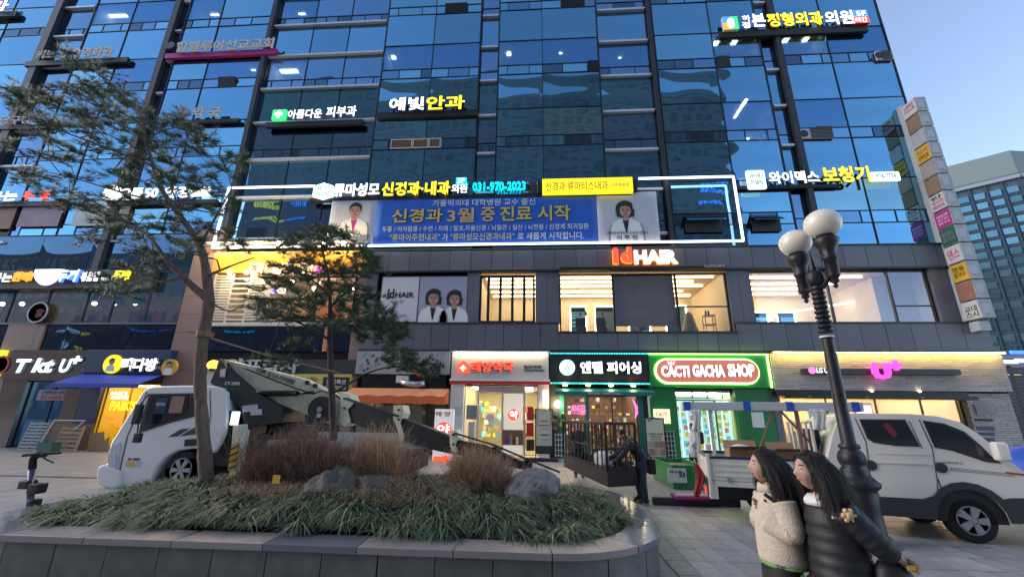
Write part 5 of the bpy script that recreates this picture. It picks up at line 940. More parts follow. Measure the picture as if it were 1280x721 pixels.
bm_ = bp('lower_boom', [(280, 449), (303, 455), (340, 463), (378, 473), (405, 487), (436, 500), (436, 531), (415, 531), (352, 506), (314, 486), (291, 462)], 'creampaint', 11.4, 11.9)
pr_(bm_, '하이랜드 스카이렌탈', 322, 368, 464, 476, 'pinstripe', y=11.39, bold=.02) if False else None
def slanted(par, t, p0, p1, h, y, mat):     # lettering that follows the boom
    x0, z0 = at(*p0, y); x1, z1 = at(*p1, y); L_ = math.hypot(x1-x0, z1-z0); an = math.atan2(z1-z0, x1-x0); n0 = len(bpy.data.objects)
    before = set(bpy.data.objects); letters(par, t, 0, L_, 0, h, 0, mat, depth=.006, split=False, name='print', bold=.02)
    for o in set(bpy.data.objects)-before: o.matrix_basis = Matrix.Translation((x0, y, z0)) @ Matrix.Rotation(-an, 4, 'Y')
slanted(bm_, 'HGM', (320, 464.5), (331, 467), .12, 11.39, 'pinstripe'); slanted(bm_, '경기스카이렌탈', (333, 470), (367, 481), .14, 11.39, 'pinstripe')
K('hydraulic_cylinder', MB().path([(at(284, 491.5, 11.3)[0], 11.3, at(284, 491.5, 11.3)[1]), (at(371, 491.5, 11.3)[0], 11.3, at(371, 491.5, 11.3)[1])], .075, 14).path([(at(371, 491.5, 11.3)[0], 11.3, at(371, 491.5, 11.3)[1]), (at(392, 490, 11.3)[0], 11.3, at(392, 490, 11.3)[1])], .04, 10), 'blackgloss', tk, True)
x, z = at(401, 511.5, 11.2); rl = K('hose_reel', MB().lathe([(.10, 0), (.33, 0), (.33, .05), (.26, .06), (.26, .14), (.33, .15), (.33, .2), (.1, .2)], (x, 11.15, z), 26, axis='y'), 'boomblack', tk)
Bx('label_plate', 'lightgrey', rl, x-.05, x+.05, 11.13, 11.149, z-.2, z-.1); K('hub', MB().lathe([(.07, -.03), (.07, 0)], (x, 11.15, z), 12, axis='y'), 'steel', rl)
K('hose', MB().path([(at(a, b, 11.3)[0], 11.3, at(a, b, 11.3)[1]) for a, b in ((300, 458), (310, 462), (345, 476), (372, 486), (392, 492), (402, 488), (420, 494), (436, 505))], .022, 7), 'black', tk, True)
for a0, b0 in ((384, 478), (394, 482), (416, 506), (428, 518), (432, 505)): x, z = at(a0, b0, 11.38); K('pivot_bolt', MB().lathe([(.06, -.03), (.06, .03)], (x, 11.38, z), 10, axis='y'), 'boomblack', tk)
def seg(t): # lower black boom running to the right and closer to the viewer
    return 11.3-t*1.1
def bq(name, pts, mat, th=.45, dy=0, par=tk, bevel=.012):
    v = []; 
    for a, b in pts: t = (a-430)/230; y = seg(t)+dy; x, z = at(a, b, y); v.append((x, y, z))
    mb = MB(); n = len(v); mb.v = v+[(p[0], p[1]+th, p[2]) for p in v]; mb.f = [tuple(range(n)), tuple(range(2*n-1, n-1, -1))]+[((i+1) % n, i, n+i, n+(i+1) % n) for i in range(n)]; mb.m = [0]*(n+2)
    return K(name, mb, mat, par, bevel=bevel)
bq('upper_boom', [(433, 500), (499, 521), (563, 545), (563, 567), (545, 563), (499, 550), (438, 528)], 'boomblack')
bq('basket_arm', [(563, 548), (607, 556), (663, 581), (661, 588), (620, 580), (563, 566)], 'boomblack', .25)
for pts in ([(425, 489), (436, 492), (441, 505), (434, 512), (438, 526), (430, 533), (423, 525), (426, 508)], [(492, 507), (503, 506), (505, 516), (500, 528), (505, 545), (503, 553), (499, 551), (497, 538), (491, 522)], [(562, 538), (571, 537), (573, 547), (569, 556), (573, 565), (565, 566), (562, 553)]):
    b = bq('boom_bracket', pts, 'creampaint', .55, -.05); cx = sum(p[0] for p in pts)/len(pts)
    for q in (pts[1][1]+6, pts[1][1]+18): t = (cx-430)/230; y = seg(t)-.06; x, z = at(cx-1, q, y); K('bolt', MB().lathe([(.03, -.02), (.03, .0)], (x, y, z), 8, axis='y'), 'boomblack', b)
K('tension_rod', MB().path([(at(a, b, seg((a-430)/230)-.1)[0], seg((a-430)/230)-.1, at(a, b, seg((a-430)/230)-.1)[1]) for a, b in ((433, 498), (498, 520))], .03, 8), 'boomblack', tk)
K('tension_rod', MB().path([(at(a, b, seg((a-430)/230)-.1)[0], seg((a-430)/230)-.1, at(a, b, seg((a-430)/230)-.1)[1]) for a, b in ((568, 541), (618, 556), (655, 572), (700, 590))], .022, 8), 'boomblack', tk)
for a0, b0, r0 in ((618, 566, .14), (659, 581, .12)): t = (a0-430)/230; x, z = at(a0, b0, seg(t)); K('end_roller', MB().lathe([(r0, -.1), (r0, .4)], (x, seg(t), z), 16, axis='y'), 'rubber', tk, True)
lg_ = bp('outrigger_leg', [(291, 532), (304, 530), (298, 598), (286, 600)], 'creampaint', 10.75, 10.95); bp('outrigger_leg', [(305, 536), (310, 537), (306, 560), (302, 560)], 'creampaint', 10.9, 11.0)
wp = bp('warning_panel', [(289.5, 555), (299.5, 552), (297, 584), (284.5, 588)], 'amberprint', 10.735, 10.748, lg_, 0)
for k in range(4): b0 = 557+k*8; K('stripe', MB().prism([at(288.5-k*.8, b0+3, 10.73), (at(299-k*.6, b0-2, 10.73)), (at(298.8-k*.6, b0+.5, 10.73)), (at(288.2-k*.8, b0+5.5, 10.73))], 10.722, 10.733), 'print_black', wp)
a = prect(296, 306, 514, 531, 11.3); wl_ = Bx('work_light', 'box_white', tk, a[0], a[1], 11.05, 11.1, a[2], a[3], bevel=.02); Bx('yellow_panel', 'led_yellow', tk, *prect(277, 287, 503, 526, 11.5)[:2], 11.5, 11.55, *prect(277, 287, 503, 526, 11.5)[2:])
x, z = at(267, 456, 11.4); bc = K('beacon_base', MB().lathe([(.13, 0), (.11, .06)], (x, 11.4, z-.16), 16), 'black', tk); K('beacon', MB().ball((x, 11.4, z), .14, 16, 10, sq=(1.2, 1, .9)), 'amber', tk, True); Bx('beacon_stand', 'offwhite', tk, x-.1, x+.1, 11.35, 11.5, z-.55, z-.17)
K('lamp_cluster', MB().box(x+.15, x+.42, 11.3, 11.5, z-.08, z+.1), 'amberprint', tk, bevel=.03)
# steel basket
bk = thing('steel_basket', 'rusty black steel work basket with upright bars and solid kick plates', 'work basket', (1.5, 10.4, 0), world=True)
Nc, Rc, Lc = Vector((1.49, 10.4, .45)), Vector((2.22, 10.75, .45)), Vector((.72, 14.3, .45)); Vd = Lc-Nc; Bc = Rc+Vd; TZ = 1.28
cor = [Nc, Rc, Bc, Lc]
K('floor', MB().slab([(c.x, c.y) for c in cor], .38, .44), 'darksteel', bk)
for a_, b_ in zip(cor, cor[1:]+cor[:1]):
    d = (b_-a_).normalized(); n_ = Vector((-d.y, d.x, 0))*.015; mb = MB(); i = 0
    mb.slab([(a_.x, a_.y), (b_.x, b_.y), (b_.x+n_.x, b_.y+n_.y), (a_.x+n_.x, a_.y+n_.y)], .44, .78); K('kick_plate', mb, 'darksteel', bk)
    L_ = (b_-a_).length; nb = max(3, int(L_/.33))
    for k in range(nb+1): p = a_+(b_-a_)*k/nb; K('upright', MB().path([(p.x, p.y, .7), (p.x, p.y, .45+TZ)], .03 if k in (0, nb) else .018, 8), 'darksteel', bk)
    for zz in (.45+TZ, 1.18): K('rail', MB().path([(a_.x, a_.y, zz), (b_.x, b_.y, zz)], .03 if zz > 1.5 else .018, 8), 'darksteel', bk)
mid = Nc+Vd*.35; 
K('diagonal_brace', MB().path([(Nc.x, Nc.y, 1.7), (mid.x, mid.y, .75)], .02, 6), 'darksteel', bk)
t = K('grey_tarp', MB().ball((1.6, 11.8, .8), .3, 14, 8, sq=(.9, 2.2, .8)), 'lightgrey', None, True); tag(t, 'crumpled grey sheet lying inside the steel basket', 'tarp')
# ================= double cab flatbed (right)
M('vanwhite', (.80, .76, .68), .32, noise=.03, ns=1.2, coat=.35, spec=.6); M('bedwhite', (.70, .67, .57), .5, noise=.1, ns=4, bump=.08); M('plasticdark', (.035, .037, .04), .55)
HD = math.radians(-13.5)
tr = thing('flatbed_pickup', 'cream white double cab flatbed truck parked facing right with black side skirts', 'pickup truck', (3.22, 9.02, 0), world=False, rz=HD)
# local: x forward, y away from viewer; side plane y=0, width 1.7
def W2L(px, py, off=0.0):  # photo position -> local (x, z) on the truck's near side plane
    d = _ray(px, py); c, s_ = math.cos(HD), math.sin(HD); nx, ny = -s_, c
    o = Vector((3.22+nx*off, 9.02+ny*off)); t = (o.x*nx+o.y*ny)/(d.x*nx+d.y*ny); X, Y, Z = d.x*t, d.y*t, CH+d.z*t
    return ((X-3.22)*c+(Y-9.02)*s_, Z)
def LP(pts, off=0.): return [W2L(a, b, off) for a, b in pts]
TW = 1.68
cabo = LP([(1031, 640), (1031, 585), (1040, 545), (1046, 527), (1056, 519), (1075, 516), (1140, 517), (1172, 520), (1200, 527), (1222, 541), (1243, 558), (1262, 576), (1282, 590)])
fx_ = cabo[-1][0]
cabo += [(fx_+.28, 1.02), (fx_+.36, .8), (fx_+.36, .42), (fx_+.15, .32)]
whx, whz = 3.87, .335
arch = [(whx+.47*math.cos(t), .335+.47*math.sin(t)) for t in [math.pi*k/10 for k in range(0, 11)]]
cabo += [(whx+.47, .3)]+arch+[(whx-.47, .32), (1.9, .32)]
K('cab', MB().prism(cabo, 0, TW), 'vanwhite', tr, bevel=.055)
def vs(name, pts, mat, d=.012, par=tr, bevel=0, raw=False): return K(name, MB().prism(pts if raw else LP(pts), -d, .004), mat, par, bevel=bevel)
sk = [(1.72, .62), (1.72, .33), (whx-.47, .33)]+arch[::-1][0:1]+[(whx+.47*math.cos(t), .335+.47*math.sin(t)) for t in [math.pi-math.pi*k/10 for k in range(1, 11)]]+[(fx_+.3, .38), (fx_+.34, .75), (whx+.55, .7)]+[(whx+.56*math.cos(t), .335+.58*math.sin(t)) for t in [math.pi*k/10 for k in range(2, 9)]]+[(whx-.6, .62)]
vs('side_skirt', sk, 'plasticdark', .025, raw=True)
w1 = vs('rear_window', [(1074, 523.5), (1131, 524), (1150, 558), (1120, 557), (1092, 553), (1084, 548)], 'plasticdark', .01); vs('pane', [(1076.5, 525.5), (1129.5, 526), (1146, 556), (1120, 555), (1093, 551), (1086, 546)], 'winglass', .018, w1)
w2 = vs('front_window', [(1153, 525), (1180, 529), (1205, 539), (1224, 555), (1243, 574), (1252, 579), (1232, 577), (1190, 563), (1168, 559)], 'plasticdark', .01); vs('pane', [(1156, 527), (1180, 531), (1203, 541), (1222, 557), (1238, 572), (1190, 561), (1170, 557)], 'winglass', .018, w2)
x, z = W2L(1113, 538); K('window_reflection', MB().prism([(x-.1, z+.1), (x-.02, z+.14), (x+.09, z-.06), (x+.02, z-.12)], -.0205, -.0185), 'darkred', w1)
for pts in ([(1148, 524), (1149.2, 524), (1166, 560), (1172, 600), (1173, 626), (1172, 626), (1170.8, 600), (1165, 561)], [(1068, 522), (1069, 522), (1083, 552), (1089, 600), (1088, 600), (1082, 553)], [(1173, 598), (1178, 612), (1192, 618), (1191, 619), (1177, 613), (1172, 600)], [(1136, 526), (1137, 526), (1153, 560), (1152, 560)]): vs('door_seam', pts, 'pinstripe', .004)
vs('crease_line', [(1092, 577), (1160, 579), (1160, 580.4), (1092, 578.6)], 'bedwhite', .014); vs('crease_line', [(1094, 566), (1164, 568), (1164, 568.8), (1094, 566.8)], 'bedwhite', .008)
for px in (1088.5, 1176): x, z = W2L(px, 581 if px < 1100 else 584); h = K('door_handle', MB().lathe([(.085, 0), (.085, -.02), (.06, -.03)], (x, 0, z), 18, axis='y'), 'plasticdark', tr); h.scale = (1, 1, 1)
for k in range(3): vs('pinstripe', [(1187, 583.5+k*1.7), (1268, 592+k*1.6), (1268, 592.7+k*1.6), (1187, 584.3+k*1.7)], 'grey', .004)
vs('red_stripe', [(1256, 589), (1280, 592), (1282, 594.5), (1259, 592)], 'red', .006)
q0 = W2L(1179, 579); q1 = W2L(1202, 576); letters(tr, 'PORTER II', q0[0], q1[0], q0[1], q0[1]+.035, -.001, 'grey', depth=.004, split=False, name='print', bold=0)
x0, z0 = W2L(1253, 572, -.2); K('mirror', MB().box(x0-.08, x0+.1, -.26, -.1, z0-.05, z0+.24), 'vanwhite', tr, bevel=.04); K('mirror_arm', MB().path([(x0+.02, -.1, z0), (x0+.05, .02, z0-.06)], .025, 8), 'plasticdark', tr)
fw = wheel(tr, whx, .12, .335, .335, .2, spokes=5); wheel(tr, whx, TW-.12, .335, .335, .2); wheel(tr, 1.12, .18, .3, .3, .24, 'plasticdark'); wheel(tr, 1.12, TW-.18, .3, .3, .24)
Bx('wheel_well', 'black', tr, whx-.46, whx+.46, .02, TW-.02, .3, .8); Bx('chassis', 'black', tr, .1, 2.0, .3, TW-.3, .38, .6); Bx('windscreen', 'winglass', tr, 0, 0, 0, 0, 0, 0) if False else None
wsA, wsB = W2L(1205, 529), W2L(1262, 574); K('windscreen', MB().face([(wsA[0]+.05, .12, wsA[1]), (wsA[0]+.05, TW-.12, wsA[1]), (wsB[0]+.05, TW-.08, wsB[1]+.04), (wsB[0]+.05, .08, wsB[1]+.04)]), 'winglass', tr)
# cab rear window with guard rails
yw = 0
cb_x = W2L(1031, 560)[0]; rwf = K('back_window', MB().box(cb_x+.02-.05, cb_x+.04, .25, TW-.25, 1.25, 1.7), 'winglass', tr)
K('cab_guard', MB().path([(cb_x-.12, .12, 1.1), (cb_x-.12, .12, 1.82), (cb_x-.12, TW-.12, 1.82), (cb_x-.12, TW-.12, 1.1)], .03, 8), 'bedwhite', tr)
for k in range(4): K('guard_bar', MB().path([(cb_x-.12, .4+k*.3, 1.1), (cb_x-.12, .4+k*.3, 1.8)], .022, 8), 'bedwhite', tr)
# bed
bl = cb_x-.2; Bx('bed_floor', 'darksteel', tr, 0.02, bl, .03, TW-.03, .66, .74)
def gate(name, x0, x1, y0, y1):
    g = MB().box(x0, x1, y0, y1, .74, 1.13); o = K(name, g, 'bedwhite', tr, bevel=.008); return o
g1 = gate('side_gate', .03, bl, 0, .035); g2 = gate('side_gate', .03, bl, TW-.035, TW); g3 = gate('tail_gate', 0, .035, .04, TW-.04)
for k in range(3): Bx('pressed_rib', 'bedwhite', g1, .12, bl-.1, -.012, -.001, .81+k*.1, .85+k*.1, bevel=.004); Bx('pressed_rib', 'bedwhite', g3, -.012, -.001, .12, TW-.12, .81+k*.1, .85+k*.1, bevel=.004)
Bx('top_rail', 'navy', g1, .0, bl, -.012, .047, 1.131, 1.175, bevel=.006); Bx('top_rail', 'dkgreen', g3, -.012, .047, .05, TW-.05, 1.131, 1.175, bevel=.006); Bx('top_rail', 'navy', g2, 0, bl, TW-.047, TW+.012, 1.131, 1.175, bevel=.006)
Bx('corner_post', 'bedwhite', tr, -.03, .028, -.03, .028, .5, 1.2, bevel=.008); Bx('corner_post', 'bedwhite', tr, -.03, .028, TW-.03, TW+.03, .6, 1.2, bevel=.008); Bx('bed_frame', 'bedwhite', tr, 0, bl, .0, .05, .64, .735); Bx('rear_plate', 'bedwhite', tr, -.03, .12, -.01, .09, .42, .64, bevel=.01)
for k in range(4): Bx('latch', 'steel', tr, .3+k*.45, .36+k*.45, -.03, -.013, .72, .8)
tl = Bx('tail_light', 'plasticdark', tr, -.06, .0, .12, .48, .46, .62, bevel=.01); EM('tail_red', (1, .03, .02), 2.2); Bx('lens', 'tail_red', tl, -.075, -.061, .13, .27, .48, .6); Bx('lens', 'orange', tl, -.075, -.061, .29, .37, .48, .6); Bx('lens', 'lens', tl, -.075, -.061, .39, .47, .48, .6)
Bx('tail_light', 'tail_red', tr, -.07, .0, TW-.45, TW-.2, .46, .62); Bx('rear_bumper', 'plasticdark', tr, -.03, .0, .5, TW-.5, .42, .52); Bx('number_plate', 'green', tr, -.045, -.031, .65, 1.0, .5, .6)
t = K('mud_flap', MB().box(1.5, 1.52, .05, .35, .1, .5), 'rubber', tr)
# long grey beam carried over the bed on posts
bmz = 2.02; rk = thing('ladder_rack', 'grey overhead beam with blue tape bands carried on thin posts above the flatbed', 'roof rack', (3.22, 9.02, 0), world=False, rz=HD)
e0 = W2L(853, 506); e1 = W2L(1081, 511); bz = (e0[1]+e1[1])/2
bmx = K('beam', MB().box(e0[0], e1[0], .02, .2, -.07, .09), 'lightgrey', rk, bevel=.01); bmx.location.z = bz
for u in (.03, .38, .62, .96): x = e0[0]+(e1[0]-e0[0])*u; o = K('blue_tape', MB().box(x-.06, x+.06, .012, .208, bz-.078, bz+.098), 'blue', rk)
for x, y in ((.12, .1), (-.02+.0, TW-.3)): K('post', MB().box(x, x+.06, y, y+.06, .9, bz-.07), 'bedwhite', rk)
K('rear_post', MB().box(bl-.15, bl-.09, .1, .16, 1.1, bz-.07), 'rust', rk); K('brace', MB().path([(bl-.5, .1, bz-.05), (bl-.9, .3, 1.1)], .02, 6), 'rust', rk); K('brace', MB().path([(bl-.4, .1, bz-.05), (bl+.3, .2, 1.1)], .022, 6), 'rust', rk)
cr = (math.cos(HD), math.sin(HD))
def L2W(x, y): return 3.22+x*cr[0]-y*cr[1], 9.02+x*cr[1]+y*cr[0]
def cloth_hang(label, x, y, w, h, z, mat):
    mb = MB(); nx, nz = 10, 10
    for j in range(nz+1):
        for i in range(nx+1):
            u = i/nx-.5; v = j/nz; sq = 1-.3*math.sin(v*2.6); mb.v.append((u*w*sq+.02*math.sin(v*5), .014*math.sin(u*13+v*2)*(.4+v), -v*h*(1-.15*abs(u))))
    for j in range(nz):
        for i in range(nx): q = j*(nx+1)+i; mb.f.append((q, q+nx+1, q+nx+2, q+1)); mb.m.append(0)
    o = K('cloth', mb, mat, None, True); o.name = 'hanging_cloth'; X, Y = L2W(x, y); o.location = (X, Y, z); o.rotation_euler.z = HD; o.modifiers.new('t', 'SOLIDIFY').thickness = .006; tag(o, label, 'cloth'); return o
q = W2L(868, 513); cloth_hang('white rag hanging from the rear end of the overhead beam', q[0]+.02, .0, .2, .42, bz-.06, 'offwhite'); q = W2L(1022, 513); cloth_hang('white rag knotted over the beam just behind the cab', q[0], .0, .28, .38, bz-.04, 'offwhite')
x, z = W2L(862, 585); o = cloth_hang('dark red plastic bag hanging from the corner of the tailgate', -.2, .3, .3, .62, 1.0, 'darkred'); o.modifiers['t'].thickness = .03
for v in o.data.vertices: f_ = -v.co.z/.62; v.co.x *= (.25+1.35*f_ if f_ < .45 else .86-.75*(f_-.45)); v.co.x += .05*math.sin(f_*4)
def carton(label, px, w, l, h, top=None):
    x, _ = W2L(px, 575, .5); X, Y = L2W(x, .35); c = thing('cardboard_box', label, 'box', (X, Y, .74), world=False, rz=HD+.05); K('side', MB().box(0, w, 0, .01, 0, h).box(0, w, l-.01, l, 0, h).box(0, .01, .01, l-.01, 0, h).box(w-.01, w, .01, l-.01, 0, h).box(.01, w-.01, .01, l-.01, 0, .01), 'cardboard', c)
    K('flap', MB().face([(0, 0, h), (w, 0, h), (w, -.16, h+.06), (0, -.14, h+.05)]), 'cardboard', c); K('flap', MB().face([(0, l, h), (w, l, h), (w, l+.1, h+.14), (0, l+.1, h+.14)]), 'cardboard', c)
    K('print', MB().box(.12, .3, -.003, -.001, .25, .32).box(.36, .5, -.003, -.001, .25, .3), 'rust', c); return c
c1 = carton('open cardboard box with a white dome in the middle of the truck bed', 912, .62, .5, .56); carton('open cardboard box nearer the cab in the truck bed', 968, .5, .5, .54)
X, Y = L2W(W2L(928, 570, .5)[0], .6); t = K('white_helmet', MB().ball((X, Y, 1.22), .19, 16, 10, sq=(1.25, 1, .85)), 'white', None, True); tag(t, 'white rounded helmet resting in the open cardboard box', 'helmet')
# scooter behind the left planter corner
sc = thing('kick_scooter', 'parked kick scooter with purple stem and black handlebar at the planter corner', 'scooter', (-8.1, 6.75, 0)); 
sy = 6.8; 
def sp(px, py, y=sy): x, z = at(px, py, y); return (x, y, z)
M('purple', (.085, .05, .17), .4); K('stem', MB().path([sp(36, 655), sp(38, 622), sp(40, 584)], .045, 12), 'purple', sc, True); K('head_sleeve', MB().path([sp(40.5, 586), sp(41, 572), sp(45, 570)], .05, 12), 'black', sc, True)
K('handlebar', MB().path([sp(40, 571), sp(50, 569), sp(57, 568.5)], .035, 10).path([(sp(50, 569)[0], sy-.25, sp(50, 569)[2]+.02), (sp(50, 569)[0], sy+.3, sp(50, 569)[2]+.02)], .022, 8), 'black', sc, True)
K('brake_lever', MB().path([sp(55, 572), sp(60, 575), sp(67, 578)], .012, 6), 'black', sc); K('bell', MB().ball(sp(48, 565), .035, 10, 6), 'dkgreen', sc, True)
for px0, px1, yt, yb in ((24, 36, 600, 611), (35.5, 49, 604, 617), (34.5, 42, 624, 633)): a = prect(px0, px1, yt, yb, sy-.07); Bx('phone_holder', 'black', sc, a[0], a[1], sy-.1, sy+.06, a[2], a[3], bevel=.02)
bs = sp(36, 655); K('deck', MB().box(bs[0]-.05, bs[0]+.9, sy-.08, sy+.08, .12, .17), 'black', sc, bevel=.02); K('wheel', MB().lathe([(.05, -.03), (.11, -.03), (.11, .03), (.05, .03)], (bs[0]-.05, sy, .11), 18, axis='y'), 'rubber', sc, True); K('wheel', MB().lathe([(.05, -.03), (.11, -.03), (.11, .03), (.05, .03)], (bs[0]+.95, sy, .11), 18, axis='y'), 'rubber', sc, True)
pa, pb = sp(39.5, 604, sy-.06), sp(39.5, 590, sy-.06); K('print', MB().box(pa[0]-.012, pa[0]+.012, sy-.052, sy-.048, pa[2], pb[2]), 'lightgrey', sc)
# ================= planter
hp = .45; M('granite_grey', (.16, .165, .17), .42, noise=.14, ns=18, rnd=.2, bump=.15, bs=90); M('coping_a', (.27, .235, .225), .32, noise=.12, ns=40, bump=.06, bs=120, rnd=.1); M('coping_b', (.15, .155, .175), .10, noise=.1, ns=40, bump=.02, bs=100, rnd=.1)
M('side_stone', (.125, .125, .115), .55, noise=.3, ns=4, bump=.2, bs=60, rnd=.12); M('soil', (.055, .042, .032), .95, noise=.2, ns=12, bump=.5, bs=20)
pl = thing('stone_planter', 'long low granite planter with rounded ends and pale coping stones filled with grass', 'planter', (-3, 7, 0))
def outline(off):
    "rounded planter outline as a closed list, counter-clockwise from the front-left corner"
    x0, x1, y0, y1, R = -7.75+off, 1.62-off, 5.2+off, 10.1-off, 1.5-off*.9; pts = []
    for (cx, cy, a0) in ((x1-R, y0+R, -90), (x1-R, y1-R, 0), (x0+R, y1-R, 90), (x0+R, y0+R, 180)):
        for k in range(9): t = math.radians(a0+90*k/8); pts.append(Vector((cx+R*math.cos(t), cy+R*math.sin(t), 0)))
    return pts
def resample(pts, n):
    P_ = pts+[pts[0]]; L_ = [0]
    for a, b in zip(P_, P_[1:]): L_.append(L_[-1]+(b-a).length)
    out = []
    for k in range(n+1):
        s_ = L_[-1]*k/n; i = max(j for j in range(len(L_)) if L_[j] <= s_+1e-9); i = min(i, len(P_)-2); f = (s_-L_[i])/max(1e-9, L_[i+1]-L_[i]); out.append(P_[i].lerp(P_[i+1], f))
    return out
def stones(name, offo, offi, z0, z1, n, sub, matf, gap=.006):
    po, pi = outline(offo), outline(offi); N_ = 4000
    ro = resample(po, n*sub); 
    for k in range(n):
        mb = MB(); A = [ro[k*sub+j] for j in range(sub+1)]
        if (A[-1]-A[0]).length < .02: continue
        d = (A[-1]-A[0]).normalized()*gap; A = [A[0]+d]+A[1:-1]+[A[-1]-d]
        def inner(p):  # nearest point on inner outline
            return min((q for q in pi2), key=lambda q: (q-p).length)
        B = [inner(p) for p in A]; poly = [(p.x, p.y) for p in A]+[(p.x, p.y) for p in B[::-1]]
        dz = random.uniform(-.002, .002); mb.slab(poly, z0, z1+dz); K(name, mb, matf(A[0]), pl, bevel=.006)
pi2 = resample(outline(.46), 400); stones('coping_stone', 0, .46, hp-.075, hp, 24, 4, lambda p: 'coping_b' if (p.x > .25 or -3.55 < p.x < -2.35 or p.x < -6.9) else 'coping_a')
pi2 = resample(outline(.12), 400); stones('side_panel', .05, .12, .0, hp-.077, 40, 3, lambda p: 'side_stone')
K('soil_bed', MB().slab([(p.x, p.y) for p in outline(.4)], .0, hp-.05), 'soil', pl)
def mound(x, y):
    cx, cy = -3.1, 7.6; d = ((x-cx)/4.6)**2+((y-cy)/2.2)**2; return hp-.06+max(0, 1-d)*.34+.05*math.sin(x*2.1)*math.cos(y*1.7)*max(0, 1-d)
mb = MB(); nx, ny = 60, 28
for j in range(ny+1):
    for i in range(nx+1):
        x = -7.3+8.5*i/nx; y = 5.6+4.1*j/ny; mb.v.append((x, y, mound(x, y)))
for j in range(ny):
    for i in range(nx):
        c = (mb.v[j*(nx+1)+i]); 
        rx = abs(c[0]+3.05)-2.8; ry = abs(c[1]-7.65)-.85
        if math.hypot(max(rx, 0), max(ry, 0)) > 1.12: continue
        q = j*(nx+1)+i; mb.f.append((q, q+1, q+nx+2, q+nx+1)); mb.m.append(0)
K('soil_mound', mb, 'soil', pl, True)
# ---- sedge grass
M('sedge', (.065, .11, .058), .5, noise=.22, ns=1.6, island=.8, spec=.4); M('sedge_pale', (.26, .26, .14), .6, noise=.15, ns=1.5, island=.45)
rg = random.Random(5)
def inside(x, y, off):
    rx = abs(x+3.065)-(4.685-off-1.2); ry = abs(y-7.65)-(2.45-off-1.2); return math.hypot(max(rx, 0), max(ry, 0)) < 1.2
def grass(n_t, blades, L0, mat, name, label, sel, w=.012, pale=.16):
    mb = MB(); tot = 0
    while tot < n_t:
        x = rg.uniform(-7.4, 1.3); y = rg.uniform(5.5, 9.8)
        if not inside(x, y, .5) or not sel(x, y): continue
        cov = math.sin(x*3.1+1)*math.sin(y*3.7)+.6*math.sin(x*6.7+y*2.9)
        if cov < -.75 and rg.random() < .75: tot += 1; continue
        tot += 1; z = mound(x, y)-.02; lean = rg.uniform(0, 2*math.pi); hgt = rg.uniform(.6, 1.05)*(1+.22*cov)
        ev = Vector((x+3.065, (y-7.65)*1.6, 0)); ev = ev.normalized() if ev.length > .5 else Vector((0, 0, 0)); ex = Vector((math.cos(lean), math.sin(lean), 0))*.35+ev*.45
        for b in range(blades):
            a = rg.uniform(0, 2*math.pi); d = (Vector((math.cos(a), math.sin(a), 0))*rg.uniform(.25, 1)+ex); d.normalize(); L_ = L0*hgt*rg.uniform(.6, 1.2); up = rg.uniform(.55, 1.1); sd = d.cross(Vector((0, 0, 1)))
            p0 = Vector((x, y, z))+Vector((rg.uniform(-.04, .04), rg.uniform(-.04, .04), 0)); pts = []
            for k in range(5):
                t = k/4; r_ = L_*(t*.35+t*t*.55); zz = L_*up*(t*1.25-t*t*1.15); q = p0+d*r_; q.z += zz
                pts.append(q)
            i0 = len(mb.v)
            for k, q in enumerate(pts):
                ww = w*(1-k/4.4); mb.v.append(tuple(q-sd*ww)); mb.v.append(tuple(q+sd*ww))
            for k in range(4): j = i0+2*k; mb.f.append((j, j+1, j+3, j+2)); mb.m.append(1 if rg.random() < 0 else (1 if (b/blades) < pale else 0))
    o = K(name, mb, mat, None); tag(o, label, 'grass', kind='stuff'); return o
grass(1250, 34, .50, ['sedge', 'sedge_pale'], 'sedge_grass', 'dense dark green arching grass spilling over the planter coping', lambda x, y: not (-4.9 < x < -2.2 and y > 6.6) or rg.random() < .12)
# dry brown grass and twig shrubs
M('drygrass', (.42, .26, .15), .8, island=.5); M('twig', (.20, .115, .085), .85, island=.45)
def brush(name, label, boxes, n, hmin, hmax, mat, r, spread, cat='shrub', segs=4, fork=2, seed=1):
    rb = random.Random(seed); mb = MB(); 
    for k in range(n):
        bx_ = rb.choice(boxes); x = rb.uniform(bx_[0], bx_[1]); y = rb.uniform(bx_[2], bx_[3]); z = mound(x, y)-.03; h = rb.uniform(hmin, hmax)*(1-.22*abs((x-(bx_[0]+bx_[1])/2)/((bx_[1]-bx_[0])/2))**2)*(.82+.3*math.sin(x*9+y*5)*math.sin(x*4.3))
        d = Vector((rb.gauss(0, spread), rb.gauss(0, spread), 1)); p = Vector((x, y, z)); pts = [p]
        for s_ in range(segs): d2 = d+Vector((rb.gauss(0, .22), rb.gauss(0, .22), 0)); p = p+d2.normalized()*h/segs; pts.append(p)
        mb.path(pts, [r*(1-.7*i/segs) for i in range(segs+1)], 3, cap=False)
        for f in range(fork):
            i = rb.randint(1, segs-1); q = pts[i]; e = [q]; dd = Vector((rb.gauss(0, .6), rb.gauss(0, .6), .7)).normalized()
            for s_ in range(3): q = q+(dd+Vector((rb.gauss(0, .25), rb.gauss(0, .25), .1))).normalized()*h*.12; e.append(q)
            mb.path(e, r*.55, 3, cap=False)
    o = K(name, mb, mat, None); tag(o, label, cat, kind='stuff' if cat == 'grass' else None); return o
brush('dry_shrub', 'dense upright leafless dark purple brown shrub in front of the truck boom', [(-4.85, -3.3, 7.0, 7.9)], 1400, .6, 1.15, 'twig', .0038, .16, seed=2, fork=4)
brush('dry_shrub', 'leafless reddish shrub just right of the dense purple brown one, behind the large rock', [(-3.7, -2.2, 7.3, 8.1)], 1000, .5, 1.05, 'drygrass', .0036, .26, seed=3, fork=4)
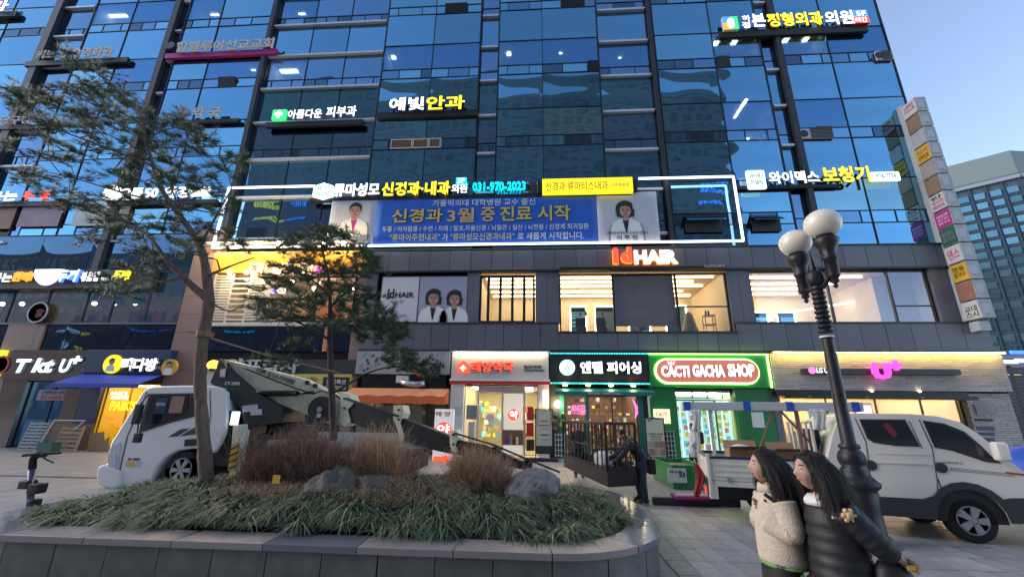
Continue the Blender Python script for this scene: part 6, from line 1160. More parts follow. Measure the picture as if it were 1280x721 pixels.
brush('dry_shrub', 'spiky brown shrub standing between the two rocks in front of the pharmacy', [(-1.45, -.55, 7.4, 8.2)], 1000, .5, .9, 'drygrass', .004, .25, seed=4, fork=4)
def dryg(n, boxes, label, seed):
    rb = random.Random(seed); mb = MB()
    for k in range(n):
        bx_ = rb.choice(boxes); x = rb.uniform(bx_[0], bx_[1]); y = rb.uniform(bx_[2], bx_[3]); z = mound(x, y)-.02; a = rb.uniform(0, 6.28); L_ = rb.uniform(.2, .55); d = Vector((math.cos(a), math.sin(a), 0)); sd = Vector((-d.y, d.x, 0)); i0 = len(mb.v)
        for s_ in range(5): t = s_/4; q = Vector((x, y, z))+d*L_*t*rb.uniform(.6, .8); q.z += L_*(1.1*t-.75*t*t)+rb.uniform(-.01, .01); w = .0035*(1-t*.8); mb.v += [tuple(q-sd*w), tuple(q+sd*w)]
        for s_ in range(4): j = i0+2*s_; mb.f.append((j, j+1, j+3, j+2)); mb.m.append(0)
    o = K('dry_grass', mb, 'drygrass', None); tag(o, label, 'grass', kind='stuff')
dryg(9000, [(-4.0, -1.4, 6.5, 7.6), (-2.6, -1.2, 6.3, 7.4), (-4.6, -2.2, 6.4, 7.2)], 'tangled dry brown grass around the rocks in the planter', 6)
# fallen leaves and litter on the soil and grass
rb_ = random.Random(21); mb = MB()
for k in range(700):
    x = rb_.uniform(-7.2, 1.2); y = rb_.uniform(5.6, 9.4)
    if not inside(x, y, .42): continue
    z = mound(x, y)+rb_.uniform(.0, .12); a = rb_.uniform(0, 6.28); s_ = rb_.uniform(.015, .04); c, d = math.cos(a)*s_, math.sin(a)*s_; q = rb_.uniform(-.015, .015)
    mb.face([(x-c, y-d, z), (x+d*.5, y-c*.5, z+q), (x+c, y+d, z+.006), (x-d*.5, y+c*.5, z-q)])
o = K('fallen_leaves', mb, 'drygrass', None); tag(o, 'scattered fallen brown leaves lying among the planter grass', 'leaves', kind='stuff')
# rocks
M('rock', (.085, .072, .062), .8, noise=.25, ns=5, bump=.8, bs=14); M('rockpale', (.20, .18, .175), .8, noise=.2, ns=8, bump=.8, bs=16)
def rock(label, c, s, mat, seed):
    rb = random.Random(seed); ax = [(Vector((rb.gauss(0, 1), rb.gauss(0, 1), rb.gauss(0, .8)))).normalized() for _ in range(18)]; cut = [rb.uniform(.72, .98) for _ in ax]; mb = MB(); n, k = 72, 48
    mb.ball((0, 0, 0), 1, n, k); v = []
    for p in mb.v:
        q = Vector(p)
        for a_, c_ in zip(ax, cut):
            e = q.dot(a_)-c_
            if e > 0: q -= a_*e*.9
        q *= 1+.16*(noise.fractal(q*2.2+Vector((seed, 0, 0)), .9, 2.1, 6)); q = q; v.append((q.x*s[0], q.y*s[1], q.z*s[2]))
    mb.v = v; o = K('rock', mb, mat, None, True); o.location = c; o.rotation_euler.z = rb.uniform(0, 6); tag(o, label, 'rock'); return o
rock('large dark rock under the dry shrubs in the middle of the planter', (-3.15, 6.95, .60), (.66, .45, .44), 'rock', 3); rock('smaller grey rock touching the right side of the large dark one', (-2.52, 6.85, .58), (.44, .34, .40), 'rock', 8)
rock('pale flat topped rock near the right end of the planter', (-.12, 7.55, .66), (.62, .45, .36), 'rockpale', 11)
t = thing('plant_tag', 'small yellow tag on a stick in the grass before the dry shrub', 'tag', (-3.5, 5.95, .5)); x, z = at(345, 599, 6.0); K('card', MB().box(x-.05, x+.05, 6.0, 6.006, z-.05, z+.055), 'amberprint', t); K('stick', MB().path([(x, 6.01, .45), (x, 6.01, z)], .006, 5), 'wood', t)
# ================= pine trees
M('bark', (.15, .10, .075), .9, noise=.4, ns=14, bump=1.0, bs=30, stretch=(1, 1, .3)); M('needle', (.05, .10, .045), .55, island=.45, spec=.35); M('bark_dark', (.06, .045, .038), .9, noise=.25, ns=12, bump=.8, bs=30, stretch=(1, 1, .3))
def pine(label, trunk, limbs, clumps, y0, ydev, seed, r_trunk, tuft, nl, barkm, per=7, cr=.34, group=None):
    rb = random.Random(seed)
    def W(px, py, y): x, z = at(px, py, y); return Vector((x, y, z))
    T = thing('pine_tree', label, 'tree', tuple(W(*trunk[0][:2], y0)), group)
    pts = [W(p[0], p[1], y0+(p[3] if len(p) > 3 else 0)) for p in trunk]; rad = [p[2] for p in trunk]
    def dens(pts, rad, k=4):
        P_, R_ = [], []
        for i in range(len(pts)-1):
            p0 = pts[max(i-1, 0)]; p1, p2 = pts[i], pts[i+1]; p3 = pts[min(i+2, len(pts)-1)]
            for j in range(k):
                t = j/k; P_.append(.5*((2*p1)+(-p0+p2)*t+(2*p0-5*p1+4*p2-p3)*t*t+(-p0+3*p1-3*p2+p3)*t**3)); R_.append(rad[i]+(rad[i+1]-rad[i])*t)
        P_.append(pts[-1]); R_.append(rad[-1]); return P_, R_
    tp, tr_ = dens(pts, rad); tr2 = [.86*r*(1+.07*math.sin(i*1.7)) for i, r in enumerate(tr_)]
    K('trunk', MB().path(tp, tr2, 12), barkm, T, True)
    nodes = [(p, r) for p, r in zip(tp, tr_)][int(len(tp)*.42):]
    for lb in limbs:
        lp, lr = dens([W(p[0], p[1], y0+(p[3] if len(p) > 3 else 0)) for p in lb], [p[2] for p in lb]); K('limb', MB().path(lp, lr, 8), barkm, T, True); nodes += list(zip(lp, lr))
    br = MB(); nd = MB(); mt = []
    cl = [W(c[0], c[1], y0+rb.uniform(-ydev, ydev)) for c in clumps]; cl.sort(key=lambda c: min((c-n[0]).length for n in nodes))
    for ci, c in enumerate(cl):
        b, r = min(nodes, key=lambda n: (n[0]-c).length+(.25 if n[1] > .05 else 0)); L_ = (c-b).length
        k = max(2, int(L_/.18)); path = [b]; bow = Vector((rb.gauss(0, .1), rb.gauss(0, .1), rb.gauss(.06, .08)))*L_
        for i in range(1, k+1): t = i/k; path.append(b.lerp(c, t)+bow*math.sin(math.pi*t)+Vector((rb.gauss(0, .02), rb.gauss(0, .02), rb.gauss(0, .02)))*(0 if i == k else 1))
        rs = min(r*.7, .012+L_*.012); br.path(path, [rs*(1-.6*i/k)+.003 for i in range(k+1)], 5, cap=False)
        nodes += [(p, max(.006, rs*(1-.6*i/k))) for i, p in enumerate(path)][1:]
        for w_ in range(per):
            e = c+Vector((rb.gauss(0, cr), rb.gauss(0, cr), rb.gauss(0, cr*.42))); mid = c.lerp(e, .5)+Vector((0, 0, rb.uniform(-.03, .05))); br.path([c, mid, e], [.007, .005, .0035], 3, cap=False)
            for tt in (e, mid, e.lerp(mid, .5)):
                dv = (e-c).normalized() if (e-c).length > .01 else Vector((0, 0, 1)); dv = (dv+Vector((0, 0, .7))).normalized()
                for n_ in range(nl):
                    d = (dv+Vector((rb.gauss(0, .75), rb.gauss(0, .75), rb.gauss(0, .6)))).normalized(); s_ = d.cross(Vector((.3, .9, .2))).normalized()*.0065; q = tt+Vector((rb.gauss(0, .015), rb.gauss(0, .015), rb.gauss(0, .015))); g = q+d*tuft*rb.uniform(.6, 1.15)
                    i0 = len(nd.v); nd.v += [tuple(q-s_), tuple(q+s_), tuple(g)]; nd.f.append((i0, i0+1, i0+2))
    nd.m = [0]*len(nd.f); K('branches', br, barkm, T).name = 'twig_branch'; T.children and None
    o = K('needle_foliage', nd, 'needle', T); o['kind'] = 'stuff'
    for ch in T.children:
        if ch.name.startswith('twig_branch'): ch['kind'] = 'stuff'
    return T
z1 = [(280, 230), (250, 215), (350, 260), (375, 280), (40, 345), (15, 350), (95, 335), (75, 365), (60, 390), (250, 340), (275, 350), (330, 330), (340, 350), (310, 310), (450, 350), (480, 372), (420, 360), (500, 400), (300, 440), (270, 420), (330, 430), (130, 450), (110, 430), (170, 440), (400, 390), (440, 440), (420, 420), (380, 440), (560, 430), (600, 470), (540, 470), (650, 450), (680, 430), (700, 480), (730, 560), (690, 530), (620, 540), (590, 560), (560, 560), (480, 540), (520, 620), (500, 580), (560, 640), (680, 640), (650, 620), (750, 670), (780, 660), (230, 480), (200, 470), (180, 530), (150, 500), (290, 480), (330, 500), (380, 500), (350, 460), (240, 600), (210, 590), (300, 570), (130, 655), (90, 655), (280, 660), (450, 660), (420, 650), (880, 590), (910, 620), (850, 640), (770, 530), (760, 510), (200, 350), (160, 380), (120, 400), (205, 380), (370, 400), (240, 400), (480, 480), (430, 480), (390, 540), (350, 560), (60, 560), (40, 540), (620, 660), (640, 690)]
cl1 = [(x/3.003, y/3.003) for x, y in z1]+[(x/3.003, 220+y/3.003) for x, y in [(75, 10), (150, 15), (250, 105), (260, 60), (310, 100), (340, 120), (380, 150), (400, 160), (390, 90), (190, 80), (280, 110), (430, 50), (510, 90), (540, 20), (700, 25), (760, 45), (800, 140), (850, 100), (760, 190), (730, 230), (540, 230), (560, 290), (620, 200), (520, 180), (400, 200), (330, 240), (490, 350), (440, 420), (470, 440), (400, 430), (430, 390), (520, 420), (700, 290), (860, 230), (880, 260), (600, 160), (650, 250), (590, 330), (680, 130)]]
tr1 = [(259, 620, .145), (257, 580, .125), (253, 530, .115), (250, 480, .11), (251, 445, .11), (256, 410, .115), (261, 375, .11), (257, 335, .085), (250, 308, .075), (236, 285, .07), (219, 262, .062), (203, 238, .055), (192, 208, .047), (182, 178, .036), (174, 155, .028), (150, 140, .018)]
lim1 = [[(258, 372, .08), (243, 360, .065), (227, 345, .058), (208, 325, .045, .1), (190, 300, .035, .2), (165, 280, .026, .3), (135, 262, .02, .3), (95, 240, .015, .3)], [(228, 345, .03), (205, 352, .024, -.2), (180, 350, .02, -.4), (165, 358, .014, -.5)],
        [(192, 208, .03), (160, 195, .024, -.3), (120, 180, .02, -.5), (80, 165, .014, -.6), (45, 150, .01, -.6)], [(219, 262, .03), (195, 252, .025, .3), (150, 240, .02, .6), (100, 225, .014, .8), (60, 215, .01, .9)],
        [(250, 308, .03), (262, 285, .022, -.2), (275, 262, .018, -.4), (290, 235, .012, -.5)], [(259, 345, .03), (275, 338, .022, -.2), (295, 330, .015, -.4), (318, 322, .01, -.5)], [(182, 178, .02), (178, 150, .016, .2), (160, 125, .012, .3), (130, 110, .009, .4)], [(182, 178, .02), (200, 165, .014, -.2), (225, 160, .01, -.3), (245, 172, .008, -.3)],
        [(262, 375, .02), (275, 385, .016, -.1), (290, 388, .012, -.2), (305, 380, .008, -.3)]]
pine('large leaning pine with a sparse spreading crown over the left of the facade', tr1, lim1, cl1, 7.3, 1.0, 4, .14, .15, 15, 'bark', 8, .17)
z6 = [(470, 260), (440, 270), (500, 280), (390, 290), (350, 300), (420, 310), (300, 310), (320, 330), (530, 300), (560, 330), (590, 350), (370, 340), (400, 350), (450, 330), (330, 370), (290, 400), (310, 420), (600, 400), (620, 390), (580, 430), (270, 450), (250, 480), (300, 470), (340, 460), (230, 520), (190, 560), (220, 570), (260, 560), (310, 540), (350, 520), (390, 500), (350, 590), (380, 560), (420, 540), (500, 430), (520, 470), (480, 400), (550, 490), (600, 500), (580, 530), (630, 560), (650, 600), (680, 600), (700, 620), (730, 640), (640, 640), (560, 580), (520, 560), (480, 520), (540, 620), (590, 610), (440, 480), (400, 440), (430, 400), (380, 420), (700, 660), (680, 680), (600, 670), (480, 600), (430, 620), (300, 600), (270, 600), (560, 390), (510, 350)]
cl2 = [(260+x/3.003, 200+y/3.003) for x, y in z6]+[(502, 448), (512, 460), (520, 455), (525, 465), (494, 440), (487, 455), (350, 455), (335, 448), (375, 430)]
tr2_ = [(417, 550, .085), (416, 520, .078), (414, 480, .072), (413, 450, .066), (412, 420, .058), (413, 385, .048), (411, 350, .038), (406, 325, .028), (402, 305, .02), (404, 290, .012)]
lim2 = [[(414, 492, .03), (432, 482, .025, -.1), (455, 468, .02, -.2), (480, 460, .015, -.3), (505, 458, .01, -.3)], [(412, 420, .03), (430, 405, .022, .2), (455, 400, .017, .3), (485, 408, .012, .4)], [(412, 425, .03), (392, 412, .022, -.2), (365, 400, .017, -.3), (335, 390, .012, -.4)], [(412, 385, .025), (432, 365, .018, -.2), (452, 345, .013, -.2)], [(411, 370, .025), (390, 350, .018, .2), (362, 338, .012, .3)], [(411, 405, .022), (395, 395, .018, .4), (355, 372, .012, .5)]]
pine('smaller dark pine in front of the gold canopy with flat needle tiers', tr2_, lim2, cl2, 8.4, .8, 9, .08, .15, 16, 'bark_dark', 8, .2)
# guy rope from the big pine's collar to the small pine
x0, z0 = at(235, 414, 7.2); x1, z1_ = at(425, 466, 8.2); rp = thing('tree_guy_rope', 'thin pale rope stretched from the collar on the big pine towards the small pine', 'rope', (x0, 7.2, z0)); K('rope', MB().path([(x0, 7.2, z0), ((x0+x1)/2, 7.7, (z0+z1_)/2-.04), (x1, 8.2, z1_)], .018, 6), 'palewood', rp); x, z = at(251, 417, 7.2); K('collar', MB().lathe([(.14, -.05), (.15, 0), (.14, .05)], (x, 7.3, z), 14), 'wood', rp)
# ================= street lamp
lp = thing('street_lamp', 'ornate black cast iron street lamp with two white globes and a fluted pedestal', 'street lamp', (5.15, 7.9, 0), world=False)
M('iron', (.022, .021, .024), .42, .3, noise=.2, ns=10, bump=.3, bs=25); M('globe', (.78, .72, .60), .25, noise=.05, ns=3)
prof = [(.30, 0), (.30, .12), (.26, .14), (.25, .5), (.26, .75), (.245, .78), (.31, .84), (.32, .9), (.27, .94), (.22, 1.0), (.19, 1.06), (.2, 1.09), (.155, 1.13), (.19, 1.2), (.20, 1.28), (.17, 1.36), (.13, 1.40), (.155, 1.43), (.15, 1.47), (.105, 1.5), (.1, 2.2), (.092, 3.2), (.09, 3.3)]
K('pedestal', MB().lathe(prof, (0, 0, 0), 24), 'iron', lp, True)
up = [(.1, 3.3), (.12, 3.33), (.12, 3.38), (.1, 3.4)]
K('white_band', MB().lathe([(.112, 3.28), (.114, 3.31)], (0, 0, 0), 20), 'white', lp)
for k in range(10): zz = 3.36+k*.09; K('collar_ring', MB().lathe([(.09, zz), (.125-.002*k, zz+.015), (.125-.002*k, zz+.045), (.09, zz+.06), (.09, zz+.09)], (0, 0, 0), 20), 'iron', lp, True)
K('crown_boss', MB().lathe([(.09, 4.25), (.13, 4.3), (.15, 4.4), (.13, 4.5), (.08, 4.54)], (0, 0, 0), 20), 'iron', lp, True)
K('finial', MB().lathe([(.05, 4.52), (.07, 4.58), (.04, 4.64), (.05, 4.68), (.02, 4.8), (.005, 4.95)], (0, 0, 0), 14), 'iron', lp, True)
def lamp_head(px, py, y, r):
    x, z = at(px, py, y); X, Y = x-5.15, y-7.9; d = Vector((X, Y, 0)); bz_ = z-r
    K('bracket_arm', MB().path([(0, 0, 4.3), (X*.35, Y*.35, 4.22), (X*.75, Y*.75, bz_-.75), (X, Y, bz_-.62), (X, Y, bz_-.5)], [.07, .055, .045, .04, .04], 10), 'iron', lp, True)
    K('cup', MB().lathe([(.01, -.98), (.03, -.96), (.045, -.93), (.03, -.9), (.075, -.86), (.06, -.8), (.09, -.78), (.105, -.74), (.1, -.45), (.13, -.43), (.13, -.38), (.11, -.35), (.14, -.22), (.19, -.12), (.21, -.05), (.19, -.02), (.15, 0), (.15, .05), (.1, .06)], (X, Y, bz_), 20), 'iron', lp, True)
    g = K('globe', MB().ball((X, Y, z), r, 28, 18, sq=(1.06, 1.06, .96)), 'globe', lp, True)
lamp_head(1028, 280, 7.7, .29); lamp_head(994, 304, 8.3, .275)
# ================= people
M('hairsheet', (.016, .011, .010), .42, bump=.9, bs=70, stretch=(3, 3, .12), spec=.5); M('hair', (.014, .010, .009), .5, island=.4, spec=.5); M('fleece', (.55, .46, .36), .95, noise=.12, ns=30, bump=.6, bs=110); M('puffer', (.008, .008, .010), .6, noise=.1, ns=6, bump=.3, bs=9); M('trousers', (.010, .010, .012), .8, bump=.2, bs=30)
M('jeans', (.045, .06, .09), .85, noise=.15, ns=20); M('lip', (.34, .13, .11), .6); M('eyewhite', (.22, .17, .15), .3); M('shoe', (.05, .05, .055), .6); M('coatgrey', (.50, .49, .52), .8, noise=.05); M('jacketblack', (.014, .015, .018), .7, noise=.1, ns=8, bump=.3, bs=12); M('khaki', (.10, .075, .055), .8); M('plush', (.62, .40, .20), .9, bump=.6, bs=60); M('limegreen', (.12, .32, .04), .7)
def ring_loft(rings, n=28):
    """rings: (x, y, z, rx, ry, tilt) -> closed tube of ellipses"""
    mb = MB()
    for (x, y, z, rx, ry, tl) in rings:
        for q in range(n): t = 2*math.pi*q/n; dx = rx*math.cos(t); mb.v.append((x+dx*math.cos(tl), y+ry*math.sin(t), z+dx*math.sin(tl)))
    for k in range(len(rings)-1):
        for q in range(n): a = k*n+q; b = k*n+(q+1) % n; mb.f.append((a, b, b+n, a+n)); mb.m.append(0)
    e = (len(rings)-1)*n; mb.f.append(tuple(range(n-1, -1, -1))); mb.f.append(tuple(e+q for q in range(n))); mb.m += [0, 0]; return mb
def skin_mesh(name, J, E_, Rd, mat, par, sub=1, root=0):
    me = bpy.data.meshes.new(name); me.from_pydata([tuple(j) for j in J], E_, []); me.materials.append(MT[mat]); o = bpy.data.objects.new(name, me); link(o, par)
    s_ = o.modifiers.new('s', 'SKIN'); s_.use_smooth_shade = True; sv = me.skin_vertices[0].data
    for i, r in enumerate(Rd): sv[i].radius = (r, r) if not hasattr(r, '__len__') else r; sv[i].use_root = i == root
    u = o.modifiers.new('u', 'SUBSURF'); u.levels = sub; u.render_levels = sub; return o
def head(par, c, s=1.0, tilt=0., yaw=0., mat='skin', n=36, k=28):
    """face looks along +x"""
    mb = MB()
    for a in range(k+1):
        ph = math.pi*a/k; cz = -math.cos(ph); sr = math.sin(ph)
        for q in range(n):
            t = 2*math.pi*q/n; cx, cy = math.cos(t), math.sin(t); x = .088*sr*cx; y = .073*sr*cy; z = .112*cz
            if cz < 0: x += .006*sr*max(cx, 0)*(-cz); y *= 1-.30*(-cz)**1.5; x *= (1-.18*(-cz)**2) if cx > 0 else (1-.32*(-cz)**1.2)
            f = max(0, cx)**6*sr
            x += f*(.024*math.exp(-((z+.018)/.013)**2)*math.exp(-(y/.013)**2)+.012*math.exp(-((z-.005)/.022)**2)*math.exp(-(y/.011)**2))  # nose
            x += f*(.008*math.exp(-((z+.052)/.010)**2)*math.exp(-(y/.026)**2)+.008*math.exp(-((z+.086)/.014)**2)*math.exp(-(y/.025)**2))  # lips, chin
            x -= f*.009*math.exp(-((z-.018)/.014)**2)*math.exp(-((abs(y)-.031)/.014)**2)                                             # eye sockets
            if z < -.03 and cx < .75: x -= .010*sr*(min(1, (-z-.03)/.05)); y *= .94
            mb.v.append((x, y, z))
    for a in range(k):
        for q in range(n): b0 = a*n+q; b1 = a*n+(q+1) % n; mb.f.append((b0, b1, b1+n, b0+n)); mb.m.append(0)
    Mx = Matrix.Translation(c) @ Matrix.Rotation(yaw, 4, 'Z') @ Matrix.Rotation(tilt, 4, 'Y') @ Matrix.Scale(s, 4)
    def fin(nm, m2, mt, p, sm=True): m2.v = [tuple(Mx @ Vector(v)) for v in m2.v]; return K(nm, m2, mt, p, sm)
    h = fin('head', mb, mat, par)
    for sy_ in (-1, 1):
        fin('eye', MB().ball((.0705, sy_*.031, .015), .0105, 12, 8, sq=(.6, 1.2, .5)), 'eyewhite', h); fin('pupil', MB().ball((.0745, sy_*.031, .015), .005, 10, 6), 'print_black', h)
        fin('eyebrow', MB().path([(.082, sy_*.018, .036), (.081, sy_*.032, .041), (.073, sy_*.046, .036)], .0028, 5), 'hair', h)
        fin('ear', MB().ball((-.004, sy_*.073, -.004), .03, 12, 8, sq=(.6, .3, 1)), mat, h)
    fin('mouth', MB().ball((.081, 0, -.052), .018, 12, 8, sq=(.5, 1, .38)), 'lip', h)
    return h, Mx
def long_hair(par, Mx, length, n=900, seed=1, back=.10, mat='hair', sway=(0, 0), spread=1.0):
    rb = random.Random(seed); 
    cap = MB(); N_, K_ = 26, 16
    for a in range(K_+1):
        ph = math.pi*a/K_; cz = math.cos(ph)
        for q in range(N_): t = 2*math.pi*q/N_; cx = math.cos(t); r = 1.1; x = -.012+.092*r*math.sin(ph)*cx; x = min(x, .066+.25*max(0, cz-.55)*.1+(.028 if cz > .6 else -.05*(1-(cz+1)/1.6))); cap.v.append((x, .079*r*math.sin(ph)*math.sin(t), .012+.112*1.06*max(cz, -.72)))
    for a in range(K_):
        for q in range(N_): b0 = a*N_+q; b1 = a*N_+(q+1) % N_; cap.f.append((b0+N_, b1+N_, b1, b0)); cap.m.append(0)
    cap.v = [tuple(Mx @ Vector(v)) for v in cap.v]; hc = K('hair', cap, 'hairsheet', par, True)
    c0 = Mx @ Vector((-.02, 0, .0)); L = length
    rings = [(.012, 0, .085, .05, .05), (-.004, 0, .06, .088, .078), (-.018, 0, .02, .094, .088), (-.034, 0, -.05, .084, .088), (-.05-back*.15, 0, -.13, .074, .092), (-.06-back*.5, 0, -.13-L*.3, .066, .108), (-.07-back*.9, 0, -.13-L*.55, .055, .11), (-.075-back*1.1, 0, -.13-L*.75, .038, .095), (-.08-back*1.2, 0, -.13-L*.88, .014, .06)]
    R2 = []
    for i in range(len(rings)-1):
        for k in range(5): f = k/5; A, B = rings[i], rings[i+1]; R2.append(tuple(A[j]+(B[j]-A[j])*f for j in range(5)))
    R2.append(rings[-1]); hm = MB(); nn = 64
    for ri, (x, y, z, rx, ry) in enumerate(R2[::-1]):
        for q in range(nn):
            t = 2*math.pi*q/nn; w_ = 1+.035*math.sin(q*7.3+z*6)+.03*math.sin(q*3.1-z*9); hm.v.append((c0.x+x+rx*w_*math.cos(t), c0.y+y+ry*w_*math.sin(t), c0.z+z+.02*math.sin(q*5.7)*(1 if ri < 6 else 0)))
    for k in range(len(R2)-1):
        for q in range(nn): b0 = k*nn+q; b1 = k*nn+(q+1) % nn; hm.f.append((b0, b1, b1+nn, b0+nn)); hm.m.append(0)
    K('hair_length', hm, 'hairsheet', hc, True)
    mb = MB()
    for i in range(n):
        t = rb.uniform(.32, 1.0)*math.pi*rb.choice((-1, 1)); ph = rb.uniform(.02, .5)*math.pi; p = Vector((-.012+.098*math.sin(ph)*math.cos(t), .084*math.sin(ph)*math.sin(t), .02+.118*math.cos(ph)))
        p = Mx @ p; c = Mx @ Vector((-.012, 0, .01)); L_ = length*rb.uniform(.7, 1.05); pts = [p]; out = (p-c).normalized(); v = Vector((out.x, out.y, 0))*.45; v.z = .1; wob = rb.uniform(0, 6.28); wam = rb.uniform(0, .16); lim = rb.uniform(-.015, .038) 
        steps = 9; j = Vector((rb.gauss(0, .1), rb.gauss(0, .1), 0))*spread
        for s_ in range(steps):
            f = s_/steps; d = Vector((v.x*(1-f)**2*(1 if f < .4 else .2)-back*.6*(f if f < .6 else .6)+sway[0]*f+j.x+wam*math.sin(wob+s_*1.1), v.y*(1-f)**3*.9+j.y*.7+sway[1]*f, -1.0*(.25+f))); d.normalize()
            p = p+d*L_/steps; 
            e = p-c; p.x = min(p.x, c.x+lim+max(0, e.z-.02)*.75); e = p-c
            if e.z > -.13 and math.hypot(e.x/.098, e.y/.088) < 1: h_ = max(1e-6, math.hypot(e.x/.098, e.y/.088)); p = Vector((c.x+e.x/h_, c.y+e.y/h_, p.z))
            pts.append(p)
        mb.path(pts, [.0009]*4+[.0010]*3+[.0009, .0006, .0003], 3, cap=False)
    K('hair_strands', mb, mat, hc, True)['kind'] = 'stuff'
    return hc
def hand_chain(J, E_, R_, wi, wrist, d, side, curl=.5, s=1.0):
    """adds a palm and five fingers to the body chain; d = direction of the hand, side = thumb direction"""
    d = Vector(d).normalized(); sd = Vector(side).normalized(); nrm = d.cross(sd).normalized()
    pc = Vector(wrist)+d*.045*s; J.append(pc); E_.append((wi, len(J)-1)); R_.append((.030*s, .016*s)); pi = len(J)-1
    for k, (o, L_) in enumerate(((-.027, .055), (-.009, .068), (.009, .075), (.027, .068))):
        b = pc+d*.042*s+sd*o*s; prev = pi; dd = d.copy()
        for m_ in range(3): J.append(b.copy()); E_.append((prev, len(J)-1)); R_.append((.009-.001*m_)*s); prev = len(J)-1; dd = (dd+nrm*curl*.6).normalized(); b = b+dd*L_*.5*s
    b = pc+sd*.034*s-d*.012*s; prev = pi; dd = (d*.6+sd).normalized()
    for m_ in range(3): J.append(b.copy()); E_.append((prev, len(J)-1)); R_.append((.011-.0015*m_)*s); prev = len(J)-1; dd = (dd+d*.3+nrm*curl*.3).normalized(); b = b+dd*.027*s
def body(par, H, lean, arms, legs, mat='skin', s=1.0, sub=1):
    """H hip point, lean (dx,dy,dz) hip->neck vector; arms: ((elbow),(wrist),(hand dir),(thumb dir),curl) x2; legs ((knee),(ankle),(toe)) x2; returns joints"""
    H = Vector(H); N_ = H+Vector(lean); ch = H.lerp(N_, .72); J = [H, H.lerp(N_, .4), ch, N_, N_+Vector(lean).normalized()*.07*s+Vector((.01, 0, .03))*s]; E_ = [(0, 1), (1, 2), (2, 3), (3, 4)]; R_ = [.12*s, .105*s, .12*s, .055*s, .05*s]
    sh = []
    for i, a in enumerate(arms):
        sgn = -1 if i == 0 else 1; S = H.lerp(N_, .9)+Vector((0, sgn*.165*s, 0)); sh.append(S); J.append(S); E_.append((2, len(J)-1)); R_.append(.055*s); J.append(Vector(a[0])); E_.append((len(J)-2, len(J)-1)); R_.append(.038*s)
        J.append(Vector(a[1])); E_.append((len(J)-2, len(J)-1)); R_.append(.026*s); wi = len(J)-1; hand_chain(J, E_, R_, wi, a[1], a[2], a[3], a[4], s)
    for i, l in enumerate(legs):
        sgn = -1 if i == 0 else 1; q = H+Vector((0, sgn*.085*s, -.05*s)); J.append(q); E_.append((0, len(J)-1)); R_.append(.085*s)
        for p, r in zip(l, (.055, .038, .03)): J.append(Vector(p)); E_.append((len(J)-2, len(J)-1)); R_.append(r*s)
    skin_mesh('body', J, E_, R_, mat, par, sub); return N_, ch, sh
def sleeve(par, pts, r0, r1, mat, quilt=0, n=14, name='sleeve', steps=5):
    P_ = []; R_ = []
    for i in range(len(pts)-1):
        a, b = Vector(pts[i]), Vector(pts[i+1])
        for k in range(steps): P_.append(a.lerp(b, k/steps))
    P_.append(Vector(pts[-1])); m_ = len(P_)
    # soften the elbow
    for _ in range(2): P_ = [P_[0]]+[(P_[i-1]+P_[i]*2+P_[i+1])/4 for i in range(1, m_-1)]+[P_[-1]]
    Q = []; 
    for i in range((m_-1)*3+1): f = i/3; k = min(int(f), m_-2); Q.append(P_[k].lerp(P_[k+1], f-k)); t = i/((m_-1)*3); R_.append((r0+(r1-r0)*t)*(1+(quilt*abs(math.sin(i*math.pi/4))-quilt*.5 if quilt else .03*math.sin(i*2.3))))
    return K(name, MB().path(Q, R_, n), mat, par, True)
def trouser(par, H, legs, mat, r=(.105, .075, .058), s=1.0, split=True):
    for i, l in enumerate(legs): sgn = -1 if i == 0 else 1; sleeve(par, [Vector(H)+Vector((0, sgn*.075*s, .04)), l[0], Vector(l[1])+Vector((0, 0, .0))], r[0]*s, r[2]*s, mat, name='trouser_leg', n=18)
def shoes(par, legs, mat, s=1.0):
    for l in legs: a, t = Vector(l[1]), Vector(l[2]); K('shoe', MB().path([(a.x-.06*s*(1 if t.x > a.x else -1), a.y, .05*s), (a.x, a.y, .06*s), a.lerp(t, .5)+Vector((0, 0, .02)), t, t+(t-a)*.2], [.035*s, .05*s, .047*s, .038*s, .015*s], 12), mat, par, True)
# ---- woman in cream fleece
def place(px, py, y, label, h_top, facing=math.pi, grp=None):
    x, z = at(px, py, y); p = thing('person', label, 'person', (x, y, 0), grp, world=False, rz=facing); return p
w = thing('person', 'woman with long dark hair in a cream fleece jacket walking towards the flatbed truck', 'person', (1.70, 3.55, 0), world=False, rz=math.radians(176)); w.scale = (.96, .96, .96)
legs = (((.14, .09, .50), (.02, .09, .1), (.16, .09, .03)), ((.06, -.09, .50), (-.26, -.09, .13), (-.12, -.09, .04)))
arms = (((-.03, .225, 1.14), (.10, .09, 1.2), (.1, -.6, .8), (0, 0, 1), .9), ((.03, -.22, 1.14), (.10, -.05, 1.22), (.1, .6, .8), (0, 0, 1), .9))
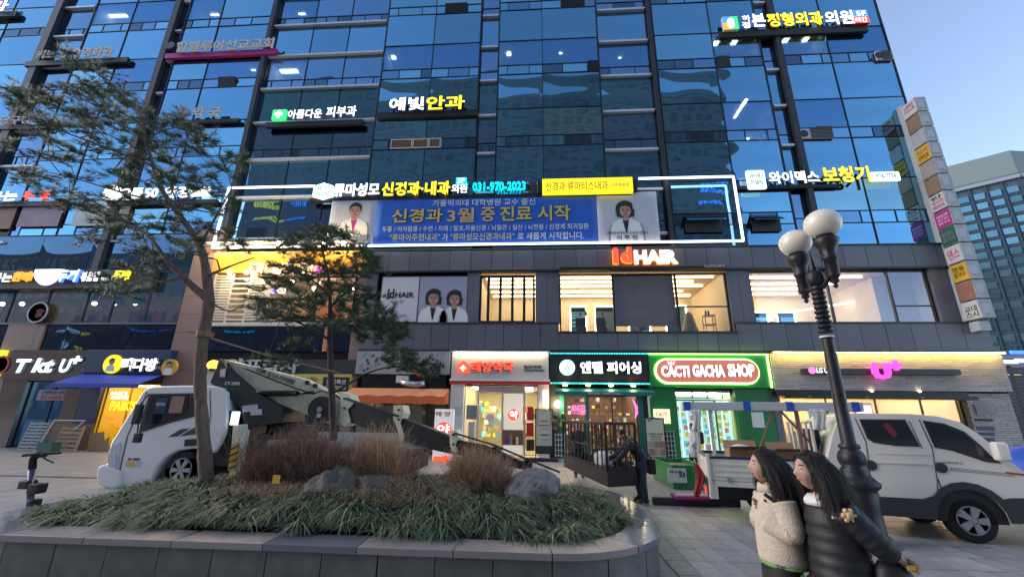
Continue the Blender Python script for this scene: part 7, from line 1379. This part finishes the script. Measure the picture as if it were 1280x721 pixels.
# body(): index 0 is y negative -> order arms accordingly
N_, ch, sh = body(w, (0, 0, .90), (.0, 0, .5), (arms[1], arms[0]), (legs[1], legs[0]))
hd, Mx = head(w, (.035, 0, 1.58), 1.02, tilt=math.radians(-4)); long_hair(w, Mx, .46, 2600, 3, back=.10, sway=(-.03, 0), spread=.5)
R_ = [(-.02, 0, .93, .155, .185, 0), (-.02, 0, .96, .165, .195, 0), (-.015, 0, 1.02, .16, .19, 0), (-.01, 0, 1.12, .155, .185, 0), (-.01, 0, 1.22, .15, .19, 0), (-.015, 0, 1.31, .145, .195, 0), (-.015, 0, 1.37, .125, .17, 0), (-.01, 0, 1.41, .09, .105, 0), (.0, 0, 1.46, .075, .08, 0)]
K('fleece_jacket', ring_loft(R_), 'fleece', w, True)
for a, S in ((arms[1], sh[0]), (arms[0], sh[1])): sleeve(w, [S+Vector((-.01, -.01*(1 if S.y > 0 else -1), 0)), a[0], Vector(a[1])], .085, .062, 'fleece')
K('hem_band', ring_loft([(-.02, 0, .918, .158, .188, 0), (-.02, 0, .934, .162, .192, 0)]), 'limegreen', w, True); K('collar', ring_loft([(.0, 0, 1.40, .1, .105, 0), (.0, 0, 1.46, .088, .092, 0)]), 'fleece', w, True)
trouser(w, (0, 0, .9), (legs[1], legs[0]), 'trousers'); shoes(w, legs, 'white')
K('side_stripe', MB().path([(-.06, .165, .9), (.03, .175, .7), (.12, .165, .5), (.08, .155, .3), (.03, .145, .12)], .012, 6), 'limegreen', w)
K('bag_strap', MB().path([(.1, .12, 1.4), (-.02, .19, 1.3), (-.15, .16, 1.15), (-.2, .02, 1.02)], .014, 6).path([(.1, .1, 1.36), (-.06, .195, 1.17), (-.16, .14, 1.07)], .008, 5), 'black', w)
# ---- woman in black puffer coat
w = thing('person', 'long haired woman in a long black puffer coat with an orange flower charm', 'person', (1.88, 3.2, 0), world=False, rz=math.radians(178)); w.scale = (.96, .96, .96)
legs = (((.12, .09, .50), (.0, .09, .1), (.14, .09, .03)), ((.04, -.09, .50), (-.22, -.09, .13), (-.08, -.09, .04)))
arms = (((-.16, .25, 1.15), (-.24, .26, 1.30-.12), (-.9, .2, .1), (0, 0, 1), .8), ((.04, -.24, 1.14), (.06, -.22, .92), (0, 0, -1), (1, 0, 0), .5))
arms = (((-.13, .22, 1.20), (-.20, .21, 1.14), (-.8, 0, -.4), (0, 0, 1), 1.0), ((.04, -.24, 1.14), (.06, -.22, .92), (0, 0, -1), (1, 0, 0), .5))
N_, ch, sh = body(w, (0, 0, .91), (.02, 0, .51), (arms[1], arms[0]), (legs[1], legs[0]))
hd, Mx = head(w, (.085, 0, 1.59), 1.02, tilt=math.radians(-2), yaw=math.radians(8)); long_hair(w, Mx, .46, 2600, 5, back=.09, sway=(-.03, .0), spread=.5)
R_ = []
for k in range(46):
    t = k/45; z = .55+.87*t; q = abs(math.sin(k*math.pi/4))**.6; rx = (.175 if t < .3 else .175-.03*(t-.3)/.7)+.010*q; ry = .19+.009*q-.02*t
    if t > .9: f = (t-.9)/.1; rx *= 1-.38*f; ry *= 1-.42*f
    R_.append((-.03+.02*t, 0, z, rx, ry, 0))
K('puffer_coat', ring_loft(R_, 36), 'puffer', w, True)
for a, S in ((arms[1], sh[0]), (arms[0], sh[1])): sleeve(w, [S, a[0], Vector(a[1])], .082, .06, 'puffer', .07)
K('scarf', ring_loft([(.02, 0, 1.38, .12, .12, 0), (.025, 0, 1.41, .115, .115, 0), (.025, 0, 1.44, .09, .095, 0)]), 'offwhite', w, True)
trouser(w, (0, 0, .9), (legs[1], legs[0]), 'trousers'); shoes(w, legs, 'black')
fl_ = MB(); 
for q in range(6): t = 2*math.pi*q/6; fl_.ball((.02+.03*math.cos(t), .24, 1.36+.03*math.sin(t)), .015, 10, 6)
fl_.ball((.02, .245, 1.36), .027, 12, 8, sq=(1, .7, 1)); K('flower_charm', fl_, 'plush', w, True)
K('logo_patch', MB().box(.07, .095, .19, .2, 1.33, 1.345), 'lightgrey', w)
ph_ = K('phone', MB().box(-.30, -.25, .235, .25, 1.07, 1.10), 'amberprint', w, bevel=.006)
K('tote_bag', ring_loft([(-.24, .17, .80, .10, .06, 0), (-.24, .17, .85, .135, .08, 0), (-.23, .17, .95, .13, .09, 0), (-.21, .17, 1.05, .10, .07, 0), (-.20, .17, 1.10, .06, .04, 0)], 24), 'puffer', w, True); K('bag_strap', MB().path([(-.20, .19, 1.1), (-.14, .2, 1.3), (-.05, .16, 1.42), (.07, .13, 1.33)], .015, 6), 'black', w)
# ---- man bending over the basket
def figure(label, x, y, rz, s, top, bottom, legs, arms, hip, lean, head_at, tilt=0., hairlen=0, hat=None, coat_len=0., extra=None, sub=1, hairmat='hair', grp=None, wtop=1.0):
    p = thing('person', label, 'person', (x, y, 0), grp, world=False, rz=rz); N_, ch, sh = body(p, hip, lean, arms, legs, s=s, sub=sub)
    h, Mx = head(p, head_at, s, tilt=tilt, n=20, k=16)
    if hairlen: long_hair(p, Mx, hairlen, 260, 2)
    else:
        cap = MB().ball((-.014, 0, .026), .098, 18, 12, sq=(1.0, .86, 1.05)); cap.v = [tuple(Mx @ Vector((min(v[0], .06), v[1], max(v[2], -.05 if v[0] < 0 else .03)))) for v in cap.v]; K('hair' if not hat else 'cap', cap, hairmat if not hat else hat, p, True)
    Hh = Vector(hip); L_ = Vector(lean); tl = math.atan2(L_.x, L_.z); rr = []
    for t, rx, ry in ((-.12-coat_len, .15, .18), (0, .145, .175), (.25, .135, .165), (.55, .14, .18), (.82, .135, .19), (.95, .1, .14), (1.03, .065, .075)): c = Hh+L_*t; rr.append((c.x, 0, c.z, rx*s*wtop, ry*s*wtop, -tl))
    K('jacket', ring_loft(rr, 20), top, p, True)
    for a, S in zip(arms, sh): sleeve(p, [S, a[0], a[1]], .075*s, .05*s, top, n=10)
    trouser(p, hip, legs, bottom, s=s); shoes(p, legs, 'shoe', s)
    if extra: extra(p)
    return p
x, y = gr(805, 628)
def bag(p): K('tool_bag', MB().box(-.30, -.12, -.17, .17, .62, .95), 'black', p, bevel=.03); K('bag_strap', MB().path([(-.2, .16, .95), (-.05, .2, 1.2), (.2, .1, 1.25)], .015, 6), 'black', p)
M('workjacket', (.03, .03, .036), .75, noise=.1, ns=8, bump=.3, bs=12)
figure('man in a black jacket and jeans bending forward into the steel basket', x, y, math.pi, 1.05, 'workjacket', 'jeans', (((.1, -.11, .48), (.03, -.13, .1), (.17, -.14, .04)), ((.02, .11, .50), (-.02, .13, .1), (.12, .14, .04))),
       (((.52, -.2, 1.0), (.72, -.14, .92), (1, .1, -.3), (0, 1, 0), .5), ((.5, .2, .98), (.68, .14, .85), (1, -.1, -.4), (0, -1, 0), .5)), (-.02, 0, .92), (.27, 0, .44), (.40, 0, 1.47), math.radians(32), extra=bag)
x, y = at(723, 560, 14.9)[0], 14.9
figure('man in a dark cap standing behind the bars of the steel basket', x, y, math.radians(-90), 1.05, 'jacketblack', 'trousers', (((.02, -.1, .48), (0, -.11, .1), (.13, -.12, .04)), ((.02, .1, .48), (0, .11, .1), (.13, .12, .04))),
       (((.05, -.26, 1.15), (.25, -.2, 1.1), (1, 0, 0), (0, 1, 0), .4), ((.05, .26, 1.15), (.25, .2, 1.1), (1, 0, 0), (0, -1, 0), .4)), (0, 0, .93), (0, 0, .52), (.03, 0, 1.63), hat='jacketblack')
x, y = gr(868, 590); y = 16.6; x = at(868, 560, y)[0]
def pack(p): K('backpack', MB().box(-.34, -.13, -.15, .15, 1.0, 1.42), 'jacketblack', p, bevel=.06)
figure('woman in a pale grey coat with a black backpack walking past the green shop', x, y, math.pi, 1.0, 'coatgrey', 'trousers', (((.12, -.09, .48), (.15, -.09, .1), (.28, -.09, .04)), ((.0, .09, .48), (-.2, .09, .14), (-.08, .09, .06))),
       (((.0, -.24, 1.12), (.14, -.2, 1.0), (.6, 0, -.6), (0, 1, 0), .4), ((.0, .24, 1.12), (.12, .2, .98), (.6, 0, -.6), (0, -1, 0), .4)), (0, 0, .92), (0, 0, .5), (.03, 0, 1.58), coat_len=.6, extra=pack, hat='hair', wtop=1.1)
# seated customers in the phone shop window
for lab, px, py, y, top in (('seated customer in a brown jacket nearest the corner of the brick shop window', 977, 535, 22.6, 'khaki'), ('seated customer with short dark hair behind the brown jacket, inside the brick shop', 981, 520, 24.0, 'print_black'), ('seated customer facing the window at the far table of the brick shop', 994, 524, 24.2, 'grey')):
    x, z = at(px, py, y)
    figure(lab, x, y, math.pi*.9, .98, top, 'trousers', (((.4, -.1, .5), (.42, -.1, .1), (.55, -.1, .04)), ((.4, .1, .5), (.42, .1, .1), (.55, .1, .04))), (((.1, -.24, .8), (.35, -.15, .78), (1, 0, 0), (0, 1, 0), .4), ((.1, .24, .8), (.35, .15, .78), (1, 0, 0), (0, -1, 0), .4)), (0, 0, .55), (.12, 0, .48), (.18, 0, 1.2), math.radians(15))
    t = K('stool', MB().lathe([(.18, 0), (.2, .02), (.03, .05), (.03, .4), (.2, .42), (.2, .46)], (x, y, .02), 14), 'grey', None, True); tag(t, 'round stool under the '+{977: 'customer in the brown jacket', 981: 'short haired customer behind the brown jacket', 994: 'customer in grey at the far table'}[px], 'stool')
